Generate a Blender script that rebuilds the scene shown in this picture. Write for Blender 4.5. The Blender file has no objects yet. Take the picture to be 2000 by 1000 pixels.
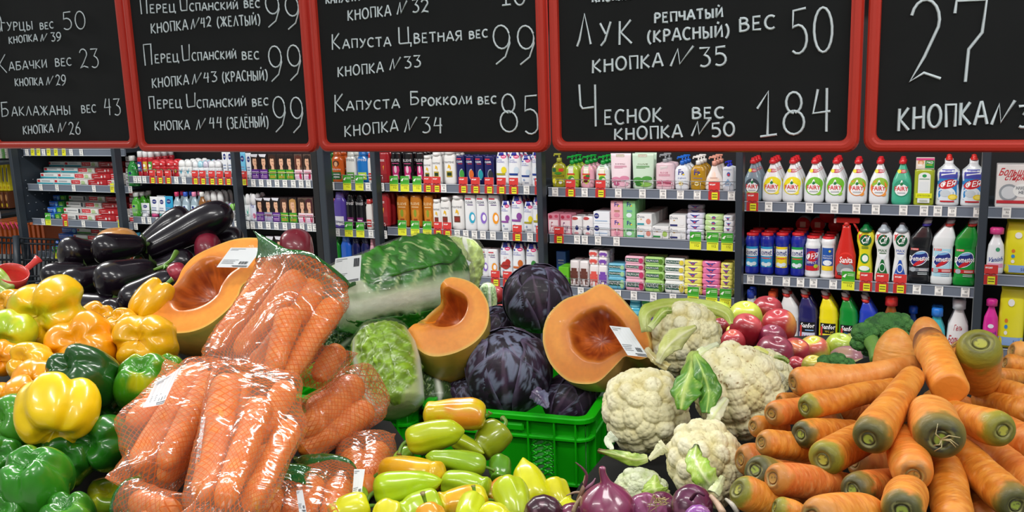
import bpy, math, random
import numpy as np
from mathutils import Vector, Matrix, Euler

random.seed(7)
RNG = np.random.default_rng(7)
SC = bpy.context.scene
COL = SC.collection
R = math.radians

# ------------------------------------------------------------------ camera
F = 1760.0
PITCH, ROLL = R(10.6545), R(1.9267)
EYE = np.array([0.0, 0.0, 1.62])
_cp, _sp, _c, _s = math.cos(PITCH), math.sin(PITCH), math.cos(ROLL), math.sin(ROLL)
M0 = np.array([[1, 0, 0], [0, -_sp, -_cp], [0, _cp, -_sp]])          # rows: right, down, forward
CAM = np.array([[_c, _s, 0], [-_s, _c, 0], [0, 0, 1]]) @ M0
cd = bpy.data.cameras.new('camera')
cam = bpy.data.objects.new('camera', cd)
COL.objects.link(cam)
cd.sensor_width = 36.0
cd.lens = 36.0 * F / 2000.0
cd.clip_start = 0.02
rt, dn, fw = CAM
cam.matrix_world = Matrix([[rt[0], -dn[0], -fw[0], EYE[0]], [rt[1], -dn[1], -fw[1], EYE[1]],
                           [rt[2], -dn[2], -fw[2], EYE[2]], [0, 0, 0, 1]])
SC.camera = cam

# ------------------------------------------------------------------ world, light, exposure
w = bpy.data.worlds.new('world'); SC.world = w; w.use_nodes = True
w.node_tree.nodes['Background'].inputs[0].default_value = (0.93, 0.97, 1.0, 1)
w.node_tree.nodes['Background'].inputs[1].default_value = 0.42
SC.view_settings.view_transform = 'Standard'
SC.view_settings.look = 'None'
SC.view_settings.gamma = 1.0
SC.view_settings.exposure = 0.0
SC.view_settings.use_curve_mapping = False

def area(x, y, z, sx, sy, e, rz=0.0, col=(1.0, 0.985, 0.95)):
    l = bpy.data.lights.new('ceiling_tube', 'AREA'); l.shape = 'RECTANGLE'
    l.size, l.size_y, l.energy, l.color = sx, sy, e, col
    o = bpy.data.objects.new('ceiling_tube', l); COL.objects.link(o)
    o.location = (x, y, z); o.rotation_euler = (0, 0, rz)
    return o
for lx, ly, e in ((-1.9, 0.1, 19), (0.0, 0.1, 19), (1.9, 0.1, 19), (-1.6, -1.4, 24), (1.6, -1.4, 24)):
    area(lx, ly, 3.1, 1.2, 0.16, e, R(-25.8))
for lx, ly, e in ((-2.4, 3.3, 62), (-0.6, 2.7, 54), (1.2, 2.0, 48), (-4.4, 3.9, 70)):
    area(lx, ly, 3.1, 1.5, 0.16, e, R(-25.8))

# ------------------------------------------------------------------ pixel helpers
def ray(px, py):
    return CAM.T @ np.array([(px - 1000.0) / F, (py - 500.0) / F, 1.0])
def W(px, py, d):
    return EYE + ray(px, py) * d
def S(px, d):
    return px * d / F                           # a length of px pixels at depth d
def cdir(x, y, z):
    v = CAM.T @ np.array([x, y, z], float)
    return v / np.linalg.norm(v)
PSI = R(25.78)
SD = np.array([math.cos(PSI), -math.sin(PSI), 0.0])   # along the shelving, to the right
SN = np.array([math.sin(PSI), math.cos(PSI), 0.0])    # away from the camera
def on_plane(px, py, dist, n=SN):
    r = ray(px, py)
    return EYE + r * (dist / (r @ n))
def on_level(px, py, z):
    r = ray(px, py)
    return EYE + r * ((z - EYE[2]) / r[2])

# ------------------------------------------------------------------ noise
def _h(i, j, k, s):
    n = (i * 374761393 + j * 668265263 + k * 2147483647 + s * 1274126177) & 0xffffffff
    n = ((n ^ (n >> 13)) * 1274126177) & 0xffffffff
    return ((n ^ (n >> 16)) & 0xffff) / 65535.0
def vnoise(P, sc=1.0, seed=0):
    P = np.asarray(P, float) * sc + 100.0
    I = np.floor(P).astype(np.int64); f = P - I; f = f * f * (3 - 2 * f)
    out = 0
    for a in (0, 1):
        for b in (0, 1):
            for c in (0, 1):
                wgt = (f[..., 0] if a else 1 - f[..., 0]) * (f[..., 1] if b else 1 - f[..., 1]) * (f[..., 2] if c else 1 - f[..., 2])
                out = out + wgt * _h(I[..., 0] + a, I[..., 1] + b, I[..., 2] + c, seed)
    return out
def fnoise(P, sc=1.0, seed=0, o=3):
    t = 0; a = 0.5; n = 0
    for k in range(o):
        t = t + a * vnoise(P, sc * 2 ** k, seed + k); n += a; a *= 0.5
    return t / n
def smooth(x, a, b):
    t = np.clip((x - a) / (b - a), 0, 1); return t * t * (3 - 2 * t)
def mixc(a, b, t):
    return a + (b - a) * t[..., None]

# ------------------------------------------------------------------ materials
def lin(h):
    h = h.lstrip('#'); c = [int(h[i:i + 2], 16) / 255 for i in (0, 2, 4)]
    return tuple(x / 12.92 if x <= 0.04045 else ((x + 0.055) / 1.055) ** 2.4 for x in c)
def la(h):
    return np.array(lin(h))
_M = {}
def mat(hexc, rough=0.45, coat=0.0, metal=0.0, trans=0.0, alpha=1.0, bump=0.0, bscale=200.0):
    key = (hexc, rough, coat, metal, trans, alpha, bump, bscale)
    if key in _M: return _M[key]
    m = bpy.data.materials.new('paint_' + hexc.lstrip('#')); m.use_nodes = True
    b = m.node_tree.nodes['Principled BSDF']
    b.inputs['Base Color'].default_value = (*lin(hexc), 1)
    b.inputs['Roughness'].default_value = rough
    b.inputs['Coat Weight'].default_value = coat
    b.inputs['Coat Roughness'].default_value = 0.08
    b.inputs['Metallic'].default_value = metal
    b.inputs['Transmission Weight'].default_value = trans
    b.inputs['Alpha'].default_value = alpha
    m.diffuse_color = (*lin(hexc), 1)
    nt = m.node_tree
    n = nt.nodes.new('ShaderNodeTexNoise'); n.inputs['Scale'].default_value = bscale
    tc = nt.nodes.new('ShaderNodeTexCoord'); nt.links.new(tc.outputs['Object'], n.inputs['Vector'])
    if bump:
        bp = nt.nodes.new('ShaderNodeBump'); bp.inputs['Strength'].default_value = bump; bp.inputs['Distance'].default_value = 0.002
        nt.links.new(n.outputs['Fac'], bp.inputs['Height']); nt.links.new(bp.outputs[0], b.inputs['Normal'])
    else:
        mr = nt.nodes.new('ShaderNodeMapRange'); n.inputs['Scale'].default_value = 12
        mr.inputs['To Min'].default_value = max(0.02, rough - 0.04); mr.inputs['To Max'].default_value = min(1, rough + 0.04)
        nt.links.new(n.outputs['Fac'], mr.inputs['Value']); nt.links.new(mr.outputs[0], b.inputs['Roughness'])
    _M[key] = m
    return m
def vmat(name, rough=0.35, coat=0.0, bump=0.1, bscale=80.0, dist=0.002, sss=0.0, streak=None, spec=0.5):
    """material whose colour is the painted point colour of the thing, with its own fine grain"""
    if name in _M: return _M[name]
    m = bpy.data.materials.new(name); m.use_nodes = True; nt = m.node_tree
    b = nt.nodes['Principled BSDF']
    at = nt.nodes.new('ShaderNodeAttribute'); at.attribute_name = 'Col'
    tc = nt.nodes.new('ShaderNodeTexCoord')
    n = nt.nodes.new('ShaderNodeTexNoise'); n.inputs['Scale'].default_value = bscale; n.inputs['Detail'].default_value = 3
    if streak:
        mp = nt.nodes.new('ShaderNodeMapping'); mp.inputs['Scale'].default_value = streak
        nt.links.new(tc.outputs['Object'], mp.inputs['Vector']); nt.links.new(mp.outputs[0], n.inputs['Vector'])
    else:
        nt.links.new(tc.outputs['Object'], n.inputs['Vector'])
    hv = nt.nodes.new('ShaderNodeHueSaturation')
    mr = nt.nodes.new('ShaderNodeMapRange'); mr.inputs['To Min'].default_value = 0.86; mr.inputs['To Max'].default_value = 1.12
    nt.links.new(n.outputs['Fac'], mr.inputs['Value']); nt.links.new(mr.outputs[0], hv.inputs['Value'])
    nt.links.new(at.outputs['Color'], hv.inputs['Color']); nt.links.new(hv.outputs[0], b.inputs['Base Color'])
    b.inputs['Roughness'].default_value = rough; b.inputs['Coat Weight'].default_value = coat
    b.inputs['Specular IOR Level'].default_value = spec
    b.inputs['Coat Roughness'].default_value = 0.07
    if sss:
        b.inputs['Subsurface Weight'].default_value = sss; b.inputs['Subsurface Radius'].default_value = (0.01, 0.006, 0.003)
        b.inputs['Subsurface Scale'].default_value = 0.6
    bp = nt.nodes.new('ShaderNodeBump'); bp.inputs['Strength'].default_value = bump; bp.inputs['Distance'].default_value = dist
    nt.links.new(n.outputs['Fac'], bp.inputs['Height']); nt.links.new(bp.outputs[0], b.inputs['Normal'])
    _M[name] = m
    return m

# ------------------------------------------------------------------ object helpers
def link(o, parent=None):
    COL.objects.link(o)
    if parent is not None: o.parent = parent
    return o
def tag(o, label=None, cat=None, group=None, kind=None):
    if label: o['label'] = label
    if cat: o['category'] = cat
    if group: o['group'] = group
    if kind: o['kind'] = kind
    return o
def empty(name, loc, label=None, cat=None, group=None, rz=0.0, kind=None):
    o = bpy.data.objects.new(name, None); o.empty_display_size = 0.02; COL.objects.link(o)
    o.location = loc; o.rotation_euler = (0, 0, rz)
    return tag(o, label, cat, group, kind)
def mesh(name, V, Fc, mats, parent=None, col=None, smooth_=False, mi=None, loc=None, uv=None):
    me = bpy.data.meshes.new(name)
    me.from_pydata([tuple(v) for v in V], [], [tuple(int(i) for i in f) for f in Fc])
    if not isinstance(mats, (list, tuple)): mats = [mats]
    for m in mats: me.materials.append(m)
    if mi is not None: me.polygons.foreach_set('material_index', np.asarray(mi, np.int32))
    if col is not None:
        a = me.color_attributes.new('Col', 'FLOAT_COLOR', 'POINT')
        c = np.ones((len(V), 4), np.float32); c[:, :3] = col
        a.data.foreach_set('color', c.ravel())
    if uv is not None:
        l = me.uv_layers.new(name='UVMap'); li = np.zeros(len(me.loops), np.int32)
        me.loops.foreach_get('vertex_index', li); l.data.foreach_set('uv', np.asarray(uv, np.float32)[li].ravel())
    if smooth_: me.polygons.foreach_set('use_smooth', np.ones(len(me.polygons), bool))
    me.update()
    o = bpy.data.objects.new(name, me); link(o, parent)
    if loc is not None: o.location = loc
    return o
class MB:
    """collects shapes into one mesh"""
    def __init__(s): s.V = []; s.F = []; s.I = []; s.m = []; s.sm = []
    def mi(s, m):
        if m not in s.m: s.m.append(m)
        return s.m.index(m)
    def add(s, V, Fc, m, sm=False):
        k = len(s.V); i = s.mi(m)
        s.V += [tuple(v) for v in V]; s.F += [tuple(int(q) + k for q in f) for f in Fc]; s.I += [i] * len(Fc); s.sm += [sm] * len(Fc)
    def box(s, x0, x1, y0, y1, z0, z1, m, bev=0.0):
        if bev <= 0:
            V = [(x0, y0, z0), (x1, y0, z0), (x1, y1, z0), (x0, y1, z0), (x0, y0, z1), (x1, y0, z1), (x1, y1, z1), (x0, y1, z1)]
            s.add(V, [(0, 3, 2, 1), (4, 5, 6, 7), (0, 1, 5, 4), (1, 2, 6, 5), (2, 3, 7, 6), (3, 0, 4, 7)], m)
        else:
            b = bev; V = []
            for x, xi in ((x0, 1), (x1, -1)):
                for y, yi in ((y0, 1), (y1, -1)):
                    for z, zi in ((z0, 1), (z1, -1)):
                        V += [(x, y + yi * b, z + zi * b), (x + xi * b, y, z + zi * b), (x + xi * b, y + yi * b, z)]
            hull_faces(V, s, m)
    def rod(s, a, b, r, m, n=6):
        a = np.array(a, float); b = np.array(b, float); d = b - a; L = np.linalg.norm(d); d /= L
        u = np.cross(d, [0, 0, 1.0]); u = np.array([1.0, 0, 0]) if np.linalg.norm(u) < 1e-6 else u / np.linalg.norm(u)
        v = np.cross(d, u); V = []
        for p in (a, b):
            for k in range(n):
                t = 2 * math.pi * k / n; V.append(p + r * (math.cos(t) * u + math.sin(t) * v))
        Fc = [(k, (k + 1) % n, n + (k + 1) % n, n + k) for k in range(n)] + [tuple(range(n))[::-1], tuple(range(n, 2 * n))]
        s.add(V, Fc, m, True)
    def build(s, name, parent=None, loc=None):
        o = mesh(name, s.V, s.F, s.m or [mat('#888888')], parent, mi=s.I, loc=loc)
        o.data.polygons.foreach_set('use_smooth', np.array(s.sm, bool)); return o
def hull_faces(V, s, m):
    import bmesh
    bm = bmesh.new(); vs = [bm.verts.new(v) for v in V]
    bmesh.ops.convex_hull(bm, input=vs)
    bmesh.ops.dissolve_limit(bm, angle_limit=0.01, verts=bm.verts, edges=bm.edges)
    bm.verts.index_update(); bm.verts.ensure_lookup_table()
    s.add([v.co[:] for v in bm.verts], [[v.index for v in f.verts] for f in bm.faces], m)
    bm.free()
def tube_grid(P, cap0=True, cap1=True, wrap=True):
    """P (rows, cols, 3) -> verts, faces with closed ends"""
    nt, nc = P.shape[:2]; V = P.reshape(-1, 3)
    Fc = []
    cc = nc if wrap else nc - 1
    i = np.arange(nt - 1)[:, None]; j = np.arange(cc)[None, :]; j2 = (j + 1) % nc
    Q = np.stack([i * nc + j + 0 * i, i * nc + j2 + 0 * i, (i + 1) * nc + j2, (i + 1) * nc + j + 0 * i], -1).reshape(-1, 4)
    Fc = Q.tolist()
    ex = []
    if cap0:
        ex.append(P[0].mean(0)); k = nt * nc + len(ex) - 1; Fc += [(k, (q + 1) % nc, q) for q in range(nc)]
    if cap1:
        ex.append(P[-1].mean(0)); k = nt * nc + len(ex) - 1; b = (nt - 1) * nc; Fc += [(k, b + q, b + (q + 1) % nc) for q in range(nc)]
    if ex: V = np.vstack([V, np.array(ex)])
    return V, Fc
def frame_from(z, roll=0.0):
    z = np.asarray(z, float); z = z / np.linalg.norm(z)
    x = np.cross(z, [0, 0, 1.0])
    if np.linalg.norm(x) < 1e-4: x = np.array([1.0, 0, 0])
    x /= np.linalg.norm(x); y = np.cross(z, x)
    c, s = math.cos(roll), math.sin(roll)
    return np.stack([c * x + s * y, -s * x + c * y, z], 1)      # columns
def setmat(o, C, Rm):
    o.matrix_world = Matrix([[*Rm[0], C[0]], [*Rm[1], C[1]], [*Rm[2], C[2]], [0, 0, 0, 1]])
def catmull(pts, n):
    P = np.array(pts, float); P = np.vstack([2 * P[0] - P[1], P, 2 * P[-1] - P[-2]])
    m = len(P) - 3; out = []
    for t in np.linspace(0, m - 1e-6, n):
        i = int(t); f = t - i; a, b, c, d = P[i:i + 4]
        out.append(0.5 * (2 * b + (c - a) * f + (2 * a - 5 * b + 4 * c - d) * f * f + (3 * b - a - 3 * c + d) * f ** 3))
    return np.array(out)
def copy_thing(o, loc=None, rz=None, label=None):
    c = o.copy(); COL.objects.link(c)
    if loc is not None: c.location = loc
    if rz is not None: c.rotation_euler = (0, 0, rz)
    if label: c['label'] = label
    for ch in list(o.children):
        d = ch.copy(); COL.objects.link(d); d.parent = c
        for g in ch.children:
            e = g.copy(); COL.objects.link(e); e.parent = d
    return c
# ------------------------------------------------------------------ flat lettering (printed matter)
_T = {}
def text2d(s, thick=0.0):
    """outline triangles of a string, fitted to the unit box"""
    if (s, thick) in _T: return _T[(s, thick)]
    cu = bpy.data.curves.new('lettering', 'FONT'); cu.body = s; cu.resolution_u = 1; cu.offset = thick; cu.fill_mode = 'FRONT'
    o = bpy.data.objects.new('lettering', cu)
    me = o.to_mesh()
    V = np.array([v.co[:2] for v in me.vertices]); Fc = [tuple(p.vertices) for p in me.polygons]
    o.to_mesh_clear(); bpy.data.objects.remove(o); bpy.data.curves.remove(cu)
    if len(V) == 0: V = np.zeros((3, 2)); Fc = [(0, 1, 2)]
    lo, hi = V.min(0), V.max(0); V = (V - lo) / np.maximum(hi - lo, 1e-6)
    _T[(s, thick)] = (V, Fc); return V, Fc
# ------------------------------------------------------------------ setting
DP = 4.175                      # distance of the shelving posts, measured square to them
DR = DP + 0.09                  # price rails
BAY = [on_plane(x, 400, DP) @ SD for x in (40, 236, 471, 737, 1058, 1434, 1922)]
_u1, _u6 = BAY[1], BAY[6]
UJ = [_u1 + (k - 1) * (_u6 - _u1) / 5 for k in range(0, 8)]
def sp(u, n, z):
    """point from shelving coordinates: along, away, height"""
    return Vector((*(SD * u + SN * n)[:2], z))
def local_rail_z(px, py):
    return on_plane(px, py, DR)[2]
slate, rail_m, dark = mat('#2b333c', 0.45), mat('#6d7684', 0.3), mat('#0d0f12', 0.6)
def tilem(name, c1, c2, size, rough, gap):
    m = bpy.data.materials.new(name); m.use_nodes = True; nt = m.node_tree; b = nt.nodes['Principled BSDF']
    t = nt.nodes.new('ShaderNodeTexCoord'); n = nt.nodes.new('ShaderNodeTexNoise'); n.inputs['Scale'].default_value = 6
    r = nt.nodes.new('ShaderNodeValToRGB'); r.color_ramp.elements[0].color = (*lin(c1), 1); r.color_ramp.elements[1].color = (*lin(c2), 1)
    nt.links.new(t.outputs['Object'], n.inputs[0]); nt.links.new(n.outputs['Fac'], r.inputs[0]); nt.links.new(r.outputs[0], b.inputs[0])
    b.inputs['Roughness'].default_value = rough
    return m
def struct(name, mb_, loc=None):
    o = mb_.build(name); o['kind'] = 'structure'; return o
m_floor, m_wall = tilem('floor_vinyl', '#a9a8a2', '#b9b8b3', 0.4, 0.25, 0.004), tilem('wall_plaster', '#c9c8c2', '#d6d5d0', 1, 0.8, 0)
fl = MB(); fl.box(-9, 9, -5, 10, -0.1, 0, m_floor); struct('floor', fl)
wb = MB(); wb.box(-9, 9, 10, 10.15, 0, 3.6, m_wall); struct('wall_back', wb)
wl = MB(); wl.box(-9.15, -9, -5, 10, 0, 3.6, m_wall); struct('wall_left', wl)
wr = MB(); wr.box(9, 9.15, -5, 10, 0, 3.6, m_wall); struct('wall_right', wr)
wf = MB(); wf.box(-9, 9, -5.15, -5, 0, 3.6, m_wall); struct('wall_front', wf)

# ------------------------------------------------------------------ printed wares
class Ware:
    """a packaged product: local x along the shelf, -y to the front, z up"""
    def __init__(s, Wd, H, prof=None, k=0.62, p=2.4, flat=False, dep=None):
        s.W, s.H, s.k, s.p, s.flat = Wd / 2, H, k, p, flat
        s.prof = prof or [(0, 1), (1, 1)]
        s.zs = np.array([a for a, _ in s.prof]); s.ws = np.array([b for _, b in s.prof])
        s.dep = (dep / 2) if dep else s.W * k
        s.parts = []; s.lab = MB(); s.layer = 0
    def hw(s, z): return np.interp(z, s.zs, s.ws) * s.W
    def surf(s, x, z):
        w_ = s.hw(z)
        if s.flat: return -s.dep + 0 * np.asarray(z)
        q = np.clip(np.abs(x) / np.maximum(w_, 1e-5), 0, 0.985)
        return -(s.dep * w_ / s.W if s.dep else 0) * (1 - q ** s.p) ** (1 / s.p)
    def _put(s, X, Z, Fc, m):
        s.layer += 1
        x = np.asarray(X) * s.W; z = np.asarray(Z)
        x = np.clip(x, -s.hw(z) * 0.99, s.hw(z) * 0.99)
        y = s.surf(x, z) - 0.00025 * s.layer - 0.0006
        s.lab.add(np.stack([x, y, z * s.H], 1), Fc, m)
    def rect(s, x0, x1, z0, z1, c, n=7, mz=5):
        X, Z = np.meshgrid(np.linspace(x0, x1, n), np.linspace(z0, z1, mz))
        Fc = [(a * n + b, a * n + b + 1, (a + 1) * n + b + 1, (a + 1) * n + b) for a in range(mz - 1) for b in range(n - 1)]
        s._put(X.ravel(), Z.ravel(), Fc, mat(c, 0.4)); return s
    def ell(s, cx, cz, rx, rz, c, n=20, tilt=0.0, a0=0, a1=6.2832, inner=0.0):
        X, Z, Fc = [], [], []
        rr = [max(inner, 0.0), (1 + inner) / 2, 1.0]
        for r_ in rr:
            for k_ in range(n + 1):
                t = a0 + (a1 - a0) * k_ / n; u, v = r_ * rx * math.cos(t), r_ * rz * math.sin(t)
                X.append(cx + u); Z.append(cz + v + u * tilt)
        N = n + 1
        for a in range(2):
            for b in range(n): Fc.append((a * N + b, (a + 1) * N + b, (a + 1) * N + b + 1, a * N + b + 1))
        s._put(np.array(X), np.array(Z), Fc, mat(c, 0.4)); return s
    def poly(s, pts, c):
        P_ = np.array(pts, float); cx = P_.mean(0); n = len(P_)
        V = np.vstack([P_, (P_ + cx) / 2, [cx]])
        Fc = [(k, (k + 1) % n, n + (k + 1) % n, n + k) for k in range(n)] + [(n + k, n + (k + 1) % n, 2 * n) for k in range(n)]
        s._put(V[:, 0], V[:, 1], Fc, mat(c, 0.4)); return s
    def txt(s, t, x0, x1, z0, z1, c, slant=0.0, thick=0.0, rise=0.0):
        thick = min(thick, 0.018)
        V, Fc = text2d(t, thick)
        X = x0 + (x1 - x0) * V[:, 0] + slant * (V[:, 1] - 0.5); Z = z0 + (z1 - z0) * V[:, 1] + rise * (V[:, 0] - 0.5)
        s._put(X, Z, Fc, mat(c, 0.4)); return s
    def lines(s, x0, x1, z0, z1, n, c):
        for k in range(n):
            z = z1 - (z1 - z0) * (k + 0.5) / n; h = (z1 - z0) / n * 0.22
            s.rect(x0, x1 - (0.3 * (x1 - x0) if k % 3 == 2 else 0), z - h, z + h, c, 5, 2)
        return s
    def body(s, c, rough=0.3, coat=0.3, n=20, name='body', **kw):
        m_ = mat(c, rough, coat, **kw)
        if s.flat:
            b = MB(); b.box(-s.W, s.W, -s.dep, s.dep, 0, s.H, m_, min(0.0025, s.W * 0.1, s.dep * 0.3)); s.parts.append((name, b)); return s
        zz = sorted(set(np.round(np.concatenate([np.linspace(0, 1, 15), s.zs]), 4)))
        P = []
        for z in zz:
            w_ = s.hw(z); d_ = s.dep * w_ / s.W; row = []
            for k in range(n):
                t = 2 * math.pi * k / n; c_, s_ = math.cos(t), math.sin(t); e = 2 / s.p
                row.append((w_ * math.copysign(abs(c_) ** e, c_), -d_ * math.copysign(abs(s_) ** e, s_), z * s.H))
            P.append(row)
        b = MB(); V, Fc = tube_grid(np.array(P)); b.add(V, Fc, m_, True); s.parts.append((name, b)); return s
    def lathe(s, name, prof, c, x=0, y=0, n=14, rough=0.3, tilt=0.0, **kw):
        """prof: (radius, height) in metres"""
        m_ = mat(c, rough, 0.2, **kw); P = []
        for r_, z in prof:
            P.append([(x + r_ * math.cos(2 * math.pi * k / n) + tilt * (z - prof[0][1]), y + r_ * math.sin(2 * math.pi * k / n), z - 0 * tilt) for k in range(n)])
        b = MB(); V, Fc = tube_grid(np.array(P)); b.add(V, Fc, m_, True); s.parts.append((name, b)); return s
    def pump(s, c, rad):
        H = s.H; r_ = rad
        s.lathe('collar', [(r_ * 1.0, H - 0.004), (r_ * 1.0, H + r_ * 1.1), (r_ * 0.8, H + r_ * 1.25)], c)
        b = MB(); m_ = mat(c, 0.35)
        b.rod((0, 0, H + r_), (0, 0, H + r_ * 2.3), r_ * 0.32, m_)
        b.box(-r_ * 2.0, r_ * 0.7, -r_ * 0.5, r_ * 0.5, H + r_ * 2.2, H + r_ * 2.9, m_, r_ * 0.18)
        b.box(-r_ * 2.2, -r_ * 1.7, -r_ * 0.3, r_ * 0.3, H + r_ * 1.8, H + r_ * 2.4, m_, r_ * 0.1)
        s.parts.append(('pump_head', b)); return s
    def make(s, name, label, cat, group=None):
        root = bpy.data.objects.new(name, None); root.empty_display_size = 0.02; COL.objects.link(root)
        tag(root, label, cat, group)
        for nme, b in s.parts: b.build(nme, root)
        if s.lab.V: s.lab.build('label_print', root)
        return root

FAIRY = [(0, .82), (.02, .95), (.08, 1), (.3, 1), (.5, .97), (.62, .86), (.75, .62), (.88, .36), (.95, .25), (1, .24)]
def w_fairy(Wd, H, v):
    c = {'silver': '#7e93a0', 'lemon': '#e8edf0', 'apple': '#e8edf0', 'orange': '#e8edf0', 'mint': '#45b492'}[v]
    a = Ware(Wd, H * 0.9, FAIRY, 0.55).body(c, 0.25, 0.6)
    h = H * 0.9; r_ = Wd * 0.15
    a.lathe('cap', [(r_, h * 0.97), (r_ * 1.25, h * .985), (r_ * 1.25, h * 1.05), (r_ * 0.9, h * 1.07), (r_ * .8, h * 1.12), (r_ * 0.5, h * 1.13)], '#d6202a')
    a.ell(0, .8, .5, .045, '#c62438').ell(-.3, .8, .2, .045, '#e5df2b')
    a.lines(-.02, .3, .775, .83, 2, '#f1e3e6')
    if v in ('lemon', 'apple', 'orange'):
        k = {'lemon': '#ecdf1d', 'apple': '#6fbf2c', 'orange': '#f08a2c'}[v]
        a.ell(0, .4, .84, .2, k).ell(.1, .48, .8, .17, k if v != 'orange' else '#8fbe3a')
        a.ell(.5, .25, .25, .05, {'lemon': '#f6e94b', 'apple': '#8fce3a', 'orange': '#f49b3b'}[v])
    else:
        a.ell(0, .4, .8, .2, '#3c4a52' if v == 'silver' else '#2e9877')
    a.ell(0, .36, .66, .14, '#f3f6f6').poly([(-.62, .4), (.62, .4), (0, .6)], '#f3f6f6')
    a.poly([(0, .55), (-.16, .5), (-.12, .47), (0, .46), (.14, .48), (.16, .51)], '#1c7a45')
    a.txt('FAIRY', -.68, .68, .34, .445, '#d2242c', thick=0.05)
    a.lines(-.4, .4, .27, .31, 2, '#9aa5ad')
    if v == 'silver': a.lines(-.6, .6, .2, .26, 2, '#d8dc45')
    return a
def w_eko(Wd, H):
    a = Ware(Wd, H * .78, [(0, .95), (.03, 1), (.92, 1), (.97, .9), (1, .6)], .55, 4).body('#a7b52c', .2, .6)
    h = H * .78
    a.lathe('cap', [(Wd * .2, h), (Wd * .2, h * 1.22)], '#57b04a')
    b = Ware(Wd * .9, H, None, flat=True, dep=.012)
    tg = MB(); tg.box(-Wd * .45, Wd * .45, -Wd * .3, -Wd * .27, h * .97, H, mat('#efe9de'), .001); a.parts.append(('neck_card', tg))
    a.H = H; f = h / H
    a.prof = [(0, 1), (1, 1)]; a.zs = np.array([0, 1]); a.ws = np.array([1, 1])
    a.surf_old = a.surf; a.surf = lambda x, z: -Wd * .31 + 0 * z
    a.rect(-.85, 0, f * 1.0, .94, '#e8dccb').ell(-.42, .9, .3, .06, '#d9a066').ell(-.42, .875, .17, .045, '#f0c9ac').ell(-.5, .84, .25, .02, '#f2f2ee')
    a.rect(0, .88, f, .94, '#1d8a3c').rect(-.88, .88, .94, .985, '#d94a86').txt('ЭКО', .1, .75, .87, .92, '#ffffff', thick=.05).lines(.1, .7, .83, .86, 1, '#d9df3a')
    a.rect(-.6, .6, .06, .62, '#e7ecea').ell(0, .62, .6, .07, '#e7ecea').ell(0, .62, .22, .035, '#2f9c51').lines(-.5, .5, .54, .57, 1, '#3c8a4f')
    a.rect(-.42, .42, .3, .5, '#dfe6e8').rect(-.8, .8, .16, .26, '#dfe425').txt('ДЛЯ ПОСУДЫ', -.65, .65, .19, .23, '#4a6a1c').lines(-.4, .4, .08, .13, 2, '#b9c3a9')
    return a
def w_feya(Wd, H):
    a = Ware(Wd, H * .9, [(0, .9), (.03, 1), (.3, .98), (.5, .88), (.68, .98), (.76, .93), (.84, .55), (.89, .38), (1, .36)], .5).body('#e4ebef', .25, .5)
    h = H * .9; r_ = Wd * .13
    a.lathe('cap', [(r_ * 1.25, h), (r_ * 1.25, h * 1.01), (r_, h * 1.03), (r_ * .75, h * 1.05), (r_ * .9, h * 1.08), (r_ * .3, h * 1.1)], '#d9261f')
    a.rect(-.97, .97, .14, .8, '#2f86c8', 9, 9).rect(-.97, .97, .6, .8, '#4b4fae', 9, 4).ell(-.1, .25, .8, .17, '#dfeaf2')
    a.poly([(-.6, .66), (.6, .7), (.6, .74), (-.6, .7)], '#eef2f5').ell(0, .48, .78, .1, '#c8222a', tilt=.05)
    a.txt('ФЕЯ', -.62, .66, .42, .56, '#ffffff', slant=.1, thick=.07, rise=.05).ell(-.2, .28, .45, .08, '#c8d3da').ell(.45, .2, .4, .06, '#f0d21e').ell(.45, .2, .28, .04, '#f7e56a')
    a.rect(-.6, .6, .09, .12, '#c8222a', 5, 2); return a
def w_comet(Wd, H, v):
    a = Ware(Wd, H * .95, [(0, .92), (.04, 1), (.15, 1), (.2, .93), (.74, .93), (.8, 1), (.9, .97), (.96, .85), (1, .82)], 1.0, 2).body('#1d2a9c', .3, .4)
    h = H * .95; a.lathe('lid', [(Wd * .43, h * .99), (Wd * .43, h * 1.045), (Wd * .38, h * 1.055)], '#d5232b', rough=.35)
    c = {'blue': '#2f9fd2', 'yellow': '#f0d81f', 'green': '#23a04c'}[v]
    a.rect(-.82, .82, .2, .72, c).rect(-.82, .82, .48, .66, '#eef3f6').txt('comet', -.72, .74, .5, .63, '#1d2a78', thick=.05)
    a.lines(-.7, .7, .4, .46, 1, '#e24a3a').ell(-.4, .28, .3, .05, '#dfeef4').ell(.4, .28, .3, .05, '#dfeef4').ell(0, .26, .25, .05, '#dfeef4'); return a
def w_feyacan(Wd, H, v):
    a = Ware(Wd, H * .95, [(0, .95), (.05, 1), (.12, .97), (.75, .97), (.82, 1), (.9, .85), (1, .8)] if v else [(0, 1), (.05, 1), (.1, .9), (.85, .88), (.9, .95), (1, .9)], 1.0, 2).body('#e9edef', .3, .4)
    h = H * .95; a.lathe('lid', [(Wd * .41, h * .99), (Wd * .41, h * 1.05)], '#d5232b')
    if v:
        a.rect(-.9, .9, .18, .75, '#45308c', 9, 5).rect(-.9, .9, .18, .3, '#c6202c', 9, 3).ell(0, .55, .75, .14, '#c6202c').txt('ФЕЯ', -.72, .74, .47, .64, '#ffffff', slant=.12, thick=.07, rise=.05).txt('EFFECT', -.6, .6, .36, .42, '#ffffff').ell(.5, .3, .25, .05, '#b8cc30')
    else:
        a.rect(-.75, .75, .2, .78, '#1d55a8', 9, 5).rect(-.75, .75, .2, .32, '#f2d42a', 9, 3).ell(0, .4, .6, .07, '#eaf3fa').txt('ЧИСТЯЩИЙ', -.62, .62, .56, .6, '#ffffff').txt('ПОРОШОК', -.62, .62, .5, .54, '#ffffff').ell(.3, .7, .15, .03, '#f2e24a')
    return a
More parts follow.
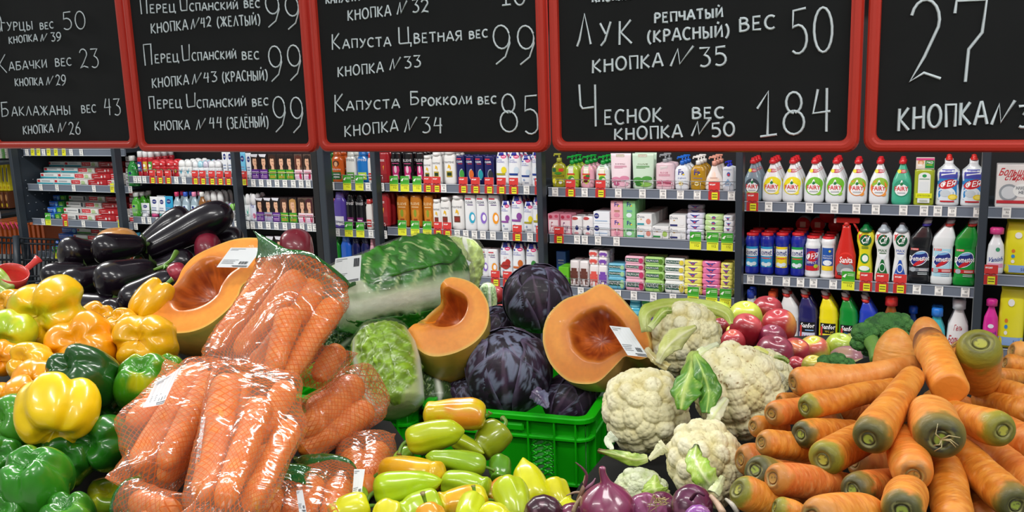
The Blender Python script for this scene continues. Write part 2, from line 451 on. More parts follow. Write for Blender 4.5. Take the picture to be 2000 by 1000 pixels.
def w_sanita(Wd, H):
    a = Ware(Wd, H * .86, [(0, .95), (.04, 1), (.45, 1), (.55, .85), (.8, .55), (.93, .42), (1, .4)], .5).body('#cf2a22', .28, .5)
    h = H * .86; b = MB(); m_ = mat('#c82a24', .35)
    b.box(-Wd * .5, Wd * .62, -.012, .012, h * 1.04, h * 1.14, m_, .004); b.box(-Wd * .62, -Wd * .5, -.009, .009, h * 1.03, h * 1.12, mat('#efe3e0', .3), .003)
    b.rod((0, 0, h * .98), (0, 0, h * 1.06), .013, m_, 10); b.rod((Wd * .3, 0, h * 1.06), (Wd * .52, 0, h * .93), .005, m_); b.rod((Wd * .52, 0, h * .93), (Wd * .6, 0, h * .86), .004, m_)
    a.parts.append(('trigger_head', b))
    a.ell(.05, .38, .72, .13, '#e3372d').ell(.05, .38, .66, .1, '#d02a22').ell(0, .2, .85, .13, '#8c9096').ell(.2, .15, .6, .07, '#c9ccd0')
    a.ell(.1, .37, .6, .09, '#d02a22').txt('Sanita', -.52, .72, .31, .43, '#ffffff', thick=.05).rect(-.7, .6, .08, .13, '#2a2a2e', 5, 2).txt('1 МИНУТА', -.55, .55, .09, .12, '#e8e8e8'); return a
def w_cif(Wd, H, v):
    c = {'yellow': '#e3dc1e', 'green': '#e9eced', 'blue': '#e9eced'}[v]
    a = Ware(Wd, H * .88, [(0, .85), (.03, .9), (.25, .85), (.5, .68), (.62, .72), (.78, .98), (.9, 1), (.97, .85), (1, .6)], .5).body(c, .25, .5)
    h = H * .88; a.lathe('cap', [(Wd * .36, h * .985), (Wd * .34, h * 1.03), (Wd * .2, h * 1.07), (Wd * .14, h * 1.12), (Wd * .08, h * 1.13)], '#0e6e35' if v == 'yellow' else '#aeb9c2')
    a.poly([(-.8, .93), (-.3, .95), (-.75, .8)], '#d6332c').ell(.05, .82, .68, .115, '#0f5a35').txt('Cif', -.45, .5, .75, .9, '#ffffff', slant=.15, thick=.06, rise=.03).ell(.1, .905, .06, .015, '#e04a2a')
    if v == 'yellow': a.lines(-.4, .4, .64, .7, 2, '#3a7a3a').ell(0, .45, .5, .1, '#2a8c3c').ell(.05, .45, .35, .07, '#f0f6ee').ell(0, .22, .7, .08, '#3fa046').ell(0, .25, .6, .05, '#f2f8f4').ell(-.55, .15, .2, .04, '#f2f048')
    else:
        k = '#12692f' if v == 'green' else '#2250b0'
        a.txt('MAX', -.5, .5, .59, .645, k).lines(-.4, .4, .55, .58, 1, k).poly([(-.5, .54), (.5, .54), (.1, .38), (-.1, .38)], '#dfe6ea').poly([(-.12, .44), (.12, .44), (.72, .12), (.66, .1), (-.66, .1), (-.72, .12)], k).ell(0, .28, .36, .09, '#e9eef0').ell(0, .28, .28, .07, k).txt('3', -.55, -.3, .13, .18, '#ffffff').lines(-.2, .45, .13, .17, 1, '#ffffff')
    return a
def w_domestos(Wd, H, v):
    c = {'black': '#17191d', 'white': '#e2e8ea', 'green': '#0d8a2e'}[v]
    a = Ware(Wd, H * .9, [(0, .93), (.03, 1), (.12, 1), (.14, .92), (.62, .92), (.66, 1), (.78, .98), (.86, .75), (.93, .5), (1, .3)], .5, 3).body(c, .28, .4)
    nk = '#3a2a9a' if v == 'black' else '#d6332c'; h = H * .9
    # the neck leans to the right: shear the top of the body
    V = a.parts[0][1].V; a.parts[0][1].V = [(x + max(0, z / h - .7) * Wd * .75, y, z) for x, y, z in V]
    x0 = Wd * .225
    a.lathe('neck_ring', [(Wd * .19, h * .97), (Wd * .21, h * 1.01)], nk, x=x0, tilt=.5); a.lathe('cap', [(Wd * .19, h * 1.01), (Wd * .17, h * 1.07), (Wd * .12, h * 1.08)], '#a9a4aa', x=x0 + Wd * .04, tilt=.4)
    a.rect(-.88, .88, .14, .6, {'black': '#1f2126', 'white': '#a8d8ea', 'green': '#1b9a3c'}[v], 9, 5)
    a.rect(-.8, -.1, .565, .6, '#d6332c', 4, 2).txt('НОВИНКА', -.75, -.15, .57, .595, '#ffffff').ell(0, .43, .8, .125, '#e9eef4', tilt=.05).ell(0, .43, .74, .11, '#23307e', tilt=.05).ell(0, .36, .55, .035, '#c8262e', tilt=.1).ell(.05, .52, .5, .02, '#7fb4e0', tilt=.03)
    a.txt('Domestos', -.88, .88, .385, .48, '#ffffff', thick=.05, rise=.02).rect(-.9, .9, .21, .27, '#7f8790' if v == 'black' else '#c8262e', 9, 2).ell(-.55, .24, .25, .04, '#aab2ba').lines(0, .8, .22, .26, 2, '#f0e9e9').lines(-.1, .75, .15, .2, 2, '#c9d4d8'); return a
def w_sanfor(Wd, H, v):
    c = {'white': '#e4e6e6', 'navy': '#23225e', 'yellow': '#efe01a', 'green': '#128a33', 'blue': '#2740b8'}[v]
    a = Ware(Wd, H * .9, [(0, .94), (.03, 1), (.6, 1), (.63, 1.03), (.66, .99), (.8, .93), (.9, .62), (1, .34)], .6, 2.6).body(c, .28, .4)
    h = H * .9; V = a.parts[0][1].V; a.parts[0][1].V = [(x - max(0, z / h - .75) * Wd * .6, y, z) for x, y, z in V]
    x0 = -Wd * .15; a.lathe('neck_ring', [(Wd * .2, h * .97), (Wd * .21, h * 1.02)], '#d6332c', x=x0, tilt=-.5); a.lathe('cap', [(Wd * .17, h * 1.02), (Wd * .16, h * 1.08), (Wd * .13, h * 1.1)], '#b9aeb0', x=x0 - Wd * .06, tilt=-.4)
    a.rect(-.82, .82, .1, .55, {'white': '#f0f0ee', 'navy': '#c9cfe6', 'yellow': '#f2e73a', 'green': '#2aa04a', 'blue': '#4a8ad8'}[v], 9, 5).rect(-.82, .82, .38, .56, '#0c0c10', 9, 3)
    if v == 'white': a.txt('Sanfor', -.5, .5, .52, .555, '#d6332c').txt('БЕЛИЗНА', -.75, .8, .46, .52, '#ffffff', thick=.05).txt('ГЕЛЬ', -.1, .7, .4, .44, '#d6332c')
    else: a.txt('Sanfor', -.68, .8, .46, .545, '#ffffff', thick=.07)
    if v == 'navy': a.lines(-.2, .7, .4, .44, 1, '#8fb8e8').txt('100%', -.4, .75, .26, .34, '#c83a6a', thick=.04).lines(-.5, .7, .12, .24, 3, '#4a4f7e')
    if v == 'yellow': a.txt('WC gel', -.3, .6, .39, .44, '#e8d02a').lines(-.4, .6, .32, .36, 1, '#333333').ell(.15, .2, .45, .06, '#f4f4f0').ell(-.4, .26, .22, .04, '#ffffff').ell(.15, .26, .2, .03, '#2a9ab0')
    if v == 'green': a.txt('Universal', -.35, .75, .39, .44, '#4aa8e8').txt('10', -.3, .2, .25, .35, '#06301a', thick=.05)
    if v == 'blue': a.lines(-.3, .7, .4, .44, 1, '#a8c8f0')
    a.rect(-.75, -.55, .12, .5, '#c8322c', 2, 3); return a
def w_jug(Wd, H, body, cap, capw=.3, lab=None):
    a = Ware(Wd, H * .88, [(0, .9), (.04, 1), (.5, 1), (.7, .9), (.85, .55), (.93, .4), (1, .38)], .65).body(body, .25, .4)
    h = H * .88; a.lathe('cap', [(Wd * capw * .75, h * .97), (Wd * capw * .75, h * 1.1), (Wd * capw * .6, h * 1.13)], cap)
    if lab == 'gel': a.txt('Гель', -.35, .4, .62, .72, '#b0303a', slant=.1).txt('Большая', -.8, .85, .4, .54, '#b0303a', slant=.15, thick=.03).txt('стирка', -.55, .65, .28, .4, '#b0303a', slant=.15, thick=.03).rect(-.8, .3, .1, .2, '#1e4a5a', 5, 2)
    elif lab: a.rect(-.8, .8, .1, .55, lab).lines(-.6, .6, .2, .5, 3, '#f0f0f0')
    return a
# ---- soap bay
PUMPB = [(0, .9), (.03, 1), (.35, 1), (.7, .88), (.88, .6), (.95, .35), (1, .3)]
def w_pump(Wd, H, body, pump, lab='', style=0):
    pr = {0: [(0, .8), (.04, .92), (.4, 1), (.75, .97), (.88, .75), (.95, .4), (1, .32)], 1: [(0, .93), (.03, 1), (.93, 1), (.97, .9), (1, .4)], 2: [(0, .85), (.05, .97), (.25, 1), (.5, .85), (.75, .5), (.95, .3), (1, .28)]}[style]
    a = Ware(Wd, H * .77, pr, .5, 2.6).body(body, .22, .5); a.pump(pump, Wd * (.15 if style else .17))
    if lab == 'fruit': a.poly([(-.75, .8), (-.4, .93), (.4, .93), (.6, .8), (.45, .3), (0, .15), (-.5, .25)], '#d7dd3e').rect(-.4, .3, .6, .88, '#f2efdf', 5, 3).rect(-.4, .3, .82, .92, '#18763a', 5, 2).rect(-.6, .5, .54, .6, '#d8452f', 5, 2).ell(0, .4, .45, .1, '#3f9a35').ell(.2, .35, .25, .07, '#e8e0d0').ell(-.2, .28, .25, .06, '#2e7d32')
    elif lab == 'redfruit': a.poly([(-.75, .8), (-.4, .93), (.4, .93), (.6, .8), (.45, .3), (0, .15), (-.5, .25)], '#c4d84a').rect(-.4, .3, .6, .88, '#f2efdf', 5, 3).rect(-.4, .3, .82, .92, '#18763a', 5, 2).rect(-.6, .5, .54, .6, '#d8452f', 5, 2).ell(0, .42, .45, .1, '#b6202e').ell(-.1, .3, .3, .07, '#7a1a20').ell(.2, .5, .3, .05, '#2e7d32')
    elif lab == 'lemon': a.txt('КУХОННОЕ', -.9, .8, .4, .48, '#28402a').rect(-.8, -.3, .6, .75, '#22603a', 4, 2).rect(.1, .7, .62, .73, '#d8452f', 4, 2).ell(-.5, .25, .32, .1, '#e8e03a').ell(.4, .25, .3, .09, '#dce04a').ell(0, .55, .5, .05, '#3f8a2a').ell(.3, .2, .22, .06, '#f0efe8')
    elif lab == 'Fa': a.txt('Fa', -.45, .35, .58, .8, '#2d2f8f', thick=.05).ell(.25, .6, .15, .03, '#e8cf3a').txt('Joghurt' if body != '#b58a1e' else 'Honig', -.5, .6, .42, .5, '#6f7fc0').ell(-.1, .25, .3, .08, '#f4e7b0').ell(-.1, .25, .15, .04, '#e9c93a')
    elif lab == 'pinkbox': a.poly([(-.5, .85), (.4, .9), (.3, .8), (-.45, .75)], '#d8cfd0').txt('ROSE', -.4, .4, .6, .66, '#c96a8a').lines(-.6, .6, .5, .58, 2, '#d48aa2').rect(-.85, .85, .12, .35, '#dfa2b2', 7, 3).ell(-.4, .28, .4, .08, '#cc6a86').ell(.4, .28, .4, .08, '#cc6a86')
    elif lab == 'peach': a.poly([(0, .75), (.6, .45), (.4, .2), (-.4, .2), (-.6, .45)], '#f2d6c4').lines(-.4, .4, .45, .52, 2, '#c09a88').ell(0, .3, .25, .06, '#2a9c8a')
    elif lab == 'shield': a.lines(-.8, .6, .85, .88, 1, '#3a5fb0').ell(.1, .68, .3, .09, '#3a5fb0').ell(.1, .66, .2, .05, '#d8454a').poly([(-.6, .3), (0, .4), (.7, .25), (0, .5)], '#8fb4d8').lines(-.5, .6, .2, .3, 2, '#8fb4d8')
    return a
def w_pouch(Wd, H, v):
    c = {'pink': '#f0dfe6', 'green': '#c8e2cc'}[v]; k = {'pink': '#d88aa8', 'green': '#4a9a3f'}[v]
    a = Ware(Wd, H, [(0, .88), (.05, .92), (.3, .93), (.8, .98), (1, 1)], .28, 2.2).body(c, .3, .4)
    V = a.parts[0][1].V; a.parts[0][1].V = [(x, y * (1 - .9 * max(0, z / H - .3) / .7), z) for x, y, z in V]
    a.surf = lambda x, z: -(a.dep * a.hw(z) / a.W) * (1 - np.clip(np.abs(x) / a.hw(z), 0, .98) ** 2.2) ** (1 / 2.2) * (1 - .9 * np.maximum(0, z - .3) / .7)
    a.rect(-.45, .35, .9, .97, '#b9b29a', 4, 2).txt('Sensual', -.4, .3, .91, .96, '#ffffff').txt('ROSE PETALS' if v == 'pink' else 'OLIVE', -.5, .45, .68, .72, '#9a5a70' if v == 'pink' else '#55702a').lines(-.6, .6, .58, .66, 3, k)
    a.ell(-.4, .25, .5, .09, k).ell(.4, .3, .45, .07, k).ell(.2, .14, .6, .07, '#e6b4c6' if v == 'pink' else '#8ac05a').ell(-.35, .14, .3, .05, '#c05a84' if v == 'pink' else '#2e7a2a'); return a
def w_carton(Wd, H, D_, c, fn=None):
    a = Ware(Wd, H, flat=True, dep=D_).body(c, .4, .2)
    if fn: fn(a)
    return a
def w_bar(Wd, H, D_, c, c2, t=None):
    """soft wrapped soap bar"""
    a = Ware(Wd, H, [(0, .93), (.15, .99), (.5, 1), (.85, .98), (1, .9)], dep=D_, p=5).body(c, .28, .5)
    if t == 'PALMOLIVE': a.rect(-.85, .55, .3, .75, '#10503f', 7, 3).txt(t, -.78, .5, .4, .66, '#ffffff').ell(.72, .45, .22, .35, c2)
    elif t == 'shield': a.poly([(-.9, .95), (0, .3), (.9, .95), (.9, .8), (0, .12), (-.9, .8)], c2).ell(0, .45, .22, .25, '#2f4fa8').ell(0, .4, .14, .12, '#d8454a')
    else: a.rect(-.8, .8, .1, .6, c2, 5, 3)
    return a
# ---- shampoo bay
def w_sham(Wd, H, v):
    if v in ('hs', 'hsp', 'hso', 'hsg', 'hsr', 'hsy'):
        a = Ware(Wd, H, [(0, .9), (.02, .97), (.4, 1), (.75, .93), (.86, .8), (1, .62)], .5, 2.8).body('#e9eef2', .25, .5)
        b = Ware(Wd * .86, H, [(0, 1), (.4, 1), (1, .72)], .52, 2.8); cp = MB()
        P = [[(w_ * Wd * math.cos(2 * math.pi * k / 16), .53 * w_ * Wd * math.sin(2 * math.pi * k / 16), z * H) for k in range(16)] for z, w_ in ((.87, .415), (.93, .37), (1.0, .32), (1.01, .25))]
        V, Fc = tube_grid(np.array(P)); cp.add(V, Fc, mat('#1b2a9a', .3, .4), True); a.parts.append(('cap', cp))
        k = {'hs': '#1f3f8c', 'hsp': '#8a4a9c', 'hso': '#c86a2a', 'hsg': '#3a8c3f', 'hsr': '#b0302a', 'hsy': '#a8a02a'}[v]
        a.ell(.35, .84, .42, .05, '#d83a7c').lines(.1, .6, .82, .86, 1, '#ffffff').ell(-.55, .82, .14, .03, '#2a3fae').txt('head &', -.7, .1, .73, .77, '#2a3fae').txt('shoulders', -.75, .5, .67, .72, '#2a3fae')
        a.ell(.4, .45, .4, .1, {'hsy': '#e9d92f', 'hs': '#c9dbe8'}.get(v, k)).rect(-.8, .6, .3, .36, k, 6, 2).ell(-.35, .2, .16, .035, '#8fa6c8').lines(-.3, .5, .07, .14, 2, '#a8b4c4')
        if v == 'hsr': a.txt('2-1', -.2, .2, .56, .62, '#b0302a').ell(0, .37, .62, .11, '#b0302a').rect(-.8, .8, .33, .38, '#8a2420', 5, 2)
        return a
    if v.startswith('clear'):
        nv = v[5] == 'n'; c = '#1b1d5c' if nv else '#e9ecee'
        a = Ware(Wd, H, [(0, .93), (.02, 1), (.9, .98), (.97, .92), (1, .88)], .5, 4).body(c, .25, .5)
        k = {'g': '#3f9a3f', 'o': '#d86a2a', 't': '#1f9aa8', 'k': '#2a2d33', 'b': '#35a8c8', 'p': '#8a6ac8', 'y': '#f09a1e'}[v[6]]
        a.txt('CLEAR', -.8, .6, .76, .83, '#e9edf2' if nv else '#5a6478', thick=.02).rect(-.75, .3, .87, .91, '#c8364a', 3, 2).rect(-.4, .6, .71, .735, '#b0263a' if nv else '#6a5a8a', 4, 2)
        a.ell(.4, .36, .62, .19, '#aab4be' if nv else '#d6dde2', a0=1.3, a1=5).ell(.4, .36, .52, .16, k).ell(.5, .37, .3, .09, '#f4f6f8' if not nv else k); return a
    if v.startswith('pant'):
        a = Ware(Wd, H, [(0, .93), (.03, 1), (.8, 1), (.86, .9), (.88, .8), (1, .78)], .55, 3).body('#ebecea', .25, .5)
        a.lathe('cap', [(Wd * .41, H * .9), (Wd * .41, H * .99), (Wd * .37, H)], '#f1f1f0'); g = '#b09a2e' if v == 'pant' else '#6a3a2a'
        a.txt('PANTENE', -.8, .8, .63, .69, '#8a8c90', thick=.02).poly([(-.1, .6), (.2, .56), (.3, .48), (.15, .42), (.1, .5), (-.3, .48)], '#e8b82a').rect(-.5, .5, .22, .4, g, 5, 3).rect(-.38, .38, .26, .36, '#1e3a24' if v == 'pant' else '#8a2a24', 4, 2); return a
    if v in ('elseve', 'amber', 'red'):
        c = {'elseve': '#151216', 'amber': '#b9701c', 'red': '#a01f28'}[v]
        a = Ware(Wd, H, [(0, .8), (.05, .9), (.45, 1), (.8, .97), (.9, .9), (1, .85)], .45, 2.6).body(c, .22, .6)
        if v == 'red': a.lines(-.7, .2, .7, .78, 2, '#f0dcdc').poly([(-.1, .55), (.1, .58), (.0, .4)], '#f09a3a').rect(-.8, .5, .1, .3, '#8a1820', 4, 2)
        else:
            a.txt('ELSEVE', -.75, .75, .7, .78, '#e2e2e6' if v == 'elseve' else '#f2dca8').lines(-.6, .6, .62, .66, 1, '#d84a8a' if v == 'elseve' else '#f0e0b0')
            a.poly([(-.85, .05), (.85, .05), (.6, .55), (-.5, .55)], '#c0286e' if v == 'elseve' else '#d08a2a').ell(0, .45, .25, .12, '#e6c8d6' if v == 'elseve' else '#8a9a2a').rect(-.35, .35, .15, .28, '#f4e4ec' if v == 'elseve' else '#9a4a1a', 3, 2)
        return a
    c, cap, k = {'orange': ('#d2601e', '#c2541a', '#2f6a3a'), 'white': ('#e6eae4', '#d8dcd4', '#5a9a3f'), 'blue': ('#1f78c8', '#1a6ab8', '#bfe04a'), 'violet': ('#5b48a8', '#7a6ac0', '#e8e6f2'), 'black': ('#17171c', '#0e0e12', '#7a2a6a'), 'green': ('#1f8a2a', '#1a7a26', '#a8d03a'), 'sky': ('#2a6ad8', '#3a78e0', '#dfe9f8'), 'navy': ('#1a1f52', '#14183e', '#6a7ab8'), 'pink': ('#e8b8c4', '#e0a0b0', '#b05a70'), 'redwhite': ('#e9e6e2', '#c83a3a', '#c83a3a')}[v]
    a = Ware(Wd, H, [(0, .88), (.04, .96), (.4, 1), (.75, .95), (.84, .7), (.86, .62), (1, .56)], .5, 2.6).body(c, .22, .5)
    P = [[(w_ * Wd * math.cos(2 * math.pi * q / 14), .5 * w_ * Wd * math.sin(2 * math.pi * q / 14), z * H) for q in range(14)] for z, w_ in ((.85, .36), (.92, .33), (1.0, .3), (1.01, .2))]
    V, Fc = tube_grid(np.array(P)); cp = MB(); cp.add(V, Fc, mat(cap, .3, .4), True); a.parts.append(('cap', cp))
    if v in ('black', 'white', 'blue'): a.txt('SYOSS', -.8, .8, .7, .78, '#e8e8ea' if v != 'white' else '#5a5a60', thick=.04)
    if v == 'orange': a.ell(0, .62, .5, .1, '#5a2e1a').ell(0, .6, .28, .08, '#e8b48a').txt('Schauma', -.7, .7, .4, .47, '#f2f0f4')
    a.rect(-.7, .7, .1, .34, k, 6, 3).lines(-.5, .5, .14, .3, 2, '#f0f0f0')
    if v == 'violet': a.ell(0, .2, .6, .12, '#f0f0f8').txt('Schauma', -.6, .6, .17, .23, '#2a3fae')
    return a
# ---- toiletries
def w_dye(Wd, H, v, hair, skin='#e0b090', side=1):
    a = Ware(Wd, H, flat=True, dep=.05).body('#2a2024' if v != 'pink' else '#3a2a2c', .35, .3)
    lo = {'purple': '#5a2a86', 'green': '#3f9a2c', 'pink': '#efd8e0', 'silver': '#9aa0b8'}[v]
    bg = {'purple': '#1a1418', 'green': '#2c211c', 'pink': '#5a463c', 'silver': '#20181c'}[v]
    a.rect(-.96, .96, .38, .99, bg, 2, 2)
    s = side
    a.ell(.05, .70, .74, .26, hair).ell(-.4 * s, .52, .42, .16, hair).poly([(-.2, .58), (.3, .58), (.42, .40), (-.34, .40)], skin).ell(.05 * s, .69, .5, .19, skin)
    a.ell(-.62 * s, .72, .22, .22, hair).ell(.05 * s, .88, .56, .07, hair).ell(.7 * s, .7, .16, .22, hair).rect(-.16, -.02, .70, .722, '#3a2420', 2, 2).rect(.14, .28, .70, .722, '#3a2420', 2, 2).rect(-.02, .2, .585, .605, '#b0404a', 2, 2)
    a.rect(-.96, .96, .02, .4, lo, 2, 2).lines(-.8, .8, .22, .34, 2, '#e6d24a' if v == 'green' else ('#d0b0e0' if v == 'purple' else '#b8305a')).lines(-.7, .7, .06, .18, 2, '#e8a32a' if v == 'green' else '#c9a0d0')
    if v in ('purple', 'silver'): a.poly([(-.95, .99), (.9, .99), (.6, .87), (-.7, .89)], '#dcdce4')
    if v == 'pink': a.ell(.45, .17, .3, .13, '#c22a58')
    return a
def w_tube(Wd, H, c, t='NIVEA', cap='#e8eaf0'):
    a = Ware(Wd, H * .86, [(0, .8), (.3, .9), (1, 1)], .3, 2.4).body(c, .25, .4); h = H * .86
    for n_, b in a.parts: b.V = [(x, y * (1.2 - z / h), z + H * .14) for x, y, z in b.V]
    a.H = H; a.zs = np.array([0, .14, .45, 1.]); a.ws = np.array([.8, .8, .9, 1.]); a.surf = lambda x, z: -(a.dep * np.interp(z, a.zs, a.ws)) * (1.25 - z) * 1.05
    a.lathe('cap', [(Wd * .33, 0), (Wd * .33, H * .15)], cap)
    if t == 'NIVEA': a.ell(.1, .76, .48, .11, '#1d2a78').txt('NIVEA', -.25, .45, .73, .79, '#ffffff')
    a.lines(-.5, .5, .3, .5, 2, '#8a98b8'); return a
def w_stick(Wd, H, c, dome, lab=None):
    a = Ware(Wd, H, [(0, .85), (.05, .95), (.55, 1), (.6, .92), (.85, .88), (.95, .65), (1, .35)], .6, 2.3).body(c, .25, .5)
    P = [[(w_ * Wd * .51 * math.cos(2 * math.pi * q / 14), .62 * w_ * Wd * .51 * math.sin(2 * math.pi * q / 14), z * H) for q in range(14)] for z, w_ in ((.6, .95), (.85, .9), (.95, .67), (1.005, .36))]
    V, Fc = tube_grid(np.array(P)); cp = MB(); cp.add(V, Fc, mat(dome, .25, .5), True); a.parts.append(('cap', cp))
    if lab == 'n': a.ell(0, .35, .5, .11, '#1d2a78').txt('NIVEA', -.35, .35, .32, .38, '#ffffff')
    elif lab: a.poly([(-.5, .45), (0, .25), (.5, .55), (.3, .3), (0, .15)], lab)
    return a
def w_spray(Wd, H, c, cap, k):
    a = Ware(Wd, H * .78, [(0, 1), (.92, 1), (1, .7)], 1, 2).body(c, .25, .4); h = H * .78
    a.lathe('cap', [(Wd * .42, h * .97), (Wd * .42, H * .97), (Wd * .33, H)], cap)
    a.rect(-.8, .8, .25, .75, k, 6, 3).ell(0, .55, .5, .08, '#f0eee8').lines(-.5, .5, .3, .42, 2, '#f0f0f0'); return a
def w_clearbottle(Wd, H, c, cap, k='#cfe3ee'):
    a = Ware(Wd, H * .86, [(0, .95), (.04, 1), (.6, 1), (.75, .85), (.88, .45), (1, .4)], .6, 2.4).body(c, .1, .8); h = H * .86
    a.lathe('cap', [(Wd * .24, h * .97), (Wd * .24, H * .99), (Wd * .2, H)], cap)
    a.rect(-.7, .7, .15, .6, k, 6, 3).ell(-.1, .5, .3, .06, '#1d2a78').lines(-.4, .5, .2, .4, 3, '#8a98a8'); return a
def w_paste(Wd, H, D_, v):
    a = Ware(Wd, H, flat=True, dep=D_)
    if v == 'teal': a.body('#e6eceb', .35, .3).rect(-1, 1, .02, .3, '#2fa5b8', 2, 2).rect(-.9, -.6, .4, .85, '#d0323c', 2, 2).lines(-.4, .6, .5, .8, 2, '#8a98a0')
    elif v == 'whitered': a.body('#e9e6e2', .35, .3).rect(-.98, .1, .2, .9, '#d42430', 2, 2).txt('Colgate', -.85, 0, .38, .7, '#ffffff').ell(.45, .5, .25, .35, '#b8cf9a').lines(.2, .9, .1, .25, 1, '#5a9a3f')
    elif v == 'red': a.body('#b81c26', .35, .3).txt('Colgate', -.85, -.3, .55, .85, '#f0d8d8').ell(.1, .45, .09, .25, '#f0f0f0').ell(.45, .5, .1, .25, '#e8b8b8').lines(-.7, 0, .15, .35, 1, '#e8c8c8')
    elif v == 'blue': a.body('#1f62c8', .35, .3).txt('Blend-a-med', -.9, .3, .45, .8, '#ffffff').ell(.7, .4, .25, .4, '#8ac8f0').lines(-.8, .1, .15, .3, 1, '#c8dcf4')
    elif v == 'green': a.body('#2b8c35', .35, .3).ell(0, .5, .6, .35, '#8ac84a').lines(-.6, .6, .1, .25, 1, '#d8ecc8')
    elif v == 'whiteblack': a.body('#e6e6e4', .35, .3).rect(-.95, -.7, .4, .85, '#c83a44', 2, 2).lines(-.5, .6, .4, .7, 2, '#70767c').rect(.75, .98, .1, .9, '#40464c', 2, 2)
    elif v == 'whitegreen': a.body('#e6eae4', .35, .3).rect(-1, 1, .02, .3, '#5ab04a', 2, 2).rect(-.9, -.6, .45, .85, '#c83a44', 2, 2)
    elif v == 'grey': a.body('#c4c4c6', .35, .3).txt('lacalut', -.8, .6, .3, .7, '#50545a')
    return a
# ------------------------------------------------------------------ shelving unit
ORD = ['first', 'second', 'third', 'fourth', 'fifth', 'sixth', 'seventh', 'eighth', 'ninth', 'tenth', 'eleventh', 'twelfth',
       'thirteenth', 'fourteenth', 'fifteenth', 'sixteenth', 'seventeenth', 'eighteenth', 'nineteenth', 'twentieth']
UNIT = empty('shelving_unit', sp(UJ[0], DP, 0), 'long dark grey metal shop shelving unit behind the vegetable counter', 'shelving', rz=-PSI)
def UL(u, n):   # world shelf coords -> unit-local x, y
    return u - UJ[0], n - DP
SHELF_N = 0.42
def shelf(u0, u1, z0, tags, wire=None):
    """z0 = lower edge of the price rail"""
    x0, y0 = UL(u0, DR); x1 = UL(u1, DR)[0]
    b = MB(); b.box(x0 + .004, x1 - .004, y0 + .004, y0 + SHELF_N, z0 + .018, z0 + .04, slate)
    s_ = b.build('shelf', UNIT)
    r_ = MB(); r_.box(x0 + .006, x1 - .006, y0 - .008, y0 + .003, z0, z0 + .044, rail_m)
    r_.box(x0 + .006, x1 - .006, y0 - .011, y0 - .006, z0 + .042, z0 + .046, mat('#aab2bd', .25)); r_.box(x0 + .006, x1 - .006, y0 - .011, y0 - .006, z0 - .002, z0 + .003, mat('#aab2bd', .25))
    r_.build('price_rail', s_)
    for k, px in tags:
        u = on_plane(px, 400, DR - .012) @ SD
        o = TAGS[k].copy(); COL.objects.link(o); o.parent = s_; o.location = (UL(u, 0)[0], y0 - .0115, z0); o.rotation_euler = (R(-3) if k != 'w' else 0, 0, 0)
    if wire:
        wu0, wu1 = UL(wire[0], 0)[0], UL(wire[1], 0)[0]; g = MB(); wm = mat('#c4c8cc', .25, metal=.8)
        g.rod((wu0, y0 + .01, z0 + .085), (wu1, y0 + .01, z0 + .085), .0018, wm, 5)
        n_ = int((wu1 - wu0) / .045)
        for k in range(n_ + 1):
            x = wu0 + (wu1 - wu0) * k / n_; g.rod((x, y0 + .01, z0 + .03), (x, y0 + .01, z0 + .085), .0011, wm, 4)
        g.build('wire_guard', s_)
    return z0 + .04
# price tags: shared meshes, one object for each card
TAGS = {}
def mk_tag(key, Wd, H, parts):
    a = Ware(Wd, H, flat=True, dep=.0012); a.body('#f2f2ee', .5, 0)
    parts(a); bb = a.parts[0][1]; k = len(bb.V)
    bb.V += a.lab.V; bb.F += [tuple(i + k for i in f) for f in a.lab.F]
    for mi_ in a.lab.I: bb.I.append(bb.mi(a.lab.m[mi_]))
    bb.sm += a.lab.sm
    o = bb.build('price_tag'); COL.objects.unlink(o); TAGS[key] = o
for i_, num in enumerate(('90', '59', '187', '79')):
    mk_tag('w' + (str(i_) if i_ else ''), .033, .045, lambda a, n_=num: a.lines(-.7, .7, .72, .92, 2, '#8a8e94').txt(n_, -.2, .5, .4, .66, '#3a3e44').lines(-.75, .6, .1, .32, 2, '#9a9ea4'))
mk_tag('r', .054, .085, lambda a: a.rect(-1, 1, .0, 1, '#cf3836', 2, 2).rect(-.95, .95, .02, .5, '#b92c2c', 2, 2).txt('акция', -.8, .2, .8, .9, '#ffffff', thick=.05).rect(-.4, .65, .02, .42, '#e3e332', 2, 2).lines(-.3, .55, .1, .36, 2, '#6a6a20').poly([(-.9, .5), (-.5, .6), (0, .5), (.5, .6), (.9, .5), (.5, .55), (0, .45), (-.5, .55)], '#a82828'))
mk_tag('g', .056, .086, lambda a: a.rect(-1, 1, .46, 1, '#3d9e2c', 2, 2).rect(-1, 1, 0, .46, '#e3e838', 2, 2).poly([(-.9, .7), (-.5, .84), (-.2, .86), (-.5, .66)], '#eef2e8').lines(-.1, .85, .74, .9, 2, '#c8e8b8').rect(-1, 1, .46, .56, '#5cb53c', 2, 2).txt('112', -.1, .6, .18, .32, '#4a5a1a').lines(-.8, .8, .36, .42, 1, '#7a8a2a'))
mk_tag('y', .036, .06, lambda a: a.rect(-1, 1, 0, 1, '#e4e22e', 2, 2).lines(-.7, .7, .3, .8, 3, '#7a7a1a'))
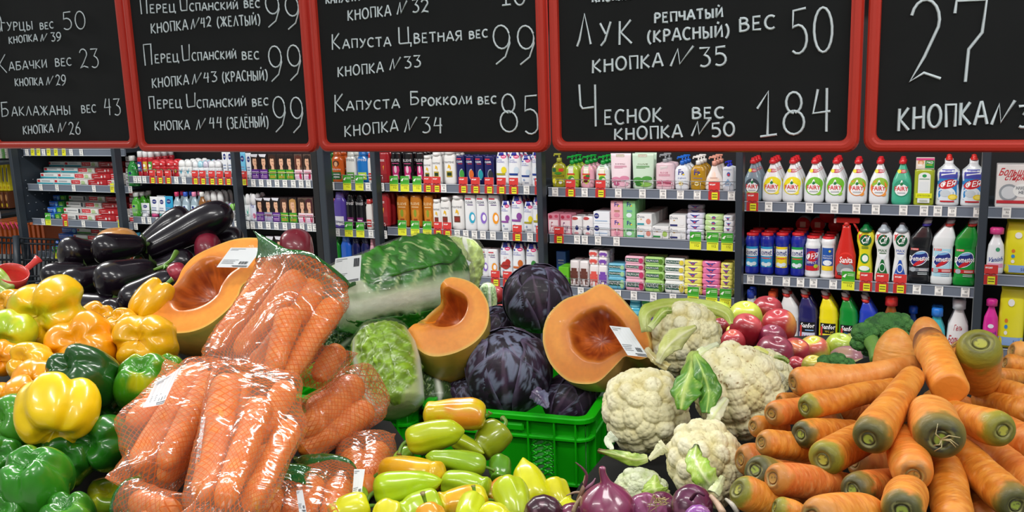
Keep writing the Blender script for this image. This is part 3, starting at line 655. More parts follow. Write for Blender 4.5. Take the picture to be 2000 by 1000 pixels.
# frame of the unit
ZT = 2.12
for k, u in enumerate(UJ):
    x = UL(u, 0)[0]; b = MB()
    wd = .016
    b.box(x - wd, x + wd, -.02, .035, 0, ZT, slate, .003); b.build('post', UNIT)
    if k == 0:
        pb = MB(); pb.box(x - .03, x - .012, .035, .6, .8, ZT, slate)
        pn = pb.build('end_panel', UNIT); hb = MB(); hm = mat('#aeb4bb', .5)
        for i in range(9):
            for j in range(22):
                if (j % 7) < 5: hb.box(x - .012, x - .0112, .08 + i * .058, .088 + i * .058, 0.86 + j * .055, 0.864 + j * .055, hm)
        hb.build('perforation', pn)
        b2 = MB(); b2.box(x - .03, x + .01, .03, .6, .785, .8, slate); b2.build('bracket', UNIT)
x5 = UL(UJ[3], 0)[0]
b = MB(); xm = UL(on_plane(631, 400, DP - .05) @ SD, 0)[0]
b.box(xm - .05, xm - .004, -.07, .0, 0, ZT, dark, .004); b.build('pillar', UNIT)
b = MB(); b.box(xm - .003, xm + .042, -.075, .0, 0, ZT, slate, .004); b.build('pillar', UNIT)
for k in range(7):
    b = MB(); b.box(UL(UJ[k], 0)[0] + .002, UL(UJ[k + 1], 0)[0] - .002, .09 + SHELF_N, .09 + SHELF_N + .03, .1, ZT, dark); b.build('back_panel', UNIT)
    b = MB(); b.box(UL(UJ[k], 0)[0] + .002, UL(UJ[k + 1], 0)[0] - .002, .03, .5, .0, .12, slate); b.build('plinth', UNIT)
    b = MB(); b.box(UL(UJ[k], 0)[0] + .002, UL(UJ[k + 1], 0)[0] - .002, .09, .5, ZT - .03, ZT, slate); b.build('shelf', UNIT)

def tg(scale, off, lst):
    out = []
    for kk, xs in lst: out += [(kk, off + x / scale) for x in xs]
    return out
UM = on_plane(631, 400, DR) @ SD           # joint hidden by the pillar
ZR = {}
def row(name, px, py, ua, ub, tags, wire=None):
    ZR[name] = shelf(ua, ub, local_rail_z(px, py), tags, wire)
ga = .005
W4 = 4.08
row('d1', 1700, 418, UJ[5], UJ[6], tg(4.08, 1440, [('r', [120]), ('w', [250, 425, 575, 775, 950, 1105, 1325, 1490, 1600]), ('w1', [1715, 1920])]))
row('d2', 1700, 568, UJ[5], UJ[6], tg(4.08, 1440, [('w3', [115, 265, 405, 520, 625, 785]), ('g', [905]), ('r', [1050, 1180, 1325]), ('w2', [1465, 1645, 1860])]))
row('d3', 1700, 722, UJ[5], UJ[6], [])
row('s1', 1250, 386.5, UJ[4], UJ[5], tg(4.88, 1050, [('w', [170, 450, 770, 1000, 1195]), ('r', [315, 600, 1680]), ('w1', [1360, 1520, 1845])]), (UJ[4] + .04, UJ[5] - .02))
row('s2', 1250, 481.5, UJ[4], UJ[5], tg(4.88, 1050, [('r', [195]), ('w', [370, 443, 570, 748]), ('g', [1505, 1670, 1810])]), (UJ[4] + .04, UJ[5] - .02))
row('s3', 1320, 590.5, UJ[4], UJ[5], tg(4.88, 1050, [('w', [395, 755, 910, 1100, 1290]), ('g', [1485, 1665, 1800])]), (UJ[4] + .04, UJ[5] - .02))
row('s4', 1320, 695, UJ[4], UJ[5], [])
row('h1', 900, 376, UJ[3] + .0, UJ[4], tg(3.57, 630, [('g', [505, 580, 665]), ('r', [740, 800, 985, 1070, 1165, 1250, 1335, 1515]), ('w', [850, 1425])]))
row('h2', 900, 464.5, UJ[3], UJ[4], tg(3.57, 630, [('g', [545, 635, 720]), ('r', [795, 860, 1350, 1515]), ('w', [930, 990, 1050, 1110, 1180, 1270, 1440])]))
row('h3', 1000, 560, UJ[3], UJ[4], tg(3.57, 630, [('r', [1185, 1270, 1340, 1420])]))
row('m1', 700, 371.5, UM, UJ[3], tg(3.57, 630, [('w', [75, 325, 420]), ('g', [180, 265])]), (UM + .05, UJ[3] - .02))
row('m2', 700, 462.5, UM, UJ[3], tg(3.57, 630, [('w', [90, 325, 420]), ('g', [170, 250])]), (UM + .05, UJ[3] - .02))
row('m3', 700, 556, UM, UJ[3], [])
row('c1', 555, 365.5, UJ[2], UM, tg(4.76, 240, [('w', [1230, 1303, 1376, 1449, 1522, 1600, 1672, 1738])]), (UJ[2] + .02, UM - .05))
row('c2', 555, 448.5, UJ[2], UM, tg(4.76, 240, [('w', [1260, 1335, 1410, 1490, 1570, 1650, 1720, 1770])]), (UJ[2] + .02, UM - .05))
row('c3', 555, 535, UJ[2], UM, [])
row('t1', 360, 358.8, UJ[1], UJ[2], tg(4.76, 240, [('w', [140, 180, 225, 520, 590]), ('r', [300, 370, 445, 695, 765, 850, 925, 1000, 1145])]), (UJ[1] + .02, UJ[2] - .01))
row('t2', 360, 440, UJ[1], UJ[2], tg(4.76, 240, [('w', [175, 230, 310, 375, 930, 975, 1040, 1140, 1190])]), (UJ[1] + .02, UJ[2] - .01))
row('t3', 360, 522, UJ[1], UJ[2], [])
row('p0', 160, 304, UJ[0], UJ[1], tg(3.57, 0, [('w', [235, 350, 540, 610]), ('y', [275, 315, 385, 435, 490])]))
row('p1', 150, 373.5, UJ[0], UJ[1], tg(3.57, 0, [('w', [300, 412, 528, 668, 920]), ('y', [795])]))
row('p2', 150, 442, UJ[0], UJ[1], tg(3.57, 0, [('w', [285, 565, 680, 930]), ('g', [320]), ('r', [440]), ('y', [820])]))
row('p3', 150, 507, UJ[0], UJ[1], tg(3.57, 0, [('g', [345])]))
row('w1', 1957, 425, UJ[6], UJ[7], [('w', 1967)]); row('w2', 1957, 556, UJ[6], UJ[7], [('r', 1944)]); row('w3', 1957, 700, UJ[6], UJ[7], [])
NW = ['zero', 'one', 'two', 'three', 'four', 'five', 'six']
SHN = {'d1': 'upper cleaner shelf', 'd2': 'middle cleaner shelf', 'd3': 'lowest cleaner shelf', 's1': 'upper soap shelf', 's2': 'middle soap shelf', 's3': 'lower soap shelf', 's4': 'lowest soap shelf',
       'h1': 'upper shampoo shelf', 'h2': 'middle shampoo shelf', 'h3': 'lower shampoo shelf', 'm1': 'upper shelf right of pillar', 'm2': 'middle shelf right of pillar', 'm3': 'lower shelf right of pillar',
       'c1': 'upper shelf left of pillar', 'c2': 'middle shelf left of pillar', 'c3': 'lower shelf left of pillar', 't1': 'upper deodorant shelf', 't2': 'middle deodorant shelf', 't3': 'lower deodorant shelf', 'p1': 'upper toothpaste shelf',
       'p2': 'middle toothpaste shelf', 'p3': 'lower toothpaste shelf', 'w1': 'far right upper shelf', 'w2': 'far right middle shelf', 'w3': 'far right lower shelf'}
CNT = {}
def short(l):
    w_ = l.split()
    while len(w_) > 16:
        for f in ('a', 'the', 'with', 'and', 'item,', 'from', 'behind', 'bottle', 'label', 'wrapped'):
            if f in w_ and len(w_) > 16: w_.remove(f)
        if len(w_) > 16: w_ = w_[1:]
    return ' '.join(w_)
def put(rw, cx, wpx, top, fn, name, desc, cat, deep=1, gap=.012, step=None, dz=0.0, dn=0.0, k=.6, dep=None, rot=0.0, lab=None):
    """stand a ware on a shelf so that it covers the given pixels; deep = how many stand behind one another"""
    z = ZR[rw] + dz; n0 = DR + .02 + dn
    uL = on_plane(cx - wpx / 2, top + 30, n0 + .02) @ SD; uR = on_plane(cx + wpx / 2, top + 30, n0 + .02) @ SD
    Wd = uR - uL; hd = dep / 2 if dep else Wd * k / 2
    n = n0 + hd
    H = on_plane(cx, top, n)[2] - z
    u = on_plane(cx, top + 30, n0 + .02) @ SD
    a = fn(Wd, H)
    i = CNT[rw] = CNT.get(rw, 0) + 1
    l_ = lab or f'{desc}, {ORD[i - 1]} from left on {SHN[rw]}'
    o = a.make(name, short(l_), cat); o.location = sp(u, n, z + .0005); o.rotation_euler = (0, 0, -PSI + rot)
    st = step or (2 * hd + gap)
    for j in range(1, deep):
        if n + j * st + hd > DR + SHELF_N - .01: break
        c = copy_thing(o, sp(u, n + j * st, z + .0005), -PSI + rot, short(f'{desc}, {NW[j]} behind the {ORD[i - 1]} one on {SHN[rw]}'))
        c['group'] = f'wares behind the front row, {SHN[rw]}'
    return o
def putm(rw, s, ox, oy, cx, wd, top, *a, **kw):
    return put(rw, ox + cx / s, wd / s, oy + top / s, *a, **kw)
L_ = lambda f, *a: (lambda W_, H_: f(W_, H_, *a))
# cleaner bay, upper shelf
for cx, v, d in ((125, 'silver', 'clear silver dish soap bottle with red cap'), (280, 'lemon', 'white dish soap bottle with lemon yellow label'), (440, 'lemon', 'white dish soap bottle with lemon yellow label'),
                 (615, 'apple', 'white dish soap bottle with green apple label'), (785, 'apple', 'white dish soap bottle with green apple label'), (960, 'orange', 'white dish soap bottle with orange label'),
                 (1135, 'orange', 'white dish soap bottle with orange label'), (1315, 'mint', 'mint green dish soap bottle with red cap')):
    putm('d1', 4.08, 1440, 290, cx, 160 if cx > 200 else 145, 77, L_(w_fairy, v), 'dish_soap_bottle', d, 'bottle', deep=3 if cx < 900 else 2)
putm('d1', 4.08, 1440, 290, 1495, 162, 68, w_eko, 'dish_soap_bottle', 'olive dish soap bottle with picture neck card', 'bottle')
for cx in (1685, 1885): putm('d1', 4.08, 1440, 290, cx, 190, 50, w_feya, 'dish_soap_bottle', 'white and blue bottle with red top and lemons', 'bottle', deep=2)
for cx, v in ((118, 'blue'), (235, 'blue'), (355, 'yellow'), (480, 'green')):
    putm('d2', 4.08, 1440, 410, cx, 112, 182, L_(w_comet, v), 'scouring_powder_can', f'blue scouring powder can with {v} label', 'can', deep=3, k=1)
putm('d2', 4.08, 1440, 410, 600, 125, 205, L_(w_feyacan, 1), 'scouring_powder_can', 'white scouring powder can with purple label', 'can', deep=3, k=1)
putm('d2', 4.08, 1440, 410, 722, 118, 212, L_(w_feyacan, 0), 'scouring_powder_can', 'white ribbed powder can with blue and yellow label', 'can', deep=3, k=1)
putm('d2', 4.08, 1440, 410, 870, 165, 50, w_sanita, 'spray_bottle', 'red trigger spray bottle', 'bottle', k=.5)
for cx, v in ((1022, 'yellow'), (1165, 'green'), (1307, 'blue')): putm('d2', 4.08, 1440, 410, cx, 138, 112, L_(w_cif, v), 'cream_cleaner_bottle', {'yellow': 'yellow cream cleaner bottle with green cap', 'green': 'white cream cleaner bottle with green print', 'blue': 'white cream cleaner bottle with blue print'}[v], 'bottle', deep=2)
for cx, v in ((1462, 'black'), (1645, 'white'), (1825, 'green')): putm('d2', 4.08, 1440, 410, cx, 178, 58, L_(w_domestos, v), 'toilet_cleaner_bottle', f'{v} toilet cleaner bottle with slanted neck', 'bottle', deep=2)
# powder cans lying behind, red lids to the front
for i, (cx, cy) in enumerate(((525, 112), (642, 116), (716, 45), (786, 122))):
    px, py = 1440 + cx / 4.08, 410 + cy / 4.08; n = DR + .25
    c = on_plane(px, py, n); a = Ware(.06, .06); b = MB(); r_ = .0335
    b.rod((0, 0, 0), (0, .14, 0), r_, mat('#cfd4da', .4), 18); a.parts.append(('body', b)); b2 = MB(); b2.rod((0, -.012, 0), (0, 0, 0), r_, mat('#d5232b', .4), 18)
    a.parts.append(('lid', b2))
    if i < 2: b3 = MB(); b3.box(-.013, .013, -.0135, -.012, -.013, .013, mat('#d8b4a0')); a.parts.append(('sticker', b3))
    o = a.make('powder_can', f'red-lidded powder can lying on its side, {ORD[i]} of four', 'can', 'cans lying behind the scouring powders'); o.location = c; o.rotation_euler = (0, 0, -PSI)
# lowest cleaner shelf
putm('d3', 4.08, 1440, 550, 105, 130, 60, L_(w_jug, '#dfe3e6', '#2340b0'), 'bleach_bottle', 'white bottle with blue cap', 'bottle', deep=2)
putm('d3', 4.08, 1440, 550, 275, 140, 72, L_(w_jug, '#dfe3e6', '#e0562a'), 'bleach_bottle', 'white bottle with orange cap', 'bottle', deep=2)
for cx, v, t in ((418, 'white', 55), (565, 'navy', 60), (730, 'yellow', 68), (890, 'green', 82), (1048, 'blue', 100)):
    putm('d3', 4.08, 1440, 550, cx, 150, t, L_(w_sanfor, v), 'cleaning_gel_bottle', f'{v} cleaning gel bottle with black label', 'bottle', deep=2)
putm('d3', 4.08, 1440, 550, 1225, 170, 112, L_(w_jug, '#8a4a16', '#cf2a26', .4), 'cleaner_bottle', 'amber bottle with wide red cap', 'bottle')
putm('d3', 4.08, 1440, 550, 1398, 110, 190, L_(w_jug, '#1c4a9a', '#1f55c8', .45), 'cleaner_bottle', 'dark blue bottle with blue cap', 'bottle', dn=.1)
putm('d3', 4.08, 1440, 550, 1590, 150, 205, L_(w_jug, '#3fb4bc', '#2a7ad8', .42), 'cleaner_bottle', 'turquoise bottle with blue cap', 'bottle', deep=2)
putm('d3', 4.08, 1440, 550, 1765, 180, 135, L_(w_jug, '#e0dfe0', '#c9cbd0', .4, 'gel'), 'laundry_gel_bottle', 'white laundry gel bottle with red handwritten print', 'bottle', deep=2)
# soap bay
X5 = (4.88, 1050, 280)
def s1(cx, w_, top, fn, d, nm='soap_dispenser', cat='bottle', **k): putm('s1', *X5, cx, w_, top, fn, nm, d, cat, **k)
s1(205, 140, 96, L_(w_pump, '#9c9a1e', '#a8ab3a', 'lemon', 0), 'olive yellow liquid soap with lemon print', deep=1)
s1(330, 130, 122, L_(w_pump, '#a9c83a', '#12a03a', 'fruit', 0), 'lime green hand soap with green pump', deep=3)
s1(475, 130, 122, L_(w_pump, '#e6a8b8', '#12a03a', 'redfruit', 0), 'pink hand soap with green pump', deep=3)
s1(625, 132, 122, L_(w_pump, '#dfe8e4', '#12a03a', 'fruit', 0), 'white hand soap with green pump', deep=3)
s1(798, 195, 95, L_(w_pouch, 'pink'), 'pale pink soap refill pouch', 'refill_pouch', 'pouch', deep=1, k=.28)
s1(1010, 210, 95, L_(w_pouch, 'green'), 'pale green soap refill pouch', 'refill_pouch', 'pouch', deep=2, k=.28)
s1(1215, 178, 105, L_(w_pump, '#e9cdd6', '#8f9498', 'pinkbox', 1), 'square pink soap bottle with grey pump', deep=2)
s1(1380, 142, 122, L_(w_pump, '#e6ecf2', '#1f6ad0', 'Fa', 0), 'white soap bottle with blue pump', deep=3)
s1(1532, 150, 122, L_(w_pump, '#b58a1e', '#ecebe6', 'Fa', 0), 'golden soap bottle with white pump', deep=3)
s1(1685, 178, 128, L_(w_pump, '#ece6e2', '#e2a08c', 'peach', 2), 'pear-shaped soap bottle with peach pump', deep=3)
s1(1822, 110, 150, L_(w_pump, '#e6ecf4', '#2030c8', 'shield', 1), 'white soap bottle with dark blue pump', deep=2)
def stack(rw, sc, cx, w_, tops, base, fnl, nm, d, cat, dep, deep=1, dn0=0.0):
    """pile: tops = top pixel of each layer from the bottom up (crop pixels)"""
    s, ox, oy = sc; n0 = DR + .02 + dn0; z = ZR[rw]
    px = ox + cx / s; i = CNT[rw] = CNT.get(rw, 0) + 1
    uL = on_plane(px - w_ / 2 / s, oy + tops[0] / s, n0) @ SD; uR = on_plane(px + w_ / 2 / s, oy + tops[0] / s, n0) @ SD
    for k, t in enumerate(tops):
        z2 = on_plane(px, oy + t / s, n0)[2]; H = max(.012, z2 - z - .0005)
        a = fnl(uR - uL, H); pos = 'bottom' if k == 0 else ('top' if k == len(tops) - 1 else ORD[k] + ' layer')
        o = a.make(nm, f'{d}, {pos} of {ORD[i - 1]} pile on {SHN[rw]}', cat, f'{d} piles'); u = (uL + uR) / 2 + (random.uniform(-.002, .002) if len(tops) > 2 else 0)
        o.location = sp(u, n0 + dep / 2, z + .0003); o.rotation_euler = (0, 0, -PSI)
        for j in range(1, deep):
            c = copy_thing(o, sp(u, n0 + dep / 2 + j * (dep + .004), z + .0003), -PSI, f'{d}, {NW[j]} behind, {pos} of {ORD[i - 1]} pile, {SHN[rw]}')
        z = z2
def fa_(col, bud): return lambda W_, H_: w_carton(W_, H_, .055, col, lambda a: a.txt('Fa', -.35, .4, .68, .92, '#2d2f8f', thick=.05).ell(.35, .72, .15, .04, '#e8cf3a').lines(-.4, .5, .38, .5, 2, '#9a7a3a' if bud else '#6aa0c8').ell(0, .22, .45, .12, '#e090a8' if bud else '#dff0f4'))
def dove_(k, f): return lambda W_, H_: w_carton(W_, H_, .055, '#eceeee', lambda a: a.txt('Dove', -.85, .05, .66, .88, '#33445e', slant=.05).ell(-.4, .56, .1, .04, '#c9a03a').rect(-.9, 0, .1, .24, k, 2, 2).ell(.55, .4, .3, .22, f))
stack('s2', X5, 150, 108, [670], 870, lambda W_, H_: w_carton(W_, H_, .06, '#d8879c', lambda a: a.rect(-.8, .8, .08, .7, '#f2dfe4', 2, 2).txt('Fax', -.5, .5, .15, .6, '#a8324c', slant=.2).ell(-.5, .85, .3, .08, '#b8324e').ell(.5, .88, .3, .07, '#c84a66')), 'soap_pack', 'pink floral soap pack', 'box', .06, 3)
stack('s2', X5, 265, 108, [675], 870, lambda W_, H_: w_carton(W_, H_, .06, '#d8879c', lambda a: a.rect(-.8, .8, .08, .7, '#f2dfe4', 2, 2).txt('Fax', -.5, .5, .15, .6, '#7a2a6c', slant=.2).ell(-.5, .85, .3, .08, '#b8324e').ell(.5, .88, .3, .07, '#c84a66')), 'soap_pack', 'pink floral soap pack', 'box', .06, 3)
for cx in (368, 475): stack('s2', X5, cx, 104, [698], 875, lambda W_, H_: w_bar(W_, H_, .06, '#ecebed', '#ecebed').ell(-.3, .9, .6, .08, '#b83c3c').ell(.1, .4, .3, .13, '#1d2a78').ell(0, .12, .4, .06, '#d89aa0'), 'soap_pack', 'white soap pack with red edge', 'box', .06, 3)
stack('s2', X5, 610, 155, [770, 650], 885, lambda W_, H_: w_carton(W_, H_, .07, '#e9eff5', lambda a: a.ell(-.6, .65, .3, .22, '#1d2a78').txt('NIVEA', -.8, -.4, .6, .72, '#ffffff').lines(-.8, .7, .2, .32, 1, '#8ab0d8')), 'cream_box', 'white box with round blue emblem', 'box', .07, 2)
stack('s2', X5, 755, 116, [720, 548], 890, fa_('#eeb4bf', 1), 'soap_box', 'pink soap box', 'box', .055, 3)
stack('s2', X5, 873, 116, [725, 545], 895, fa_('#8ccf8c', 0), 'soap_box', 'light green soap box', 'box', .055, 3)
stack('s2', X5, 1016, 145, [790, 672], 905, dove_('#2a98a8', '#d88a7c'), 'soap_box', 'white soap box with teal strip', 'box', .055, 5)
stack('s2', X5, 1170, 155, [790], 912, dove_('#2f8a44', '#a8cc6a'), 'soap_box', 'white soap box with green strip', 'box', .055, 4)
stack('s2', X5, 1333, 155, [802, 683], 918, dove_('#252a6c', '#e9ecee'), 'soap_box', 'white soap box with navy strip', 'box', .055, 4)
def bar_(c, c2, t, D_=.055): return lambda W_, H_: w_bar(W_, H_, D_, c, c2, t)
stack('s2', X5, 1500, 165, [875, 822, 775, 718, 668], 915, bar_('#dfe0f0', '#3a4fa0', 'shield'), 'wrapped_soap', 'white and violet wrapped soap bar', 'soap', .055, 1)
stack('s2', X5, 1505, 155, [880, 830, 780, 730, 680, 625, 585], 915, bar_('#b8bac8', '#3a4fa0', 'shield'), 'wrapped_soap', 'violet soap bar one row back', 'soap', .055, 1, dn0=.07)
stack('s2', X5, 1677, 172, [885, 835, 785, 732, 680], 920, bar_('#bfe09a', '#e9f2e4', 'shield'), 'wrapped_soap', 'pale green wrapped soap bar', 'soap', .055, 1)
stack('s2', X5, 1815, 96, [895, 845, 795, 742, 690], 925, bar_('#eef0f2', '#8aa8d8', 'shield'), 'wrapped_soap', 'white wrapped soap bar', 'soap', .055, 2)
X5b = (4.88, 1050, 460)
stack('s3', X5b, 225, 90, [330, 150], 460, lambda W_, H_: w_carton(W_, H_, .06, '#2a6ac8', lambda a: a.lines(-.6, .6, .3, .6, 2, '#c8dcf4')), 'soap_box', 'blue soap box beside the dark cabbage', 'box', .06, 1, .12)
stack('s3', X5b, 245, 95, [300], 480, lambda W_, H_: w_carton(W_, H_, .06, '#6fd02a', lambda a: a.lines(-.6, .6, .3, .6, 2, '#3a8a2a')), 'soap_box', 'bright green soap box', 'box', .06, 2)
for cx, c, w_, tops in ((345, '#6a3a30', 88, [240]), (437, '#6a3a30', 88, [245]), (531, '#e0574e', 88, [280, 205, 138]), (622, '#7a4ab0', 88, [285, 210, 145])):
    stack('s3', X5b, cx, w_, tops, 490, lambda W_, H_, c=c: w_bar(W_, H_, .06, '#eeeaea', c).rect(-.9, .9, .35, .72, c, 5, 3).rect(-.3, .3, .05, .3, '#f0e6e4', 3, 2), 'soap_pack', {'#6a3a30': 'white and brown upright soap pack', '#e0574e': 'white and coral soap pack', '#7a4ab0': 'white and purple soap pack'}[c], 'soap', .06, 2)
stack('s3', X5b, 748, 160, [395, 330, 270], 500, bar_('#6ab8d4', '#a8d8a0', 'PALMOLIVE'), 'wrapped_soap', 'light blue wrapped soap bar', 'soap', .055, 2)
stack('s3', X5b, 922, 182, [415, 330, 270, 200], 520, bar_('#ecb4c8', '#c83a6a', 'PALMOLIVE'), 'wrapped_soap', 'pink wrapped soap bar with rose', 'soap', .055, 2)
stack('s3', X5b, 1108, 182, [425, 345, 280, 208], 530, bar_('#a8d87c', '#5a8a2a', 'PALMOLIVE'), 'wrapped_soap', 'green wrapped soap bar with olive', 'soap', .055, 2)
stack('s3', X5b, 1300, 190, [435, 360, 290, 220], 540, bar_('#eef2ee', '#e9d84a', 'PALMOLIVE'), 'wrapped_soap', 'white wrapped soap bar with daisy', 'soap', .055, 2)
stack('s3', X5b, 1478, 172, [510, 460, 405, 345, 290, 240], 548, bar_('#ece66a', '#8a5ab0', 'shield'), 'wrapped_soap', 'yellow wrapped soap bar', 'soap', .055, 1)
stack('s3', X5b, 1650, 172, [520, 470, 415, 365, 305, 250], 555, bar_('#e87aa8', '#2f3f98', 'shield'), 'wrapped_soap', 'bright pink wrapped soap bar', 'soap', .055, 1)
stack('s3', X5b, 1795, 115, [530, 480, 425, 370, 315, 265], 560, bar_('#ece66a', '#8a5ab0', 'shield'), 'wrapped_soap', 'yellow soap bar beside the post', 'soap', .055, 2)
stack('s4', X5b, 925, 105, [880, 820, 760, 690, 640, 590], 950, lambda W_, H_: w_bar(W_, H_, .08, '#3fb0cc', '#7accdc'), 'cotton_pack', 'light blue wrapped roll pack', 'pack', .08, 1)
stack('s4', X5b, 1055, 125, [615], 950, lambda W_, H_: w_carton(W_, H_, .06, '#e4efe4', lambda a: a.ell(.3, .7, .5, .15, '#5ab03c').ell(.5, .6, .3, .08, '#5a3a9a').rect(-.95, .2, .9, .98, '#2f9a4a', 2, 2).lines(-.6, .2, .2, .5, 3, '#7ac08a')), 'sanitary_pack', 'white and green pack with purple dot', 'pack', .06, 2)
stack('s4', X5b, 1500, 150, [660], 950, lambda W_, H_: w_carton(W_, H_, .06, '#3a6ab8'), 'sanitary_pack', 'blue pack behind the apples', 'pack', .06, 2)
# shampoo bay
X4 = (3.57, 630, 280)
NM = {'hs': ('white shampoo bottle with dark blue cap', 'shampoo_bottle'), 'clearn': ('navy shampoo bottle with crescent', 'shampoo_bottle'), 'clearw': ('tall white shampoo bottle with round motif', 'shampoo_bottle'), 'pan': ('white shampoo bottle with golden swirl', 'shampoo_bottle'),
      'els': ('black and pink shampoo bottle', 'shampoo_bottle'), 'amb': ('amber shampoo bottle', 'shampoo_bottle'), 'red': ('dark red shampoo bottle', 'shampoo_bottle')}
def sh(rw, cx, w_, top, v, deep=3, desc=None):
    d = desc or (NM['clearn'] if v.startswith('clearn') else NM['clearw'] if v.startswith('clearw') else NM['pan'] if v.startswith('pan') else NM['hs'] if v.startswith('hs') else NM['els'] if v == 'elseve' else NM['amb'] if v == 'amber' else NM['red'])[0]
    putm(rw, *X4, cx, w_, top, L_(w_sham, v), 'shampoo_bottle', d, 'bottle', deep=deep, k=.5)
for cx, w_, top, v in ((437, 80, 62, 'red'), (520, 76, 60, 'elseve'), (603, 76, 62, 'elseve'), (688, 60, 60, 'elseve'), (743, 58, 84, 'pant'), (806, 64, 62, 'pant'), (896, 80, 50, 'pant'), (972, 58, 85, 'clearng'), (1038, 58, 86, 'clearno'), (1102, 60, 87, 'clearnt'), (1170, 64, 88, 'clearnk'), (1257, 86, 54, 'hsy'), (1345, 88, 54, 'hs'), (1428, 78, 88, 'hs'), (1492, 50, 54, 'hs')): sh('h1', cx, w_, top, v)
for cx, w_, top, v in ((437, 80, 348, 'red'), (565, 84, 362, 'amber'), (657, 80, 360, 'amber'), (745, 72, 362, 'amber'), (807, 52, 390, 'pantb'), (866, 68, 374, 'pantb'), (950, 82, 360, 'pantb'), (1038, 78, 358, 'clearwb'), (1118, 76, 358, 'clearwp'), (1201, 78, 358, 'clearwy'), (1285, 70, 402, 'hsp'), (1363, 88, 368, 'hsp'), (1445, 74, 408, 'hsy'), (1500, 50, 376, 'hsy')): sh('h2', cx, w_, top, v)
for cx, w_, top, v in ((1135, 60, 735, 'clearwp'), (1196, 68, 738, 'clearwy'), (1285, 84, 692, 'hsr'), (1372, 84, 698, 'hso'), (1465, 84, 702, 'hsg')): sh('h3', cx, w_, top, v, 2)
for cx, w_, top, v, d in ((62, 40, 70, 'green', 'lime green hair bottle'), (108, 84, 58, 'orange', 'orange shampoo bottle'), (205, 72, 60, 'white', 'white hair spray bottle'), (286, 82, 58, 'blue', 'bright blue shampoo bottle'), (345, 40, 70, 'redwhite', 'white bottle with red cap')): sh('m1', cx, w_, top, v, 2, d)
for cx, w_, top, v, d in ((75, 30, 390, 'redwhite', 'crimson bottle beside the pillar'), (125, 84, 340, 'violet', 'violet shampoo bottle'), (203, 62, 356, 'black', 'black shampoo bottle'), (270, 62, 358, 'black', 'black shampoo bottle'), (335, 45, 392, 'redwhite', 'white bottle with red cap')): sh('m2', cx, w_, top, v, 2, d)
for cx, w_, top, v, d in ((102, 58, 645, 'green', 'green shampoo bottle with avocado'), (170, 72, 640, 'sky', 'sky blue shampoo bottle'), (240, 62, 655, 'navy', 'navy blue shampoo bottle'), (306, 62, 655, 'navy', 'navy blue shampoo bottle'), (358, 30, 670, 'pink', 'small pale pink bottle')): sh('m3', cx, w_, top, v, 2, d)
# hair colour and toiletries
X2 = (4.76, 240, 280)
def pc(rw, cx, w_, top, fn, nm, d, cat, **k): putm(rw, *X2, cx, w_, top, fn, nm, d, cat, **k)
pc('c1', 1122, 62, 82, L_(w_tube, '#6fc0e4'), 'lotion_bottle', 'light blue lotion tube', 'tube'); pc('c1', 1182, 52, 90, L_(w_tube, '#e9edf4'), 'lotion_bottle', 'white lotion tube with blue emblem', 'tube')
HAIR = ['#2a1712', '#120c0c', '#3a2014', '#241410', '#1c1210', '#5a2a1e', '#2c1c18']
for i, (cx, v) in enumerate(((1254, 'purple'), (1332, 'purple'), (1415, 'green'), (1495, 'green'), (1573, 'green'), (1655, 'pink'), (1738, 'pink'))):
    pc('c1', cx, 76, 95, L_(w_dye, v, HAIR[i], '#e0b090', 1 if i % 2 else -1), 'hair_dye_box', f'{v} hair dye box with dark-haired portrait', 'box', deep=2, dep=.05)
pc('c2', 1135, 40, 475, L_(w_stick, '#e4ecec', '#dfe8e8', '#58b0a0'), 'deodorant', 'white deodorant stick', 'deodorant'); pc('c2', 1178, 46, 472, L_(w_stick, '#e9eef2', '#f0f2f4', '#58b0a0'), 'deodorant', 'white deodorant stick', 'deodorant', deep=2)
pc('c2', 1228, 58, 472, lambda W_, H_: w_stick(W_, H_, '#dfe4f4', '#f0f0f2').txt('Fa', -.5, .4, .5, .68, '#2d2f8f').ell(.3, .2, .4, .1, '#e0709a'), 'deodorant', 'white deodorant with blue lettering', 'deodorant', deep=3)
HAIR2 = ['#2a1712', '#140c0c', '#1a1010', '#4a2a20', '#b98a50', '#3a2418', '#4a1a24']
for i, (cx, v) in enumerate(((1300, 'purple'), (1375, 'silver'), (1450, 'purple'), (1524, 'green'), (1605, 'green'), (1690, 'pink'), (1757, 'pink'))):
    pc('c2', cx, 74, 500, L_(w_dye, v, HAIR2[i], '#e0b090', 1 if i % 2 else -1), 'hair_dye_box', f'{v} hair dye box with {"blonde" if i == 4 else "brown-haired"} portrait', 'box', deep=2, dep=.05)
for i, cx in enumerate((1320, 1400, 1480)): pc('c3', cx, 74, 856, L_(w_dye, 'purple', '#2a1712'), 'hair_dye_box', 'purple hair dye box above the roots', 'box', deep=1, dep=.05)
for cx, k in ((170, '#2a3f8a'), (220, '#d0b03a'), (270, '#4a9a3a')): pc('t1', cx, 46, 72, L_(w_spray, '#b01f2c', '#e4e4e6', k), 'spray_can', 'red spray can with white cap', 'can', deep=4, k=1)
for cx, w_ in ((320, 82), (386, 60), (456, 84), (515, 46)): pc('t1', cx, w_, 152, lambda W_, H_: w_stick(W_, H_, '#c0262e', '#d23038').ell(0, .35, .55, .14, '#1c1a1c').ell(0, .35, .4, .1, '#d8b44a').ell(0, .75, .3, .04, '#f4e9e9'), 'shower_gel_bottle', 'red shower gel bottle with round label', 'bottle', deep=2)
for cx in (565, 628): pc('t1', cx, 62, 155, L_(w_stick, '#eceeee', '#f4f6f6', '#4aa8c4'), 'deodorant', 'tall white deodorant with teal wave', 'deodorant', deep=4)
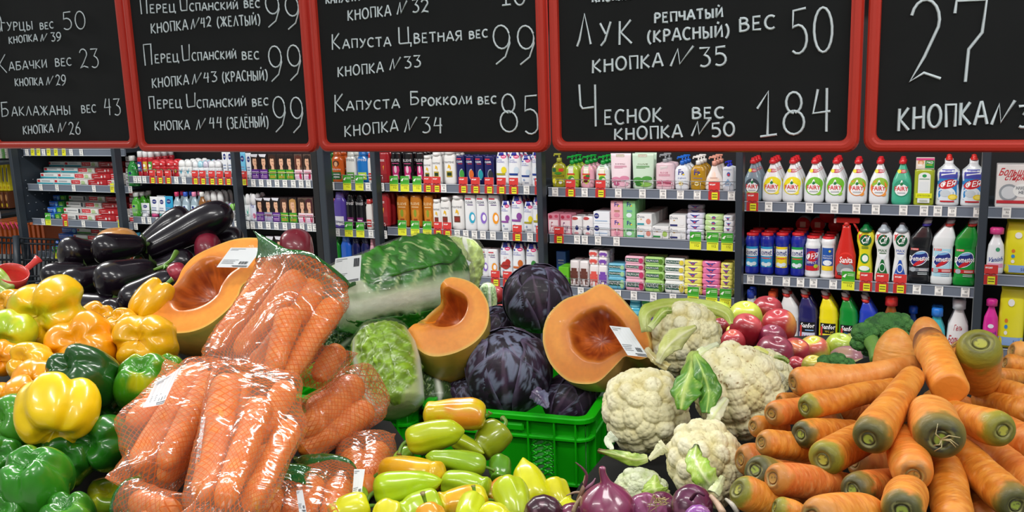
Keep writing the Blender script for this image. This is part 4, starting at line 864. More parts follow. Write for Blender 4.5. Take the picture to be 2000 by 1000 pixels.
for cx, c in ((694, '#f0f2f6'), (742, '#a8dcec'), (790, '#d8cfe4')): pc('t1', cx, 48, 165, L_(w_stick, '#eef0f4', c, 'n'), 'roll_on_deodorant', {'#f0f2f6': 'white', '#a8dcec': 'pale blue', '#d8cfe4': 'lilac'}[c] + '-topped roll-on deodorant', 'deodorant', deep=4)
for cx in (845, 905): pc('t1', cx, 60, 165, L_(w_stick, '#e9ebee', '#f4f5f8', '#c8a0b8'), 'roll_on_deodorant', 'plain white roll-on deodorant', 'deodorant', deep=4)
for cx in (960, 1008): pc('t1', cx, 48, 62, L_(w_tube, '#eceff4', 'NIVEA', '#20222a'), 'cream_tube', 'tall white cream tube with blue emblem', 'tube')
pc('t2', 130, 72, 458, L_(w_clearbottle, '#4aa82a', '#e8ecea', '#8fd06a'), 'mouthwash_bottle', 'green mouthwash bottle', 'bottle', deep=3); pc('t2', 196, 50, 458, L_(w_clearbottle, '#4aa82a', '#e8ecea', '#8fd06a'), 'mouthwash_bottle', 'green mouthwash bottle', 'bottle', deep=2, dn=.06)
pc('t2', 218, 78, 556, L_(w_tube, '#e6e9ee'), 'cream_tube', 'short white cream tube', 'tube'); pc('t2', 300, 82, 496, L_(w_tube, '#eceff2', 'NIVEA', '#c83a7a'), 'cream_tube', 'white cream tube with pink cap', 'tube', deep=2)
pc('t2', 372, 70, 500, L_(w_tube, '#eceff2', 'NIVEA', '#2a9a98'), 'cream_tube', 'white cream tube with teal cap', 'tube', deep=2); pc('t2', 434, 80, 492, L_(w_tube, '#2a9fce', 'NIVEA', '#2a9fce'), 'cream_tube', 'bright blue cream tube', 'tube')
for cx, cap in ((515, '#c83060'), (597, '#2a58c0'), (676, '#e88ab0'), (748, '#e8e8e4')): pc('t2', cx, 66, 452, L_(w_clearbottle, '#9ab0bc' if cap != '#e8e8e4' else '#8a5a2a', cap), 'micellar_water_bottle', {'#c83060': 'clear bottle with crimson cap', '#2a58c0': 'clear bottle with blue cap', '#e88ab0': 'clear bottle with pink cap', '#e8e8e4': 'amber-filled bottle with white cap'}[cap], 'bottle', deep=2)
for cx in (800, 860, 922): pc('t2', cx, 56, 446, L_(w_stick, '#e4e6e8', '#eef0f0', '#1c1e22'), 'deodorant', 'tall white deodorant stick with black mark', 'deodorant', deep=3, dn=.05)
for cx, c in ((908, '#e89ab8'), (948, '#8fd8c8'), (992, '#b8a8dc'), (1036, '#8ad05a')): pc('t2', cx, 40, 562, L_(w_stick, '#e9ecee', c), 'roll_on_deodorant', {'#e89ab8': 'pink', '#8fd8c8': 'mint', '#b8a8dc': 'lilac', '#8ad05a': 'green'}[c] + '-capped roll-on deodorant', 'deodorant', deep=2)
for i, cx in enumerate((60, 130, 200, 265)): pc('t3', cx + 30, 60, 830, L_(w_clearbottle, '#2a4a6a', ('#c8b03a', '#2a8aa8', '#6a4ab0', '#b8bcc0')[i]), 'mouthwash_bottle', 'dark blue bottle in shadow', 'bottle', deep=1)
# toothpaste bay: boxes lying in layers, each layer set back a little
XP = (3.57, 0, 280)
def paste(rw, layer, items, y0, H=.036):
    n0 = DR + .03 + layer * .055; z = ZR[rw] + layer * H
    for i, (xa, xb, v) in enumerate(items):
        ua = on_plane(xa / 3.57, 350, n0) @ SD; ub = on_plane(xb / 3.57, 350, n0) @ SD
        a = w_paste(ub - ua - .002, H - .001, .05, v); nm = {'teal': 'white toothpaste box with teal stripe', 'whitered': 'white and red toothpaste box', 'red': 'red toothpaste box', 'blue': 'blue toothpaste box', 'green': 'green toothpaste box', 'whiteblack': 'white toothpaste box with black end', 'whitegreen': 'white toothpaste box with green stripe', 'grey': 'grey toothpaste box'}[v]
        o = a.make('toothpaste_box', f'{nm}, {ORD[i]} in {ORD[layer]} layer, {SHN[rw]}', 'box', 'toothpaste boxes stacked in layers')
        o.location = sp((ua + ub) / 2, n0 + .025, z + .0004); o.rotation_euler = (0, 0, -PSI)
        for q in range(1, 5 - layer):
            if q < 2 or layer < 2: 
                c = copy_thing(o, sp((ua + ub) / 2, n0 + .025 + q * .055, z + .0004), -PSI, f'{nm}, {ORD[i]} with {NW[q]} before it, {ORD[layer]} layer, {SHN[rw]}')
for L in range(4):
    o = L * 29
    paste('p1', L, [(255 + o, 372 + o, 'teal'), (374 + o, 490 + o, 'teal'), (495 + o, 607 + o, 'whitered'), (612 + o, 740 + o, 'red')] + ([(745 + o, 800 + o, 'whitered')] if L < 2 else []), 0)
    paste('p2', L, [(285 + o * .6, 345 + o * .6, 'blue'), (347 + o * .6, 390 + o * .6, 'green'), (392 + o * .8, 512 + o * .8, 'whiteblack'), (516 + o, 626 + o, 'whitered'), (632 + o, 770 + o, 'red')] + ([(775 + o, 830 + o, 'whitered')] if L < 2 else []), 0)
    paste('p3', L, [(298 + o, 400 + o, 'blue'), (402 + o, 500 + o, 'whitegreen'), (505 + o, 610 + o, 'whitered')], 0)
for L in range(5):
    for rw in ('p1', 'p2'):
        n0 = DR + .03 + L * .05; z = ZR[rw] + L * .036; ua = on_plane(905 / 3.57 + L * 1, 350, n0) @ SD
        a = w_paste(.1, .035, .045, 'grey' if rw == 'p1' or L % 2 else 'whitered'); o = a.make('toothpaste_box', f'narrow toothpaste box beside green bottle, {ORD[L]} layer, {SHN[rw]}', 'box', 'toothpaste boxes stacked in layers'); o.location = sp(ua, n0 + .03, z + .0004); o.rotation_euler = (0, 0, -PSI)
put('p1', 259, 18, 304, L_(w_clearbottle, '#1f8c34', '#e4e8e6', '#3fb050'), 'mouthwash_bottle', 'dark green mouthwash bottle by the post', 'bottle', dn=.0)
# far right bay
put('w1', 1985, 78, 320, lambda W_, H_: w_carton(W_, H_, .08, '#e9e4e2', lambda a: a.txt('Большая', -.85, .75, .74, .92, '#c8303a', slant=.15, thick=.04).txt('стирка', -.6, .6, .6, .74, '#c8303a', slant=.15, thick=.04).ell(-.35, .35, .5, .2, '#9aa0a6').ell(-.35, .35, .38, .15, '#d6dade').ell(.35, .4, .5, .16, '#eef0ee').txt('НАКИПИ', .0, .75, .42, .5, '#26304a', thick=.05).txt('НЕТ', .15, .55, .32, .4, '#26304a', thick=.05).rect(-.95, .95, .1, .17, '#c8303a', 2, 2)), 'laundry_powder_box', 'white laundry powder box with red handwriting', 'box', dep=.08)
put('w2', 1946, 34, 443, lambda W_, H_: w_jug(W_, H_, '#eceef2', '#e0408c', .55).txt('Vanish', -.85, .85, .3, .42, '#1f4a9c', slant=.2, thick=.05, rise=.04).rect(-.9, .9, .16, .26, '#e8a0c0', 6, 2).ell(.2, .6, .25, .05, '#3a9a6a'), 'stain_remover_bottle', 'white stain remover bottle with pink cap', 'bottle')
def w_bag(Wd, H):
    a = Ware(Wd, H, [(0, .9), (.06, 1), (.5, 1), (.85, .93), (.93, .86), (1, .9)], .4, 3).body('#e8e02a', .25, .6)
    V = a.parts[0][1].V; a.parts[0][1].V = [(x, y * (1 - .8 * max(0, z / H - .6) / .4), z) for x, y, z in V]
    a.ell(-.1, .75, .25, .06, '#f0f0ee').ell(-.4, .45, .13, .035, '#e07a2a').ell(-.4, .35, .13, .035, '#3a8ad0').ell(-.4, .25, .13, .035, '#f0efe8').rect(-.95, .95, .04, .18, '#8fb0e0', 6, 2).txt('500', .2, .6, .07, .13, '#26408c'); a.layer = 0
    return a
put('w2', 1992, 56, 433, w_bag, 'laundry_powder_bag', 'yellow laundry powder bag', 'bag', deep=2); put('w3', 1936, 30, 583, lambda W_, H_: w_jug(W_, H_, '#e0309c', '#d82a90', .5).ell(0, .5, .4, .05, '#e8e8f0').txt('Vanish', -.8, .8, .3, .38, '#4a2a9c', slant=.2), 'stain_remover_bottle', 'magenta stain remover bottle', 'bottle')
put('w3', 1978, 52, 560, w_bag, 'laundry_powder_bag', 'yellow laundry powder bag', 'bag')
# ------------------------------------------------------------------ price boards
PB = R(27.03); BD = np.array([math.cos(PB), -math.sin(PB), 0.0]); BN = np.array([math.sin(PB), math.cos(PB), 0.0])
DB = 1.70
def bproj(px, py): return on_plane(px, py, DB, BN)
BU = [bproj(x, 150) @ BD for x in (256, 613, 1072, 1687)]
bw = (BU[3] - BU[0]) / 3; BE = [BU[0] - bw, BU[0], BU[0] + bw, BU[0] + 2 * bw, BU[3], BU[3] + bw]
red_m, black_m = mat('#c4301f', 0.5, 0.1), mat('#0a0d0e', 0.9)
ink = mat('#dbe6ea', 0.8)
G = {}
def arc(cx, cy, rx, ry, a0, a1, n=10): return [(cx + rx * math.cos(R(a0 + (a1 - a0) * k / n)), cy + ry * math.sin(R(a0 + (a1 - a0) * k / n))) for k in range(n + 1)]
G['А'] = (.75, [[(.0, 0), (.35, 1), (.42, 1), (.72, 0)], [(.12, .32), (.62, .32)]])
G['Б'] = (.7, [[(.62, .97), (.05, 1)], [(.08, 1), (.05, 0), (.35, .02)] + arc(.33, .28, .3, .27, -85, 90, 8) + [(.06, .52)]])
G['В'] = (.62, [[(.05, 0), (.05, 1)], [(.05, .98)] + arc(.25, .77, .24, .21, 80, -90, 6) + [(.08, .53)], [(.1, .53)] + arc(.27, .27, .3, .27, 85, -90, 7) + [(.03, 0)]])
G['Г'] = (.55, [[(.05, 0), (.06, 1), (.52, .98)]])
G['Д'] = (.8, [[(.1, 0), (.35, 1), (.62, 0)], [(0, -.15), (.02, .02), (.75, .02), (.77, -.15)]])
G['Е'] = (.6, [[(.52, .98), (.08, 1), (.05, .02), (.55, 0)], [(.08, .5), (.45, .52)]])
G['Ё'] = (.6, G['Е'][1] + [[(.18, 1.2), (.2, 1.22)], [(.42, 1.2), (.44, 1.22)]])
G['Ж'] = (.95, [[(.45, 0), (.45, 1)], [(0, 0), (.4, .5), (.02, 1)], [(.9, 0), (.5, .5), (.88, 1)]])
G['З'] = (.6, [[(.05, .9)] + arc(.25, .76, .25, .23, 120, -80, 8) + arc(.27, .27, .28, .27, 80, -130, 8)])
G['И'] = (.68, [[(.06, 1), (.03, .1), (.08, .03), (.58, .9), (.6, .98), (.6, 0)]])
G['Й'] = (.68, G['И'][1] + [[(.25, 1.12), (.33, 1.3)]])
G['К'] = (.66, [[(.06, 1), (.03, 0)], [(.58, 1), (.1, .5), (.6, 0)]])
G['Л'] = (.7, [[(0, 0), (.12, .2), (.38, 1), (.65, 0)]])
G['М'] = (.85, [[(0, 0), (.12, 1), (.4, .3), (.68, 1), (.8, 0)]])
G['Н'] = (.68, [[(.05, 1), (.04, 0)], [(.6, 1), (.6, 0)], [(.05, .5), (.6, .52)]])
G['О'] = (.78, [arc(.37, .5, .35, .5, 100, 470, 18)])
G['П'] = (.66, [[(.08, 0), (.05, 1), (.6, .98), (.58, 0)]])
G['п'] = G['П']
G['Р'] = (.58, [[(.05, 0), (.06, 1)], [(.06, .98)] + arc(.25, .73, .28, .25, 85, -90, 7) + [(.08, .46)]])
G['С'] = (.66, [arc(.38, .5, .36, .5, 50, 310, 14)])
G['Т'] = (.66, [[(0, .98), (.64, 1)], [(.33, 1), (.32, 0)]])
G['У'] = (.66, [[(.05, 1), (.34, .48)], [(.62, 1), (.3, .2), (.08, 0)]])
G['Ц'] = (.78, [[(.06, 1), (.05, .08), (.1, 0), (.58, .02)], [(.58, 1), (.58, .02), (.72, .02), (.7, -.2)]])
G['Ч'] = (.62, [[(.02, 1), (.05, .5), (.12, .42), (.5, .45)], [(.54, 1), (.54, 0)]])
G['Ш'] = (.9, [[(.05, 1), (.05, 0), (.85, 0), (.85, 1)], [(.45, 1), (.45, 0)]])
G['Ы'] = (.85, [[(.05, 1), (.05, .0)] + arc(.22, .25, .24, .25, -90, 90, 7) + [(.06, .5)], [(.72, 1), (.72, 0)]])
G['Ь'] = (.55, [[(.05, 1), (.05, .0)] + arc(.22, .25, .24, .25, -90, 90, 7) + [(.06, .5)]])
G['Я'] = (.62, [[(.55, 0), (.55, 1)] + arc(.32, .73, .28, .26, 90, 270, 7) + [(.55, .46)], [(.35, .46), (.02, 0)]])
G['N'] = (1.0, [[(.0, 0), (.32, .95), (.4, .05), (1.0, 1.05)]])
G['('] = (.35, [arc(.45, .45, .4, .65, 115, 245, 8)])
G[')'] = (.35, [arc(-.1, .45, .4, .65, 65, -65, 8)])
G['0'] = (.72, [arc(.35, .5, .33, .5, 100, 470, 18)])
G['1'] = (.6, [[(0, .62), (.35, 1), (.3, .0)], [(.08, 0), (.6, .03)]])
G['2'] = (.66, [arc(.3, .75, .27, .25, 165, -20, 9) + [(.3, .3), (.03, 0), (.3, .1), (.62, .02)]])
G['3'] = (.62, [[(.05, .98), (.55, 1), (.28, .62)] + arc(.27, .3, .3, .3, 70, -130, 9)])
G['4'] = (.66, [[(.22, 1), (.05, .45), (.6, .48)], [(.5, 1), (.46, 0)]])
G['5'] = (.66, [[(.58, 1), (.12, .97), (.08, .58)] + arc(.27, .32, .32, .32, 110, -130, 10)])
G['6'] = (.66, [[(.5, 1), (.15, .6)] + arc(.33, .28, .29, .28, 160, 520, 14)])
G['7'] = (.66, [[(.02, .85), (.05, 1), (.62, 1), (.55, .6), (.3, .4), (.25, 0)]])
G['8'] = (.72, [arc(.36, .76, .24, .24, -80, 270, 14), arc(.35, .27, .32, .27, 90, 450, 16)])
G['9'] = (.72, [arc(.33, .7, .3, .3, 20, 380, 16) + [(.63, .55), (.45, .2), (.1, 0)]])
ILET = [[(.0, 1), (.02, .12), (.1, .02), (.72, .04), (.8, 1.0)], [(.0, .9), (.0, 1.0)]]
LAY = {
0: (3.125, 0, [("О", -45, 205, 20, 200, 125), ("ГУРЦЫ", 12, 190, 205, 180, 52), ("ВЕС", 247, 180, 330, 172, 38), ("50", 388, 180, 528, 175, 108),
   ("КНОПКА", 58, 268, 232, 250, 42), ("N", 250, 252, 292, 248, 42), ("39", 315, 252, 378, 248, 52), ("К", -5, 447, 48, 440, 112), ("АБАЧКИ", 58, 432, 290, 412, 50), ("ВЕС", 340, 405, 440, 398, 45), ("23", 492, 418, 608, 415, 115),
   ("КНОПКА", 95, 526, 265, 520, 46), ("N", 285, 520, 330, 515, 48), ("29", 345, 522, 408, 518, 62), ("Б", 12, 714, 58, 708, 85), ("АКЛАЖАНЫ", 75, 708, 435, 698, 55), ("ВЕС", 500, 690, 590, 685, 45), ("43", 640, 703, 742, 700, 100),
   ("КНОПКА", 145, 820, 330, 808, 50), ("N", 357, 808, 410, 805, 58), ("26", 425, 823, 495, 820, 75)]),
1: (3.125, 0, [("П", 860, 90, 905, 86, 95), ("ЕРЕЦ", 918, 80, 1075, 72, 50), ("*", 1105, 70, 1150, 68, 85), ("СПАНСКИЙ", 1160, 68, 1455, 55, 45), ("ВЕС", 1492, 48, 1590, 45, 42), ("99", 1628, 168, 1845, 178, 205),
   ("КНОПКА", 925, 205, 1150, 180, 60), ("N", 1168, 178, 1222, 170, 60), ("42", 1228, 170, 1292, 162, 60), ("(ЖЕЛТЫЙ)", 1328, 165, 1590, 150, 60),
   ("П", 882, 400, 935, 392, 128), ("ЕРЕЦ", 948, 385, 1095, 375, 50), ("*", 1118, 372, 1165, 366, 98), ("СПАНСКИЙ", 1175, 370, 1445, 358, 48), ("ВЕС", 1480, 364, 1585, 360, 45), ("99", 1648, 492, 1855, 492, 215),
   ("КНОПКА", 932, 538, 1155, 515, 58), ("N", 1175, 515, 1235, 508, 60), ("43", 1245, 505, 1328, 498, 60), ("(КРАСНЫЙ)", 1360, 502, 1635, 487, 60),
   ("П", 912, 668, 948, 665, 75), ("ЕРЕЦ", 962, 662, 1112, 655, 50), ("*", 1145, 660, 1200, 652, 85), ("СПАНСКИЙ", 1205, 660, 1505, 647, 48), ("ВЕС", 1542, 650, 1642, 640, 42), ("99", 1675, 812, 1868, 812, 215),
   ("КНОПКА", 948, 795, 1160, 790, 55), ("N", 1200, 792, 1260, 785, 60), ("44", 1280, 782, 1360, 780, 65), ("(ЗЕЛЁНЫЙ)", 1388, 785, 1640, 775, 66)]),
2: (3.225, 600, [("КАПУСТА", 120, 24, 330, 6, 60), ("18", 1222, 32, 1378, 32, 200), ("КНОПКА", 258, 132, 530, 98, 65), ("N", 568, 90, 632, 82, 75), ("32", 662, 80, 768, 75, 80),
   ("К", 158, 313, 212, 305, 98), ("АПУСТА", 225, 306, 530, 290, 55), ("Ц", 575, 280, 662, 275, 105), ("ВЕТНАЯ", 674, 272, 975, 255, 58), ("ВЕС", 1022, 247, 1140, 235, 48), ("99", 1175, 403, 1450, 408, 245),
   ("КНОПКА", 195, 487, 482, 452, 62), ("N", 522, 440, 592, 432, 70), ("33", 612, 430, 718, 422, 72), ("К", 175, 704, 235, 700, 108), ("АПУСТА", 248, 697, 585, 680, 55), ("Б", 650, 663, 708, 660, 82), ("РОККОЛИ", 722, 667, 1040, 655, 50), ("ВЕС", 1078, 658, 1195, 652, 45), ("85", 1215, 835, 1475, 840, 245),
   ("КНОПКА", 238, 862, 575, 825, 68), ("N", 615, 832, 695, 818, 78), ("34", 722, 837, 858, 837, 98)]),
3: (2.174, 1080, [("КНОПКА", 168, 10, 330, -2, 50), ("Л", 103, 200, 165, 190, 132), ("У", 198, 197, 250, 188, 95), ("К", 280, 190, 340, 186, 100), ("РЕПЧАТЫЙ", 432, 98, 722, 72, 40), ("(КРАСНЫЙ)", 402, 182, 748, 155, 50), ("ВЕС", 792, 135, 945, 120, 56), ("50", 1010, 232, 1192, 212, 190),
   ("КНОПКА", 168, 310, 468, 282, 55), ("N", 500, 280, 598, 270, 72), ("35", 620, 284, 740, 278, 80), ("Ч", 112, 540, 192, 538, 178), ("ЕСНОК", 218, 530, 465, 515, 60), ("ВЕС", 592, 504, 728, 500, 45), ("184", 870, 580, 1188, 562, 185),
   ("КНОПКА", 262, 598, 550, 582, 52), ("N", 590, 578, 668, 570, 60), ("50", 672, 580, 772, 578, 58)]),
4: (2.174, 1080, [("27", 1508, 352, 1842, 338, 345), ("КНОПКА", 1465, 555, 1845, 525, 95), ("N", 1862, 530, 1960, 520, 88), ("35", 1972, 545, 2100, 535, 92)])}
def rrect(x0, x1, z0, z1, r, n=5):
    out = []
    for cx, cz, a in ((x1 - r, z1 - r, 0), (x0 + r, z1 - r, 90), (x0 + r, z0 + r, 180), (x1 - r, z0 + r, 270)):
        for k in range(n + 1):
            t = R(a + 90 * k / n); out.append((cx + r * math.cos(t), cz + r * math.sin(t)))
    return np.array(out)
BOTT = [(150, 290), (440, 297), (850, 297), (1380, 297), (1850, 297)]
BLAB = ['black price board in red frame, leftmost, listing cucumbers and aubergines', 'black price board in red frame listing three kinds of pepper at 99',
        'black price board in red frame listing cauliflower 99 and broccoli 85', 'black price board in red frame listing onions and garlic at 184', 'black price board in red frame, rightmost, with large 27']
for i in range(5):
    u0, u1 = BE[i] + .004, BE[i + 1] - .004
    zb = bproj(*BOTT[i])[2]; zt = zb + .92; um = (u0 + u1) / 2
    base = BD * um + BN * DB
    root = empty('price_board', (base[0], base[1], zb), BLAB[i], 'price board', rz=-PB)
    hw = (u1 - u0) / 2; H = zt - zb
    loops = []
    for ins, y, rr in ((0.0, .010, .022), (.0, -.002, .022), (.003, -.007, .021), (.008, -.0085, .018), (.013, -.0085, .016), (.016, -.0065, .014), (.0195, -.006, .013), (.0205, .002, .013)):
        P2 = rrect(-hw + ins, hw - ins, ins, H - ins, max(.012, rr)); loops.append([(x, y, z) for x, z in P2])
    P = np.array(loops); V, Fc = tube_grid(P, cap0=True, cap1=False)
    mesh('frame', V, Fc, red_m, root, smooth_=False)
    b = MB(); b.box(-hw + .018, hw - .018, .001, .006, .018, H - .018, black_m); b.build('slate', root)
    for sx in (-1, 1):
        hb = MB(); hb.rod((sx * hw * .6, .004, H - .005), (sx * hw * .6, .004, 3.12 - zb), .003, mat('#9a9da0', .3, metal=.8)); hb.build('hanger_rod', root)
    # handwriting
    s, ox, items = LAY[i]
    cu = bpy.data.curves.new('handwriting', 'CURVE'); cu.dimensions = '3D'; cu.bevel_resolution = 0; cu.materials.append(ink)
    thick = (.0019, .0021, .0021, .0024, .0026)[i]
    cu.bevel_depth = thick
    vslope = (.11, .09, .05, .02, -.03)[i]
    for it in items:
        t, xa, ya, xb, yb, h = it
        xa, xb, ya, yb, h = ox + xa / s, ox + xb / s, ya / s, yb / s, h / s
        gl = [ILET if ch == '*' else G[ch][1] for ch in t]; ad = [.85 if ch == '*' else G[ch][0] for ch in t]
        gapw = .18; tot = sum(ad) + gapw * (len(t) - 1); cxx = 0
        for q, (strokes, a_) in enumerate(zip(gl, ad)):
            for st in strokes:
                pts = []
                jx, jy = random.uniform(-.02, .02), random.uniform(-.03, .03)
                for gx, gy in st:
                    f = (cxx + gx) / tot; X = xa + (xb - xa) * f; Y = ya + (yb - ya) * f - (gy + jy) * h; X -= vslope * gy * h * .8
                    w_ = bproj(X, Y); pts.append((w_ @ BD - um, -.0005, w_[2] - zb))
                pts = [(min(max(p[0], -hw + .024), hw - .024), p[1], max(p[2], .024)) for p in pts if p[2] < H - .024]
                if len(pts) < 2: continue
                sp_ = cu.splines.new('POLY'); sp_.points.add(len(pts) - 1)
                for k_, p in enumerate(pts): sp_.points[k_].co = (*p, 1)
            cxx += a_ + gapw
    tmp = bpy.data.objects.new('handwriting', cu); me = bpy.data.meshes.new_from_object(tmp); bpy.data.objects.remove(tmp); o = bpy.data.objects.new('handwriting', me); link(o, root); o['kind'] = 'stuff'
# beam that carries the boards
bb = MB(); p0, p1 = sp(0, 0, 0), 0
be = empty('ceiling_beam', (*(BD * (BE[0]) + BN * DB)[:2], 3.1), 'dark steel ceiling beam that carries the price boards', 'beam', rz=-PB); be['kind'] = 'structure'
bb.box(-.1, bw * 5 + .1, -.02, .03, 0, .05, slate); bb.build('beam', be)

# ------------------------------------------------------------------ beyond the left end of the shelving
def pxbox(x0, x1, y0, y1, d, thick):
    """front face covering the pixels at depth d, set parallel to the shelving: origin and size"""
    a, b = W(x0, y1, d), W(x1, y1, d); t = W(x0, y0, d); return a, float(np.linalg.norm(b - a)) / math.cos(R(20)), t[2] - a[2]
gz_ = empty('gondola', (0, 0, 0), 'distant dark shelf with pale rail beyond the left end', 'shelving', rz=0)
a, w_, h_ = pxbox(-60, 34, 285, 560, 7.6, .1); gz_.location = a; gz_.rotation_euler = (0, 0, -PSI)
b = MB(); b.box(-1.2, w_ + .1, .35, .4, -.3, 1.5, dark); b.build('back_panel', gz_)
for py in (312, 408):
    zz = W(0, py, 7.6)[2] - a[2]; b = MB(); b.box(-1.2, w_ + .1, 0, .35, zz - .02, zz, slate); s_ = b.build('shelf', gz_); b = MB(); b.box(-1.2, w_ + .1, -.02, 0, zz - .035, zz + .02, mat('#c9ccd0', .3)); b.build('price_rail', s_)
for i in range(6):
    a, w_, h_ = pxbox(-14 + i * 7.6, -7 + i * 7.6, 316, 372, 7.55, .1); q = Ware(w_, h_, flat=True, dep=.06).body('#e6d82a', .4).poly([(-.7, .35), (0, .3), (.7, .8), (.1, .85)], '#2a4a9c'); q.ell(0, .12, .5, .05, '#c8a020')
    o = q.make('yellow_box', f'tall yellow box with blue swoosh on the distant shelf, {ORD[i]} from left', 'box', 'tall yellow boxes on the distant shelf'); o.location = (*a[:2], W(0, 404, 7.6)[2] + .175 * 0 + (a[2] - W(0, 404, 7.6)[2])); o.rotation_euler = (0, 0, -PSI)
for i in range(5):
    a, w_, h_ = pxbox(-14 + i * 9.4, -5.5 + i * 9.4, 373, 406, 7.55, .1); q = Ware(w_, h_, flat=True, dep=.08).body('#6a3a20', .4).ell(0, .65, .6, .2, '#c8905a').ell(0, .2, .5, .12, '#e8c83a')
    o = q.make('coffee_box', f'golden brown box on the distant pale rail, {ORD[i]} from left', 'box', 'golden brown boxes on the distant shelf'); o.location = a; o.rotation_euler = (0, 0, -PSI)
for i in range(6):
    a, w_, h_ = pxbox(-12 + i * 6, -7 + i * 6, 290, 309, 7.55, .1); q = Ware(w_, h_, flat=True, dep=.05).body(('#b8404a', '#e8e8e8', '#4a6ab0', '#e8e4d8', '#5a9a4a', '#d0c8c0')[i], .4).lines(-.6, .6, .3, .7, 2, '#8a8a90')
    o = q.make('small_pack', f'small pack high on the distant shelf, {ORD[i]} from left', 'pack', 'small packs on the distant shelf'); o.location = a; o.rotation_euler = (0, 0, -PSI)
om = mat('#b5521a', .3, .3, trans=.25)
for i in range(13):                                                   # nested orange baskets
    x0 = -24 + i * 9.2; a, w_, h_ = pxbox(x0, x0 + 8.2, 431 + (i % 3), 496, 7.1 - i * .02, .1); b = MB()
    for k in (0, 1): b.box(0 if k == 0 else w_ - .006, .006 if k == 0 else w_, 0, .3, 0, h_, om, .002)
    b.box(0, w_, 0, .006, 0, h_, om, .002); b.box(0, w_, .294, .3, 0, h_, om, .002); b.box(0, w_, 0, .3, 0, .006, om, .002); b.box(.0, w_, -.01, .31, h_ - .02, h_, mat('#c8602a', .3), .003)
    root = empty('shopping_basket', a, f'orange plastic basket nested in the row behind the wire cart, {ORD[i]} from left', 'basket', 'nested orange baskets', rz=-PSI - .05); b.build('shell', root)
    if i < 8: b = MB(); b.rod((0, -.012, h_), (w_, -.012, h_ - .05), .006, mat('#d23a6a', .4)); b.build('handle', root)
wc = empty('wire_cart', (0, 0, 0), 'black wire trolley behind the red scoop at the left edge', 'trolley'); wk = mat('#1c2026', .4, metal=.5); b = MB(); A0, A1, A2, A3 = [W(*p) for p in ((-40, 462, 6.3), (116, 468, 6.3), (112, 548, 6.3), (-36, 552, 6.3))]
for k in range(19): f = k / 18; b.rod(A0 + (A1 - A0) * f, A3 + (A2 - A3) * f, .006, wk, 5)
for f in (0, .12, .5, .88, 1): b.rod(A0 + (A3 - A0) * f, A1 + (A2 - A1) * f, .008, wk, 5)
b.build('wire_side', wc); b = MB(); b.rod(W(31, 460, 6.25), W(34, 560, 6.25), .022, slate, 8); b.rod(W(31, 460, 6.25) - np.array([0, 0, 0]), (*W(34, 560, 6.25)[:2], .0), .02, slate, 8); b.build('leg', wc)
for i, (x0, x1, y0, y1, c) in enumerate(((-9, 9, 492, 540, '#d9dcdf'), (13, 26, 488, 530, '#c9cdd2'), (38, 60, 490, 545, '#b9bcc0'), (68, 96, 492, 552, '#9fa6ad'))):
    a, w_, h_ = pxbox(x0, x1, y0, y1, 7.4, .1); q = Ware(w_ * .95, h_, flat=True, dep=.2).body(c, .5).lines(-.7, .7, .2, .8, 3, '#8a6a4a'); o = q.make('carton', f'pale carton standing low beyond the wire trolley, {ORD[i]} from left', 'carton'); o.location = a; o.rotation_euler = (0, 0, -PSI)
lb = MB(); lb.box(-9, UJ[0] - 5.2, 8.2, 8.3, 0, 3, dark); lb.build('wall_partition')['kind'] = 'structure'
# ------------------------------------------------------------------ produce
BED = []                                   # (x, y, lowest z, radius) of everything that lies on the display bed
def reg(C, r, low=None): BED.append((C[0], C[1], (C[2] - r) if low is None else low, r))
pepper_m = vmat('pepper_skin', .27, .5, .05, 60, .001)
eggplant_m = vmat('aubergine_skin', .24, .4, .04, 40, .001)
apple_m = vmat('apple_skin', .3, .35, .06, 120, .0008)
carrot_m = vmat('carrot_skin', .5, .04, .5, 70, .002, streak=(1, 1, 3))
leaf_m = vmat('leaf_surface', .4, .2, .5, 70, .003)
redcab_m = vmat('red_cabbage_leaf', .56, .05, .35, 90, .002)
cauli_m = vmat('cauliflower_curd', .7, 0, .5, 260, .0016)
broc_m = vmat('broccoli_buds', .7, 0, .8, 420, .002)
flesh_m = vmat('pumpkin_flesh', .38, .2, .15, 150, .001)
rind_m = vmat('pumpkin_rind', .42, .15, .25, 60, .002)
onion_m = vmat('onion_skin', .28, .4, .15, 60, .001, streak=(1, 1, .1))
stem_m = vmat('green_stem', .45, .15, .3, 200, .001)

